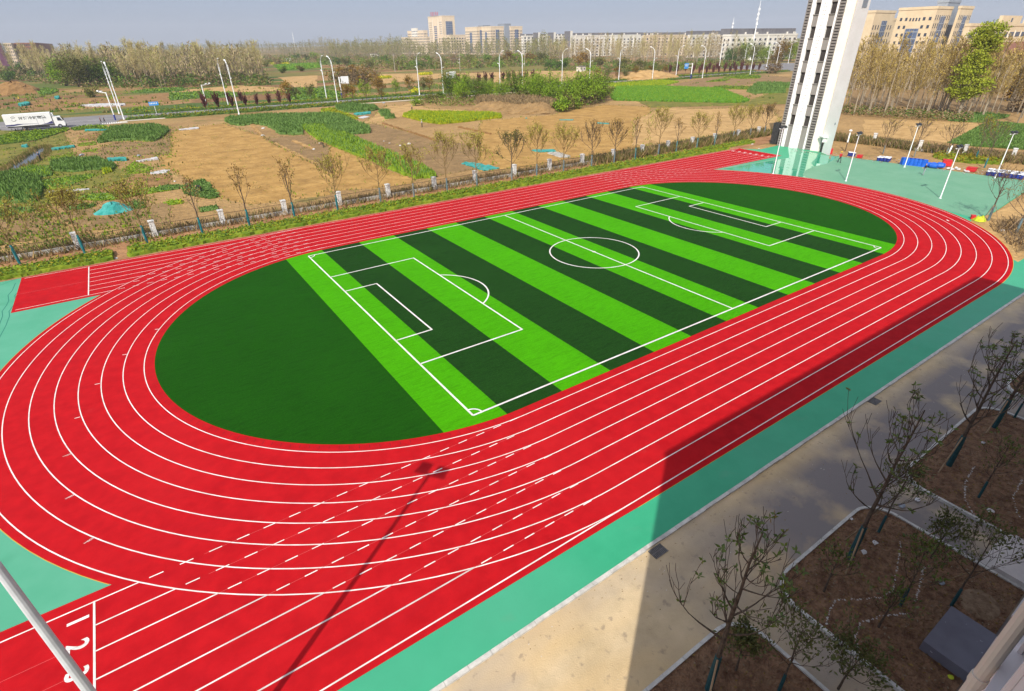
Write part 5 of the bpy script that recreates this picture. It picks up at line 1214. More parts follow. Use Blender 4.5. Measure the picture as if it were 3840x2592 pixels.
def lamp():
    t = empty('street_lamp', (0, 0, 0), 'x', 'street lamp', 'white double-arm street lamps along the road')
    q = MB(); q.tube([(0, 0, 0), (0, 0, 6), (0, 0, 11.6)], [.17, .13, .10], 8); q.build('pole', m_steelw, t)
    q = MB()
    for dx in (-.12, .12):
        q.tube([(dx, 0, 11.4), (dx, 0, 12.6), (dx*.9, -.35, 13.7), (dx*.5, -1.2, 14.5), (dx*.2, -2.2, 14.95)], [.07, .07, .065, .06, .05], 6)
    q.tube([(0, 0, 9.1), (0, .35, 9.9), (0, .9, 10.25)], [.07, .06, .05], 6)
    q.tube([(0, 0, 8.9), (0, .02, 9.6)], .17, 8)
    q.build('arm', m_steelw, t)
    for nm, p, d, L, wd in (('lamp_head', (0, -2.1, 14.98), Vector((0, -1, .22)), 1.5, .26), ('lamp_head', (0, .8, 10.25), Vector((0, 1, .18)), .95, .2)):
        q = MB(); p = Vector(p); d.normalize(); sx = Vector((1, 0, 0)); up = sx.cross(d)*-1
        pts = []
        for t_, wf in ((0, .6), (.25, 1), (1, .75)):
            for a, e in ((-1, -.5), (1, -.5), (.8, .5), (-.8, .5)): pts.append(tuple(p+d*L*t_+sx*a*wd*wf+up*e*.16))
        q.v = pts; q.f = [(3, 2, 1, 0), (8, 9, 10, 11)]+[(j*4+i, j*4+(i+1) % 4, j*4+4+(i+1) % 4, j*4+4+i) for j in (0, 1) for i in range(4)]; q.m = [0]*len(q.f)
        q.build(nm, m_white, t)
    q = MB(); q.lathe([(.26, 0), (.26, .06), (.2, .5), (.18, .7)], (0, 0, 0), 8); q.build('base', m_steelw, t)
    return t
L0 = lamp(); lx = [(-35.6, 191.5, 0), (-3.0, 187.4, 1), (32.0, 187.8, 1), (69.2, 183.6, 1), (108.6, 183, 1), (146.5, 186, 1), (183.4, 185, 1), (226.8, 184.6, 1), (265, 185.5, 1), (324.5, 193.3, 0)]
ln2 = [(-35.0, 171.2, 1), (-4.7, 159.6, 1), (30.5, 170.6, 1), (73.9, 171.4, 1), (111.8, 170.2, 1), (149.5, 169.5, 1), (193.4, 171.2, 1), (227.5, 167.2, 1), (271.2, 168.4, 1), (328, 188.7, 0)]
for i, (x, y, _) in enumerate(lx):
    lab = 'white double-arm street lamp on the far side of the road, %s from the left' % ordn(i+1)
    if i == 0: L0.location = (x, y, .03); L0['label'] = lab
    else: dup(L0, (x, y, .03), R6.uniform(-.05, .05), lab)
for i, (x, y, _) in enumerate(ln2):
    dup(L0, (x, y, .03), PI+R6.uniform(-.05, .05), 'white double-arm street lamp on the near side of the road, %s from the left' % ordn(i+1))
for i, (bx_, by_, H) in enumerate(((2790, 240, 14), (2895, 232, 14.5), (2955, 238, 15), (2700, 230, 13.5))):
    P = G(bx_, by_, .03); dup(L0, P, (i % 2)*PI+.6, 'distant white street lamp near the road crossing, %s of four' % ordn(i+1), H/15)
# traffic signs and small poles
def gantry(P, H, arm, panel_m, lab, marks, rz=0):
    t = empty('road_sign', (P.x, P.y, .03), lab, 'road sign', None, rz)
    q = MB(); q.tube([(0, 0, 0), (0, 0, 2.3)], .26, 8); q.build('post_base', m_bluep, t)
    q = MB(); q.tube([(0, 0, 2.303), (0, 0, H)], .24, 8); q.build('post', m_white, t)
    s = 1 if arm > 0 else -1
    q = MB(); 
    for z in (H-.35, H-1.9): q.tube([(s*.2, 0, z), (arm, 0, z)], .11, 6)
    q.build('arm', m_white, t)
    q = MB(); x0, x1 = sorted((arm, arm-s*3.0)); q.box(x0, -.22, H-2.4, x1, -.12, H+.15); q.build('panel', panel_m, t)
    if marks:
        q = MB(); R = random.Random(4); y = -.225
        for rz_ in (H-.25, H-.85):
            x = x0+.25
            while x < x1-.3:
                L = R.uniform(.2, .35); q.box(x, y, rz_-.3, x+L, y+.003, rz_); x += L+.14
        q.box(x0+.9, y, H-1.5, x0+1.15, y+.003, H-1.05); q.box(x1-1.2, y, H-1.5, x1-.95, y+.003, H-1.05)
        q.build('panel_marks', m_white, t)
    return t
gantry(Vector((38.4, 188.9, 0)), 7.8, 3.6, m_white, 'white backed road sign on post with blue base beyond the road', False)
gantry(Vector((84.0, 186.2, 0)), 7.8, 4.0, m_white, 'white road sign arm half hidden behind the bushes', False)
gantry(Vector((217.4, 166.6, 0)), 7.4, -6.2, m_lblue, 'blue and white direction sign on arm beside the purple trees', True)
def small_sign(P, H, m, w_, h_, lab):
    t = empty('road_sign', (P.x, P.y, .03), lab, 'road sign'); q = MB(); q.tube([(0, 0, 0), (0, 0, H)], .06, 6); q.build('post', m_white, t)
    q = MB(); q.box(-w_, -.12, H-h_*.2, w_, -.06, H+h_); q.build('panel', m, t)
    q = MB(); 
    for i in range(5): q.box(-w_*.8+i*w_*.33, -.124, H+h_*.25, -w_*.62+i*w_*.33, -.1205, H+h_*.7)
    q.build('panel_marks', m_white, t)
small_sign(hz(H_, 2145, 1222), 3.3, m_lblue, 1.3, .9, 'small light blue sign on white post at the roadside hedge')
def cam_pole(P, H, lab, rz):
    t = empty('camera_pole', (P.x, P.y, .03), lab, 'pole', None, rz); q = MB(); q.tube([(0, 0, 0), (0, 0, 1.5)], .22, 8); q.build('base', m_bluep, t); q = MB(); q.tube([(0, 0, 1.503), (0, 0, H)], .15, 8); q.build('post', m_white, t)
    q = MB(); q.tube([(0, 0, H-.2), (2.6, 0, H+.1)], .09, 6); q.box(1.2, -.2, H+.1, 1.8, .2, H+.4); q.box(2.3, -.2, H+.2, 2.9, .2, H+.5); q.build('arm', m_white, t)
cam_pole(hz(I_, 500, 1098), 7.2, 'white camera pole behind the purple trees left of the lamp pair', 0)
cam_pole(hz(H_, 1575, 1275), 7.6, 'white camera pole with blue base beside the first lamp pair', PI*.75)
def util(P, H, lab, cross=True):
    t = MB(); t.tube([(0, 0, 0), (0, 0, H)], [.2, .13], 6)
    if cross: t.box(-.9, -.06, H-.8, .9, .06, H-.65)
    o = t.build('utility_pole', mat('concrete_pole', (.36, .33, .27), (.44, .4, .33), 2) if 'concrete_pole' not in MATS else MATS['concrete_pole']); o.location = P; tag(o, lab, 'pole', 'concrete utility poles in the fields'); return o
util(G(157, 272), 12, 'thin concrete utility pole far off in the field at the left')
util(hz(J_, 878, 870), 11.5, 'concrete utility pole left of the second lamp pair'); util(hz(J_, 1763, 862), 11.6, 'concrete utility pole in front of the white shed'); util(hz(F_, 463, 690), 11.5, 'concrete utility pole beside the third lamp pair', True)
util(G(434, 272), 12, 'thin concrete utility pole before the left grove'); util(hz(F_, 2115, 690), 9, 'leaning concrete pole before the bare grove')
def mast(P, H, lab):
    t = empty('telecom_mast', (P.x, P.y, 0), lab, 'mast', 'white telecom masts'); q = MB(); q.tube([(0, 0, 0), (0, 0, H*.75), (0, 0, H)], [H*.014, H*.009, H*.003], 8); q.build('pole', m_white, t)
    R = random.Random(int(P.x))
    for z in (.60, .68, .76, .84):
        q = MB()
        for i in range(3):
            a = i*2.1+z*9; c = (H*.016*math.cos(a), H*.016*math.sin(a)); q.box(c[0]-.2, c[1]-.2, H*z, c[0]+.2, c[1]+.2, H*(z+.035))
        q.lathe([(H*.017, 0), (H*.017, .2)], (0, 0, H*z-.3), 10); q.build('antenna_ring', m_white, t)
for c, ty, lab in (((2813, 226), 1, 'tallest white telecom mast, left of the training tower'), ((2727, 224), 65, 'shorter white telecom mast behind the white apartment block'), ((1108, 188), 118, 'white telecom mast alone above the distant tree belt')):
    P = G(*c); mast(P, HT(P, ty), lab)

# ------------------------------------------------------------------ truck
TR = empty('box_truck', (-55.0, 162.6, .04), 'white refrigerated box truck with black lettering on the road at the left edge', 'truck')
def box_obj(name, x0, y0, z0, x1, y1, z1, m, par=None): q = MB(); q.box(x0, y0, z0, x1, y1, z1); return q.build(name, m, par or TR)
cb = box_obj('cargo_box', -6.4, -1.25, 1.15, 3.6, 1.25, 4.0, m_white)
tm = text_mesh('环博冷链物流', 'lettering', m_blk, .80, Matrix.Translation((-.35, -1.262, 2.95)) @ Matrix.Rotation(PI/2, 4, 'X') @ Matrix.Scale(1.22, 4, (1, 0, 0)), cb, bold=0.012)
q = MB()
for a0, a1, r in ((.5, 2.6, .55), (3.6, 5.8, .55), (0.2, 3.4, .28)):
    P = [(-4.35+r*math.cos(a), 2.95+r*math.sin(a)) for a in [a0+(a1-a0)*i/14 for i in range(15)]]
    for i in range(14):
        d = Vector((P[i+1][0]-P[i][0], P[i+1][1]-P[i][1])).normalized(); n_ = Vector((-d.y, d.x))*.045
        q.face([(P[i][0]-n_.x, -1.259, P[i][1]-n_.y), (P[i+1][0]-n_.x, -1.259, P[i+1][1]-n_.y), (P[i+1][0]+n_.x, -1.259, P[i+1][1]+n_.y), (P[i][0]+n_.x, -1.259, P[i][1]+n_.y)])
q.build('emblem', m_blk, cb)
q = MB(); q.face([(-6.38, -1.256, 1.25), (-4.9, -1.256, 1.25), (-2.0, -1.256, 1.62), (-6.38, -1.256, 1.62)]); q.face([(3.58, -1.256, 1.2), (3.58, -1.256, 1.95), (2.3, -1.256, 1.45), (1.0, -1.256, 1.22)]); q.face([(-4.9, -1.257, 1.6), (.5, -1.257, 1.42), (.5, -1.257, 1.47), (-4.0, -1.257, 1.72)])
q.build('stripe', mat('navy_stripe', (.05, .05, .16)), cb)
q = MB(); q.box(.35, -1.275, 1.2, .39, -1.252, 3.3); q.box(1.75, -1.275, 1.2, 1.79, -1.252, 3.3); q.box(.392, -1.275, 3.26, 1.748, -1.252, 3.3); q.build('side_door', m_cgrey, cb)
q = MB(); q.box(-6.3, -.5, .82, 5.6, .5, 1.145); q.box(-6.3, -1.2, 1.0, 3.5, -1.1, 1.14); q.box(-2.9, -1.2, .5, 2.6, -1.15, .85); q.build('chassis', m_blk, TR)
q = MB()                                      # cab: profile extruded across
pf = [(3.85, .55), (6.1, .55), (6.2, 1.15), (6.05, 1.75), (5.55, 2.85), (4.1, 2.95), (3.85, 2.8)]
k = len(q.v); q.v = [(x, -1.15, z) for x, z in pf]+[(x, 1.15, z) for x, z in pf]; n_ = len(pf)
q.f = [tuple(range(n_)), tuple(range(2*n_-1, n_-1, -1))]+[(i, i+n_, (i+1) % n_+n_, (i+1) % n_) for i in range(n_)]; q.m = [0]*len(q.f)
cabo = q.build('cab', m_white, TR)
q = MB(); q.face([(4.75, -1.153, 1.85), (5.85, -1.153, 1.75), (5.4, -1.153, 2.65), (4.75, -1.153, 2.7)]); q.face([(4.75, 1.153, 1.85), (4.75, 1.153, 2.7), (5.4, 1.153, 2.65), (5.85, 1.153, 1.75)]); q.build('side_window', m_glass, cabo)
q = MB(); q.face([(6.055, -1.0, 1.80), (6.055, 1.0, 1.80), (5.60, 1.0, 2.76), (5.60, -1.0, 2.76)]); q.build('windscreen', m_glass, cabo)
for s in (-1, 1):
    q = MB(); q.tube([(5.7, s*1.16, 2.6), (5.95, s*1.38, 2.5), (5.95, s*1.38, 1.9)], .05, 5); q.box(5.9, s*1.38-.09, 1.85, 6.0, s*1.38+.09, 2.4); q.build('mirror', m_blk, cabo)
    q = MB(); q.box(6.12, s*.85-.2, .75, 6.22, s*.85+.2, .95); q.build('headlight', m_film, cabo)
box_obj('bumper', 6.13, -1.1, .4, 6.3, 1.1, .72, m_blk); box_obj('cooling_unit', 3.603, -.95, 2.95, 4.15, .95, 3.75, m_white)
for x in (4.9, -2.9):
    for s in (-1, 1):
        q = MB(); q.tube([(x, s*.82, .5), (x, s*1.16, .5)], .5, 18); tw = q.build('wheel', m_rubber, TR)
        q = MB(); q.tube([(x, s*1.163, .5), (x, s*1.18, .5)], .27, 12); q.build('rim', m_cgrey, tw)

# ------------------------------------------------------------------ roadside trees and bushes
def clump_crown(b, c, rx, rz_, n, L, R, mi=(0,), hollow=.35):
    """leaf-sized faces in several clumps through an ellipsoid"""
    K = max(5, n//45); cl = []
    for _ in range(K):
        while True:
            v = Vector((R.uniform(-1, 1), R.uniform(-1, 1), R.uniform(-1, 1)))
            if hollow < v.length < 1: break
        cl.append(v)
    for i in range(n):
        v = R.choice(cl)+Vector((R.gauss(0, .22), R.gauss(0, .22), R.gauss(0, .2)))
        p = Vector((c[0]+v.x*rx, c[1]+v.y*rx, c[2]+v.z*rz_))
        b.leaf(p, (R.uniform(-1, 1), R.uniform(-1, 1), R.uniform(-.6, 1)), L*R.uniform(.6, 1.4), L*.55, R.choice(mi), R)
def small_tree(kind, seed):
    R = random.Random(seed); r = empty({'purple': 'purple_leaf_tree', 'round': 'roadside_tree', 'bush': 'bush', 'willow': 'willow_tree', 'lime': 'poplar_tree'}[kind], (0, 0, 0), 'x', 'bush' if kind == 'bush' else 'tree')
    b = MB(); q = MB()
    if kind == 'purple':
        b.tube([(0, 0, 0), (0, 0, 1.5), (.03, 0, 4)], [.07, .06, .02], 5)
        for i in range(34):
            a = R.uniform(0, 2*PI); z0 = R.uniform(1.2, 3.2); s = R.uniform(.2, .85); tip = Vector((math.cos(a)*s, math.sin(a)*s, min(5.2, z0+R.uniform(1.2, 2.2))))
            b.tube([(0, 0, z0), tip], [.03, .01], 3)
            for k in range(16):
                p = Vector((0, 0, z0)).lerp(tip, R.uniform(.25, 1.02)); q.leaf(p, (math.cos(a)*.4+R.uniform(-.5, .5), math.sin(a)*.4+R.uniform(-.5, .5), 1), .42, .2, 0, R)
        b.build('trunk', m_bark, r); q.build('crown', g_purple, r)
    elif kind == 'round':
        b.tube([(0, 0, 0), (0, 0, 1.6), (.1, 0, 4.6)], [.12, .10, .03], 6); tips = []
        for i in range(9): a = i*2.4; grow(b, (0, 0, 1.7+i*.3), (math.cos(a), math.sin(a), .8), 1.9, .06, 1, R, tips, 4, .5, .3, 3, 0, .02)
        clump_crown(q, (0, 0, 4.3), 1.9, 2.2, 620, .42, R); b.build('trunk', m_bark, r); q.build('crown', g_autumn, r)
    elif kind == 'bush':
        for i in range(7): a = R.uniform(0, 6.3); b.tube([(0, 0, 0), (math.cos(a)*.6, math.sin(a)*.6, 1.2), (math.cos(a)*1.2, math.sin(a)*1.2, 2.2)], [.06, .04, .02], 4)
        clump_crown(q, (0, 0, 1.45), 1.9, 1.35, 720, .42, R, hollow=.2); b.build('stem', m_bark, r); q.build('crown', g_bush, r)
    elif kind == 'willow':
        tips = []
        for i in range(5): a = i*1.3; grow(b, (math.cos(a)*.3, math.sin(a)*.3, 0), (math.cos(a)*.45, math.sin(a)*.45, 1), 5.2, .16, 2, R, tips, 5, .6, .3, 3, 0, .025)
        clump_crown(q, (0, 0, 4.9), 4.0, 3.4, 2600, .46, R, hollow=.25)
        for (p, d) in tips:
            for k in range(9): q.leaf(p+Vector((R.gauss(0, .4), R.gauss(0, .4), R.gauss(0, .4))), (R.uniform(-1, 1), R.uniform(-1, 1), R.uniform(-1, .5)), .5, .2, 0, R)
        b.build('trunk', m_bark, r); q.build('crown', g_bush, r)
    elif kind == 'lime':
        b.tube([(0, 0, 0), (.1, 0, 10), (.2, 0, 21)], [.35, .22, .05], 7); tips = []
        for i in range(26): a = i*2.4; grow(b, (0, 0, 2+i*.7), (math.cos(a), math.sin(a), 1.1), 4.2*(1-i/36), .10, 1, R, tips, 4, .5, .4, 3, 0, .025)
        for i in range(11):
            z = 6.0+i*1.5; rr = 4.5*(.8+.2*math.sin(i*.9))*(1 if i < 8 else .72)
            clump_crown(q, (R.uniform(-.6, .6), R.uniform(-.6, .6), z), rr, 1.6, 1000, .55, R, hollow=.3)
        b.build('trunk', m_polebark, r); q.build('crown', g_lit, r)
    return r
def recolour(root, name, m):
    for c in root.children:
        if c.name.split('.')[0] == name:
            c.data = c.data.copy(); c.data.materials[0] = m
protos = {}
def plant(kind, P, sc, lab, grp, rz=None, crown=None):
    key = (kind, crown.name if crown else '', R6.randint(0, 2) if kind != 'lime' else 0)
    if key not in protos:
        o = small_tree(kind, len(protos)*7+3)
        if crown: recolour(o, 'crown', crown)
        protos[key] = o; o.location = (P.x, P.y, .02); o.rotation_euler = (0, 0, R6.uniform(0, 6)); o.scale = (sc,)*3; o['label'] = lab; o['group'] = grp
        return o
    return dup(protos[key], (P.x, P.y, .02), R6.uniform(0, 6), lab, sc*R6.uniform(.97, 1.03), grp)
for i, x in enumerate((-12.4, -8.6, -4.4, -.5, 3.2, 7.0, 10.5, 13.8)): plant('purple', Vector((x, 169.4, 0)), R6.uniform(.95, 1.12), 'dark purple columnar tree before the road at the left, %s in its row' % ordn(i+1), 'purple trees along the road')
for i, x in enumerate((-10.7, -6.9, -2.6, 1.5)): plant('purple', Vector((x, 187.5, 0)), 1.0, 'dark purple columnar tree across the road at the left, %s in its row' % ordn(i+1), 'purple trees along the road')
for i, x in enumerate((220, 226, 232, 237.5, 242, 247, 252, 257, 262, 267, 273, 279)): plant('purple', Vector((x, 168.4, 0)), 1.15, 'dark purple columnar tree by the road at the right, %s in its row' % ordn(i+1), 'purple trees along the road')
for i, x in enumerate((225, 231, 238, 245, 252, 259, 266, 274, 282, 290)): plant('purple', Vector((x, 187.6, 0)), 1.2, 'dark purple columnar tree across the road at the right, %s in its row' % ordn(i+1), 'purple trees along the road')
for i, x in enumerate((88, 90.5, 94, 101, 104.5, 108, 114, 117, 120, 124, 127, 131)): plant('purple', Vector((x, 188.6, 0)), 1.35, 'dark purple tree across the road behind the green bushes, %s in its row' % ordn(i+1), 'purple trees along the road')
for i, (x, y, s, m) in enumerate(((17.5, 187.8, 1.15, g_autumn), (20.5, 187.5, .9, g_olive), (26, 187.5, 1.0, g_olive), (33.5, 171.0, 1.0, g_autumn), (36.4, 170.8, 1.05, g_autumn), (41.5, 170.8, 1.1, g_hedge), (47.5, 170.8, 1.0, g_autumn), (53.5, 187.8, 1.2, g_autumn), (60.5, 187.5, .95, g_hedge), (67, 187.5, 1.1, g_autumn), (73, 187.5, 1.05, g_olive), (76, 187.5, 1.0, g_autumn))):
    plant('round', Vector((x, y, 0)), s, 'small round-headed roadside tree, %s from the left after the purple trees' % ordn(i+1), 'round-headed trees along the road', None, m)
for i, x in enumerate((174, 180, 187, 193, 200, 206, 212, 218, 224)): plant('round', Vector((x, 190, 0)), .95, 'small roadside tree across the road behind the wheat field, %s in its row' % ordn(i+1), 'round-headed trees along the road', None, (g_autumn, g_olive)[i % 2])
# green bushes and willows between the plots and the road
wil = [(1690, 372, 1.0, 'w'), (1712, 350, .8, 'b'), (1745, 380, 1.0, 'w'), (1790, 382, .85, 'w'), (1650, 376, .7, 'b'), (1620, 385, .7, 'b'), (1835, 372, .75, 'w'), (1880, 378, .7, 'w'), (1930, 372, .95, 'w'), (1965, 380, .8, 'b'), (2010, 380, .8, 'w'), (2060, 384, .8, 'b'), (2090, 388, 1.0, 'b'), (2135, 392, .95, 'w'), (2180, 395, 1.15, 'w'), (2215, 390, 1.1, 'w'), (2250, 380, .95, 'w'), (2270, 366, .85, 'b'), (1560, 398, .6, 'b'), (2120, 412, .9, 'b'), (2095, 420, 1.0, 'b'), (2160, 408, .8, 'b'), (2000, 372, .9, 'b'), (1990, 378, 1.0, 'w'), (2035, 381, 1.05, 'w'), (2075, 385, 1.0, 'w')]
for i, (x, y, s, k) in enumerate(sorted(wil)):
    plant('willow' if k == 'w' else 'bush', G(x, y), s*(.98 if k == 'w' else 1.6), ('fresh green willow' if k == 'w' else 'olive green bush')+' in the thicket before the road, %s plant from its left end' % ordn(i+1), 'green bushes before the road', None, (g_bush, g_bright, g_bright)[i % 3] if k == 'w' else (g_bright, g_olive, g_bush)[i % 3])
b = MB()
pp = [(p.x, p.y) for p in (G(1560, 398), G(1700, 404), G(1800, 402), G(2000, 398), G(2110, 425), G(2200, 405), G(2270, 385), G(2270, 368), G(1900, 368), G(1600, 376))]
tufts(b, pp, 6500, 2.0, .35, R6, (0, 1, 2), .5, 0, True); tag(b.build('undergrowth', [g_olive, g_bush, g_brown]), 'mixed undergrowth at the foot of the green thicket', 'undergrowth', kind='stuff')
plant('bush', hz(E_, 1640, 1000), 2.2, 'reddish brown bare bush beside the road at the right', 'lone bushes', None, g_brown)
for x, y, s, m, lab in ((hz(H_, 280, 640), 0, 3.2, g_deep, 'dark olive bush mass left of the utility pole'), (hz(H_, 420, 690), 0, 2.6, g_olive, 'olive bush right beside the dark bush mass at the left'), (hz(H_, 120, 740), 0, 2.4, g_deep, 'dark bush above the spoil heap'), (hz(H_, 230, 470), 0, 4.6, g_deep, 'dark green round tree at the far left before the buildings'), (hz(H_, 1290, 960), 0, 1.6, g_olive, 'grey-green bush between the distant plots')):
    plant('bush', x, s, lab, 'bushes at the far left', None, m)

# ------------------------------------------------------------------ bare poplar groves
def poplar_mesh(seed, H, buds, broad=1.0, twigs=1.0, tm=None):
    """two meshes: pale trunk, and the fan of rising twigs with buds"""
    R = random.Random(seed); b = MB(); q = MB()
    pts = [(R.uniform(-.12, .12)*i, R.uniform(-.12, .12)*i, H*i/5) for i in range(6)]
    b.tube(pts, [.17, .15, .12, .09, .06, .02], 5, 0, cap=False)
    n = int(46*twigs)
    for i in range(n):
        t = R.uniform(.25, .97); j = min(4, int(t*5)); o = Vector(pts[j]).lerp(Vector(pts[j+1]), t*5-j)
        a = R.uniform(0, 2*PI); L = H*.26*(1.05-t*.65)*R.uniform(.6, 1.2)*broad
        d = Vector((math.cos(a), math.sin(a), R.uniform(1.0, 2.2))).normalized(); tip = o+d*L
        q.tube([o, o.lerp(tip, .5)+Vector((0, 0, -.1)), tip], [.055, .035, .012], 3, 0, cap=False)
        for k in range(5):
            s0 = o.lerp(tip, R.uniform(.3, .95)); d2 = (d+Vector((R.uniform(-.7, .7), R.uniform(-.7, .7), R.uniform(0, .6)))).normalized(); e = s0+d2*L*R.uniform(.25, .5)
            w = d2.orthogonal().normalized()*.035
            q.face([s0-w, s0+w, e+w*.3, e-w*.3], 0)
            for z in range(buds):
                p = s0.lerp(e, R.uniform(.2, 1.1)); q.leaf(p, (R.uniform(-1, 1), R.uniform(-1, 1), R.uniform(-.2, 1)), .42, .17, 1, R)
    return b, q
POP = {}
R7_ = random.Random(77)
def poplar_proto(kind):
    H, buds, broad, tw, m1, m2 = {'tall': (20, 2, 1.15, 2.0, m_twig, m_bud), 'bare': (17, 1, .8, 1.3, m_twig, m_bud), 'gold': (17, 1, .9, 1.0, mat('gold_twigs', (.20, .135, .045), (.33, .235, .085), .35, rnd_obj=.25) if 'gold_twigs' not in MATS else MATS['gold_twigs'], mat('gold_buds', (.27, .20, .04), (.42, .31, .075), .3, rnd_obj=.25) if 'gold_buds' not in MATS else MATS['gold_buds'])}[kind]
    out = []
    for s in range(5):
        b, q = poplar_mesh(s*13+len(POP)*101, H, buds, broad, tw)
        r = empty('bare_poplar', (0, 0, 0), 'x', 'tree'); b.build('trunk', m_polebark, r); q.build('crown', [m1, m2], r); out.append([r, False])
    POP[kind] = out
for k in ('tall', 'bare', 'gold'): poplar_proto(k)
def poplar(kind, P, sc, lab, grp):
    e = R7_.choice(POP[kind]); rz = R7_.uniform(0, 6)
    if not e[1]:
        e[1] = True; o = e[0]; o.location = (P.x, P.y, 0); o.rotation_euler = (0, 0, rz); o.scale = (sc,)*3; o['label'] = lab; o['group'] = grp; return o
    return dup(e[0], (P.x, P.y, 0), rz, lab, sc, grp)
def grove(kind, n, reg, H0, lab, grp, H1=.12):
    """reg: photo-space quadrilateral of trunk bases on the ground"""
    k = 0
    H = {'tall': 20, 'bare': 17, 'gold': 17}[kind]
    xs = [p[0] for p in reg]; ys = [p[1] for p in reg]
    while k < n:
        x, y = R7_.uniform(min(xs), max(xs)), R7_.uniform(min(ys), max(ys))
        if not inpoly(x, y, reg): continue
        k += 1; poplar(kind, G(x, y), H0/H*R7_.uniform(1-H1, 1+H1), lab, grp)
grove('tall', 80, [(0, 238), (640, 236), (640, 332), (420, 332), (150, 300), (0, 270)], 18.3, 'bare slender poplar in the dense grove at the left beyond the road', 'poplars of the left grove', .24)
grove('tall', 42, [(620, 240), (990, 250), (1000, 318), (640, 322)], 17.5, 'bare pale-trunked poplar in the second grove behind the purple trees', 'poplars of the second grove', .2)
grove('bare', 90, [(2080, 222), (2760, 205), (2800, 240), (2500, 262), (2100, 240)], 19, 'thin leafless poplar in the grove before the long white building row', 'poplars of the middle grove', .2)
grove('gold', 78, [(3140, 385), (3400, 380), (3840, 400), (3860, 470), (3640, 448), (3300, 438), (3170, 432)], 15.8, 'golden-brown leafless poplar in the grove right of the training tower', 'poplars of the right grove', .2)
lt_ = plant('lime', G(3588, 442), .95, 'single bright green leafed poplar standing out of the bare right grove', 'green poplar')
for i, (x, y, s, m) in enumerate(((3750, 300, 2.6, g_hedgey), (3830, 330, 3.2, g_hedgey), (3800, 380, 2.4, g_autumn), (3700, 330, 1.6, g_bright), (3840, 420, 2.0, g_brown))):
    plant('bush', G(x, y), s, 'golden green bush in the right grove, %s from the green poplar' % ordn(i+1), 'bushes of the right grove', None, m)
b = MB()
tufts(b, [(p.x, p.y) for p in (G(3150, 432), G(3300, 444), G(3640, 462), G(3640, 440), G(3300, 420), G(3160, 412))], 3600, 1.7, .3, R6, (0, 1, 2, 2), .5, 0, True)
tufts(b, [(p.x, p.y) for p in (G(0, 300), G(200, 320), G(430, 340), G(660, 330), G(1000, 325), G(1010, 312), G(640, 312), G(0, 280))], 5200, 2.6, .7, R6, (0, 1, 2), .5, 0, True)
tufts(b, [(p.x, p.y) for p in (G(2090, 240), G(2500, 262), G(2800, 244), G(2780, 228), G(2500, 244), G(2090, 228))], 3600, 3.0, .7, R6, (0, 1, 2), .5, 0, True)
tag(b.build('undergrowth', [g_olive, g_deep, g_brown]), 'low undergrowth beneath the bare poplar groves', 'undergrowth', kind='stuff')
# olive willows before the left groves, scrub in the middle distance
for i, (x, y, s, m) in enumerate(((250, 322, 1.5, g_bright), (300, 326, 1.7, g_olive), (340, 322, 1.5, g_bush), (385, 318, 1.3, g_olive), (230, 312, 1.2, g_olive), (420, 318, 1.3, g_bush), (520, 300, 1.3, g_olive), (610, 290, 1.2, g_bush))):
    plant('willow', G(x, y), s*1.05, 'yellowish green willow before the left grove, %s of eight' % ordn(i+1), 'willows of the left grove', None, m)
scr = [(1320, 310, 2.3, g_brown), (1290, 300, 2.0, g_autumn), (1350, 318, 2.0, g_brown), (1370, 300, 1.8, g_olive), (1260, 305, 1.6, g_olive), (1330, 285, 2.0, g_autumn), (1570, 262, 2.2, g_deep), (1545, 255, 1.8, g_bush), (1440, 240, 2.4, g_deep), (1480, 245, 1.8, g_olive), (1180, 222, 3.0, g_hedge), (1150, 225, 2.6, g_olive), (1110, 222, 2.4, g_deep), (1220, 232, 2.2, g_olive), (1060, 275, 1.6, g_bush), (1130, 268, 1.6, g_olive), (1700, 240, 2.4, g_brown), (1660, 250, 2.0, g_brown), (1610, 240, 2.2, g_bush), (1760, 235, 2.2, g_olive), (1830, 230, 2.4, g_bush), (1910, 238, 3.0, g_autumn), (1940, 238, 2.8, g_hedge), (1985, 240, 2.8, g_autumn), (2040, 235, 3.4, g_olive), (2090, 262, 2.2, g_deep), (2060, 265, 2.0, g_deep), (2110, 255, 2.2, g_bush), (2180, 245, 3.0, g_autumn), (2240, 250, 2.6, g_olive), (2330, 255, 2.4, g_olive), (2400, 262, 2.0, g_olive), (1000, 250, 2.2, g_olive), (1040, 245, 2.0, g_brown), (880, 300, 1.6, g_olive), (960, 310, 1.4, g_deep), (1385, 255, 2.0, g_olive), (1300, 245, 2.4, g_olive), (1265, 240, 2.2, g_deep)]
for x, y, s, m in scr: plant('bush', G(x, y), s*1.05, 'large scrub bush scattered in the plots beyond the road', 'scrub beyond the road', None, m)
for i, (x, y, s, m) in enumerate(((2790, 232, 2.0, g_hedge), (2830, 236, 1.9, g_olive), (2860, 238, 1.6, g_hedge), (2930, 232, 2.2, g_autumn), (2960, 232, 2.0, g_hedge), (2900, 246, 1.3, g_autumn), (2760, 238, 1.7, g_olive), (2735, 240, 1.5, g_deep))):
    plant('willow', G(x, y), s*.8, 'green tree in front of the white apartment block, %s of eight' % ordn(i+1), 'trees before the apartments', None, m)
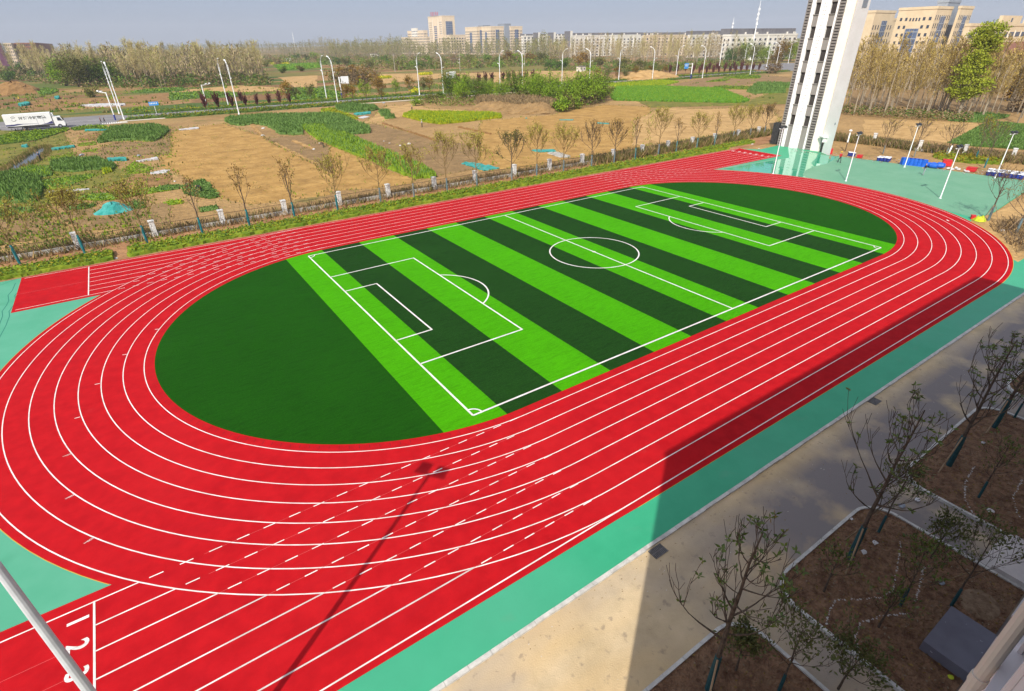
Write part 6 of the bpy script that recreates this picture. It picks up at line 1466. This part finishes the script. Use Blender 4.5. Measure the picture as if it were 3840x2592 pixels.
# far wood belts: each reads as one mass
def belt(lab, line, H, n, depth, mats, seed, wv=.8):
    R = random.Random(seed); b = MB()
    for i in range(n):
        t = R.random()*(len(line)-1); j = min(len(line)-2, int(t)); p0, p1 = line[j], line[j+1]; f = t-j
        P = G(p0[0]+(p1[0]-p0[0])*f, p0[1]+(p1[1]-p0[1])*f+R.uniform(-depth, depth)); hh = H*R.uniform(.65, 1.1)*(1+.18*math.sin(t*7+seed)); tr_ = .25
        b.tube([(P.x, P.y, 0), (P.x+R.uniform(-.6, .6), P.y, hh*.9)], [tr_, .06], 3, 2, cap=False)
        for k in range(34):
            z = hh*R.uniform(.2, 1.0); s = hh*.17*(1.15-z/hh*.75); a = R.uniform(0, 6.3)
            b.leaf((P.x+math.cos(a)*s*R.random(), P.y+math.sin(a)*s*R.random(), z), (math.cos(a)*.5, math.sin(a)*.5, R.uniform(.3, 1.6)), wv*2.4*R.uniform(.6, 1.4), wv*.75, R.choice((0, 0, 1)), R)
    return tag(b.build('tree_belt', mats), lab, 'wood', kind='stuff')
far_a = mat('far_poplar', (.19, .155, .065), (.30, .25, .11), .05, rough=1); far_b = mat('far_poplar_green', (.15, .16, .050), (.24, .24, .085), .05, rough=1)
belt('long distant poplar belt above the left half of the fields', [(620, 196), (1000, 197), (1300, 206), (1560, 204)], 24, 520, 7, [far_a, far_b, m_polebark], 2)
belt('olive wood in front of the tan hotel and office block', [(1240, 212), (1400, 210), (1600, 214), (1800, 212), (2000, 216), (2120, 220)], 21, 620, 9, [far_b, far_a, m_polebark], 3)
belt('faint tree line along the horizon', [(-60, 190), (500, 184), (1000, 177), (1500, 171), (2100, 164)], 20, 700, 2.5, [far_b, mat('far_dark_green', (.07, .085, .035), (.12, .13, .055), .05), m_polebark], 4, 2.2)
belt('brown wood behind the left grove', [(-40, 222), (300, 214), (640, 212), (700, 222)], 18, 300, 6, [far_a, far_b, m_polebark], 5)
belt('dense bare wood filling the left grove behind its front trees', [(100, 262), (300, 268), (480, 290), (640, 285), (820, 290), (990, 282)], 16.5, 420, 28, [m_twig, m_bud, m_polebark], 8, .8)
belt('dense bare wood filling the middle grove before the white terraces', [(2060, 226), (2300, 226), (2550, 224), (2760, 220)], 19, 330, 10, [m_twig, m_twig, m_polebark], 9, .55)
def scrub(lab, reg, n, H, mats, seed, sp=2.2):
    R = random.Random(seed); b = MB(); xs = [p[0] for p in reg]; ys = [p[1] for p in reg]; k = 0
    while k < n:
        x, y = R.uniform(min(xs), max(xs)), R.uniform(min(ys), max(ys))
        if not inpoly(x, y, reg): continue
        k += 1; P = G(x, y); hh = H*R.uniform(.35, 1.15); w_ = hh*R.uniform(.7, 1.3); m = R.choice(range(len(mats)))
        for q in range(46):
            v = Vector((R.gauss(0, .42), R.gauss(0, .42), R.random())); b.leaf((P.x+v.x*w_, P.y+v.y*w_, hh*(1-v.x*v.x-v.y*v.y)*v.z), (R.uniform(-1, 1), R.uniform(-1, 1), R.uniform(-.3, 1)), hh*.26, hh*.14, m, R)
    return tag(b.build('scrub', mats), lab, 'scrub', kind='stuff')
scrub('olive and green scrub covering the waste ground below the hotel', [(990, 212), (1300, 216), (2080, 222), (2080, 246), (1700, 262), (1560, 268), (1300, 252), (1000, 238)], 620, 6.5, [g_olive, g_deep, g_bush, g_brown, g_olive], 12)
scrub('brown and olive scrub behind the round-headed roadside trees', [(1240, 270), (1400, 268), (1420, 318), (1260, 325)], 90, 6, [g_brown, g_autumn, g_olive], 13)
scrub('green scrub at the foot of the middle grove', [(2080, 246), (2500, 250), (2800, 240), (2880, 250), (2600, 268), (2080, 268)], 220, 4.5, [g_olive, g_deep, g_bush, g_brown], 14)
scrub('green scrub at the foot of the left groves', [(0, 285), (240, 300), (420, 328), (640, 330), (1000, 318), (1000, 296), (620, 300), (240, 280), (0, 262)], 420, 5.5, [g_olive, g_bush, g_deep, g_brown], 15)
scrub('dark scrub around the distant plots at the far left', [(0, 240), (220, 246), (300, 262), (200, 290), (0, 300)], 110, 6, [g_olive, g_deep, g_brown], 16)
belt('thin wood before the tan office buildings at the right', [(3150, 330), (3400, 326), (3640, 330), (3900, 345)], 15, 260, 14, [MATS['gold_twigs'], MATS['gold_buds'], m_polebark], 6, .5)

# ------------------------------------------------------------------ distant buildings (axis-parallel blocks placed by their corner)
cf = Vector((f_.x, f_.y, 0))
def corner_at(px, depth):
    """ground point at horizontal view depth along the photo column px near the horizon"""
    hy = 149.6-(px-1920)*.01669
    d = f_+r_*((px-1920)/FPX)-u_*((hy-1296)/FPX); t = depth/d.dot(f_)
    return Vector((CAM.x+d.x*t, CAM.y+d.y*t, 0))
def px_of(P):
    d = P-CAM; return 1920+FPX*d.dot(r_)/d.dot(f_)
def solve(P, ax, px):
    lo, hi = 0.0, 400.0
    f0 = px_of(Vector((P.x, P.y, 20)))-px
    for _ in range(50):
        m = (lo+hi)/2; v = px_of(Vector((P.x+ax[0]*m, P.y+ax[1]*m, 20)))-px
        if v*f0 > 0: lo = m
        else: hi = m
    return lo
class Bld:
    def __init__(s, name, lab, cat='building'):
        s.name, s.lab, s.cat, s.root = name, lab, cat, None
    def start(s, P): s.root = empty(s.name, (P.x, P.y, 0), s.lab, s.cat)
    def put(s, q, name, m, par=None):
        L = s.root.location; q.v = [(v[0]-L.x, v[1]-L.y, v[2]) for v in q.v]; return q.build(name, m, par or s.root)
    def block(s, pxc, depth, pxl, pxr, top, m, z0=0, dmin=12, roofm=None):
        P = corner_at(pxc, depth)
        if s.root is None: s.start(P)
        dy = solve(P, (0, 1), pxl) if pxl is not None else dmin; dx = solve(P, (1, 0), pxr) if pxr is not None else dmin
        h = HT(P, top); q = MB(); q.box(P.x, P.y, z0, P.x+dx, P.y+dy, h); s.put(q, 'wall', m)
        q = MB(); e = .25
        for a in ((-e, -e, dx+e, 0), (-e, dy, dx+e, dy+e), (-e, 0.003, 0, dy-.003), (dx, 0.003, dx+e, dy-.003)): q.box(P.x+a[0], P.y+a[1], h-.8, P.x+a[2], P.y+a[3], h+.55)
        s.put(q, 'parapet', roofm or m)
        return P, dx, dy, h
    def windows(s, P, L, h, face, n, fl, z0=1.2, wf=.5, hf=.55, m=None, a=0.0, b=None, name='window'):
        """rows of panes on face 'x' (runs along x, faces the viewer) or 'y'"""
        b = L if b is None else b; pitch = (b-a)/n; fh = fl
        k = 0; me = None; rest = MB()
        while z0+k*fh+fh*hf < h-.6:
            z = z0+k*fh
            for i in range(n):
                c = a+pitch*(i+.5); hw = pitch*wf/2; s.nw = getattr(s, 'nw', 0)+1
                q = MB()
                if face == 'x': q.box(-hw, -.10, 0, hw, -.003, fh*hf); loc = (P.x+c, P.y, z)
                else: q.box(-.10, -hw, 0, -.003, hw, fh*hf); loc = (P.x, P.y+c, z)
                if s.nw > 95:
                    o = len(rest.v); rest.v += [(v[0]+loc[0], v[1]+loc[1], v[2]+loc[2]) for v in q.v]; rest.f += [tuple(o+t for t in f) for f in q.f]; rest.m += q.m; continue
                if me is None: ob = q.build(name, m or m_glass, s.root); me = ob.data
                else: ob = bpy.data.objects.new(name, me); COL.objects.link(ob); ob.parent = s.root
                ob.location = (loc[0]-s.root.location.x, loc[1]-s.root.location.y, loc[2])
            k += 1
        if rest.v: tag(s.put(rest, name, m or m_glass), kind='stuff')
    def strip(s, P, face, a, b, z0, z1, m, name='curtain_wall', d=.25, mull=0):
        q = MB()
        if face == 'x': q.box(P.x+a, P.y-d, z0, P.x+b, P.y-.004, z1)
        else: q.box(P.x-d, P.y+a, z0, P.x-.004, P.y+b, z1)
        o = s.put(q, name, m)
        if mull:
            q = MB(); n = max(2, int((b-a)/mull))
            for i in range(n+1):
                c = a+(b-a)*i/n
                if face == 'x': q.box(P.x+c-.08, P.y-d-.1, z0, P.x+c+.08, P.y-d-.003, z1)
                else: q.box(P.x-d-.1, P.y+c-.08, z0, P.x-d-.003, P.y+c+.08, z1)
            zz = z0
            while zz < z1:
                if face == 'x': q.box(P.x+a, P.y-d-.14, zz, P.x+b, P.y-d-.103, zz+.5)
                else: q.box(P.x-d-.14, P.y+a, zz, P.x-d-.103, P.y+b, zz+.5)
                zz += 3.4
            s.put(q, name+'_mullion', m_gcore)
        return o
# 1 hotel tower with red roof letters
B = Bld('hotel_tower', 'tan hotel tower with red rooftop letters far away in the middle')
P, dx, dy, h = B.block(1663, 960, 1611, 1709, 60, m_tan)
B.windows(P, dy, h-6, 'y', 3, 3.4, 3, .35, .5, None, 2, dy*.22); B.windows(P, dy, h-6, 'y', 3, 3.4, 3, .35, .5, None, dy*.74, dy-2)
B.windows(P, dy, h-14, 'y', 2, 3.4, 3, .8, .7, m_bglass, dy*.40, dy*.60)
B.strip(P, 'x', dx*.27, dx*.80, 14, h-8, m_bglass, mull=1.9)
for a in (.08, .28, .68, .93): B.strip(P, 'y', dy*a, dy*a+.6, 2, h-5, m_off, 'pilaster', .5)
q = MB(); R = random.Random(8)
for c_ in range(5):
    y0 = P.y+dy*(.22+.115*(4-c_)); W = dy*.085; z0 = h+1.0
    for k in range(3): zz = z0+1.0+k*1.9+R.uniform(-.2, .2); q.box(P.x-.9, y0+W*R.uniform(0, .25), zz, P.x-.7, y0+W*R.uniform(.75, 1), zz+.55)
    for k in range(2): yy = y0+W*R.uniform(.1, .8); q.box(P.x-1.0, yy, z0+R.uniform(0, .6), P.x-.905, yy+W*.13, z0+R.uniform(4.8, 6.2))
B.put(q, 'roof_letters', m_redp)
q = MB(); q.box(P.x-.9, P.y+dy*.18, h+.56, P.x-.7, P.y+dy*.82, h+.9); B.put(q, 'sign_frame', m_gcore)
for (c, l, r, t, dp) in ((1600, 1506, 1612, 139, 900), (1590, 1531, 1606, 115, 930), (1566, 1546, 1570, 107, 945), (1690, 1646, 1760, 132, 900)):
    Pq, dx2, dy2, h2 = B.block(c, dp, l, r, t, m_tan if t != 107 else m_off); B.windows(Pq, dy2, h2, 'y', max(4, int(dy2/5)), 4, 1.5, .5, .5); B.windows(Pq, dx2, h2, 'x', max(3, int(dx2/5)), 4, 1.5, .5, .5)
# 2 office block with blue curtain walls
B = Bld('office_building', 'tan office block with blue glass bays right of the hotel tower')
for (c, l, r, t, dp, st) in ((1790, 1746, 1818, 102, 830, 1), (1842, 1806, 1890, 100, 815, 1), (1915, 1911, 1959, 100, 830, 0)):
    P, dx, dy, h = B.block(c, dp, l, r, t, m_tan)
    n = max(6, int(dx/2.6))
    B.windows(P, dx, h-3, 'x', n, 3.5, 2.2, .45, .5); B.windows(P, dy, h-3, 'y', max(5, int(dy/3)), 3.5, 2.2, .4, .5)
    B.strip(P, 'x', dx*.36, dx*.64, 2, h-4, m_bglass, mull=2.2); B.strip(P, 'y', dy*.42, dy*.60, 2, h-7, m_bglass, mull=2.2)
for (c, l, r, t, dp) in ((1893, 1868, 1916, 90, 850), (1815, 1795, 1840, 96, 855)): B.block(c, dp, l, r, t, m_gcore)
# 3 long row of low blocks
def flats(name, lab, c, l, r, t, dp, m, roof=None, fl=3.2, nw=None, gable=None):
    B = Bld(name, lab); P, dx, dy, h = B.block(c, dp, l, r, t, m)
    n = nw or max(4, int(dx/6.5)); B.windows(P, dx, h, 'x', n, fl, 1.0, .36, .5); B.windows(P, dy, h, 'y', max(2, int(dy/5)), fl, 1.0, .35, .5)
    for i in range(1, n, 3): B.strip(P, 'x', dx*i/n-.25, dx*i/n+.25, .2, h, m_off, 'pilaster', .6)
    if roof:
        q = MB(); q.box(P.x+1, P.y+2.5, h+.0, P.x+dx-1, P.y+dy+4, h+roof); B.put(q, 'roof', m_groof)
        q = MB(); R = random.Random(int(c))
        for i in range(max(3, int(dx/12))): x = P.x+R.uniform(2, dx-2); q.box(x, P.y+1.2, h+.6, x+1.2, P.y+2.2, h+2.2)
        B.put(q, 'chimney', m_off)
    if gable:
        q = MB(); q.box(P.x-1.6, P.y-.6, 0, P.x-.26, P.y+dy+3, h+gable); B.put(q, 'party_wall', m_groof)
        q = MB(); q.box(P.x-1.65, P.y-1.0, 0, P.x+1.6, P.y-.61, h+gable+.2); B.put(q, 'edge_wall', m_off)
    return B
flats('terrace_block', 'first low white terrace right of the office block', 1962, 1955, 2018, 136, 690, m_off, 2.5)
flats('terrace_block', 'second low white terrace with tall grey party wall', 2021, 2008, 2077, 136, 680, m_off, 2.5, gable=4)
flats('terrace_block', 'third low white terrace with tall grey party wall', 2079, 2064, 2138, 136, 670, m_off, 2.5, gable=4)
flats('terrace_block', 'long white terrace of flats with grey roof before the middle grove', 2141, 2126, 2418, 135, 640, m_off, 3.0, gable=5)
flats('terrace_block', 'tan terrace of flats between two white blocks', 2421, 2410, 2592, 134, 610, m_tan, 3.0)
flats('terrace_block', 'white terrace with grey gable left of the telecom masts', 2595, 2580, 2714, 133, 560, m_off, 4.0)
B = flats('apartment_block', 'white apartment block with grey roof just left of the training tower', 2742, 2712, 2992, 132, 470, m_off, 5.0, 3.6, 13)
# 4 tan offices at the right
B = Bld('office_building', 'warm tan office building with grey core right of the training tower')
P, dx, dy, h = B.block(3487, 300, 3348, 3546, 27, m_tan2)
for a, b_ in ((.06, .34), (.66, .97)): B.windows(P, dy, h-2.5, 'y', 2 if a > .5 else 2, 3.9, 2.0, .42, .40, None, dy*(1-b_), dy*(1-a))
B.strip(P, 'y', dy*.32, dy*.66, 6, h-10, m_bglass, mull=1.8); B.windows(P, dy, h-2.5, 'y', 4, 60, h-6.3, .5, .026, None, dy*.34, dy*.66)
B.windows(P, dx, h-3, 'x', 8, 3.9, 2, .28, .6); B.strip(P, 'x', dx*.36, dx*.64, 3, h-4.5, m_bglass, mull=2)
P2, dx2, dy2, h2 = B.block(3520, 312, 3482, 3566, 3, m_gcore)
P3, dx3, dy3, h3 = B.block(3574, 306, 3566, 3622, 26, m_tan2); B.windows(P3, dx3, h3-3, 'x', 8, 3.9, 2, .28, .6); B.strip(P3, 'x', dx3*.38, dx3*.62, 3, h3-4.5, m_bglass, mull=2)
B = Bld('office_building', 'warm tan office wing half hidden behind the training tower')
P, dx, dy, h = B.block(3262, 330, 3225, 3338, 42, m_tan2); B.windows(P, dx, h-3, 'x', 8, 3.9, 2, .3, .6); B.strip(P, 'x', dx*.42, dx*.66, 3, h-5, m_bglass, mull=2)
P, dx, dy, h = B.block(3325, 345, 3310, 3365, 72, m_tan2)
B = Bld('shop_building', 'long tan building with brown lower floors at the right edge')
P, dx, dy, h = B.block(3630, 285, 3612, 3990, 92, m_tan2)
B.windows(P, dx, h-2.0, 'x', 16, 60, h-6.2, .7, .04); 
for i in range(17): B.strip(P, 'x', dx*i/16-.2, dx*i/16+.2, h-6.8, h-3.2, m_off, 'pilaster', .3)
B.strip(P, 'x', .5, dx-.5, .5, h-9, m_brick, 'lower_facade', .12)
for a, b_ in ((.27, .46), (.52, .70), (.72, .98)):
    q = MB(); q.box(P.x+dx*a, P.y+.3, h+.56, P.x+dx*b_, P.y+2.0, h+4.4); B.put(q, 'roof_gable', m_tan2)
    q = MB(); q.box(P.x+dx*(a+b_)/2-1.0, P.y+.2, h+1.2, P.x+dx*(a+b_)/2+1.0, P.y+.297, h+3.2); B.put(q, 'roof_window', m_glass)
# 5 low buildings at the far left, sheds
B = Bld('brick_school', 'low red brown building with white bands at the far left'); P, dx, dy, h = B.block(62, 640, 50, 136, 163, m_brick); B.windows(P, dx, h, 'x', 12, 3.4, 1, .5, .5)
for z in (3.2, 6.6, 10): B.strip(P, 'x', 0, dx, z, z+.7, m_off, 'band', .14)
B = Bld('pale_block', 'pale yellow building end beside the brick building at the far left'); P, dx, dy, h = B.block(20, 620, 10, 46, 164, m_tan); B.windows(P, dx, h, 'x', 4, 3.4, 1, .4, .5)
q = MB(); P = corner_at(-2, 520); q.box(P.x-3, P.y, 0, P.x+2.0, P.y+3, HT(P, 158)); o = q.build('purple_tower', mat('purple_cladding', (.13, .05, .09), (.17, .07, .12), .3)); tag(o, 'dark purple building edge at the far left margin of the photo', 'building')
def shed(P, w_, d_, h_, lab):
    r = empty('shed', (P.x, P.y, 0), lab, 'shed'); q = MB(); q.box(0, 0, 0, w_, d_, h_); q.build('wall', m_off, r); q = MB(); q.box(-.3, -.3, h_+.003, w_+.3, d_+.3, h_+.3); q.build('roof', m_groof, r); q = MB(); q.box(w_*.4, -.06, .02, w_*.55, -.003, h_*.75); q.build('door', m_groof, r); 
    for a in (.1, .7): q = MB(); q.box(w_*a, -.06, h_*.4, w_*(a+.19), -.003, h_*.75); q.build('window', m_glass, r)
shed(hz(J_, 1660, 755), 9, 5, 4, 'small white shed beside the utility pole in the middle distance')
shed(G(1395, 214), 14, 6, 4, 'white shed under the trees left of the hotel'); shed(hz(I_, 1575, 470), 6, 4, 3, 'little white hut behind the yellow rapeseed strip'); shed(hz(F_, 1220, 760), 4.5, 4, 3, 'small pale hut behind the fourth lamp pair')

# ------------------------------------------------------------------ thin air haze round the whole scene
b = MB(); b.box(-2700, -700, -1.0, 4300, 4300, 130)
hm = bpy.data.materials.new('haze_air'); hm.use_nodes = True; ht = hm.node_tree; ht.nodes.remove(ht.nodes['Principled BSDF'])
pv = ht.nodes.new('ShaderNodeVolumePrincipled'); pv.inputs['Color'].default_value = (.80, .84, .92, 1); pv.inputs['Density'].default_value = 0.00014; pv.inputs['Anisotropy'].default_value = 0.0
ht.links.new(pv.outputs[0], ht.nodes['Material Output'].inputs['Volume'])
tag(b.build('haze', hm), 'thin pale haze over the distant fields', 'haze', kind='stuff')
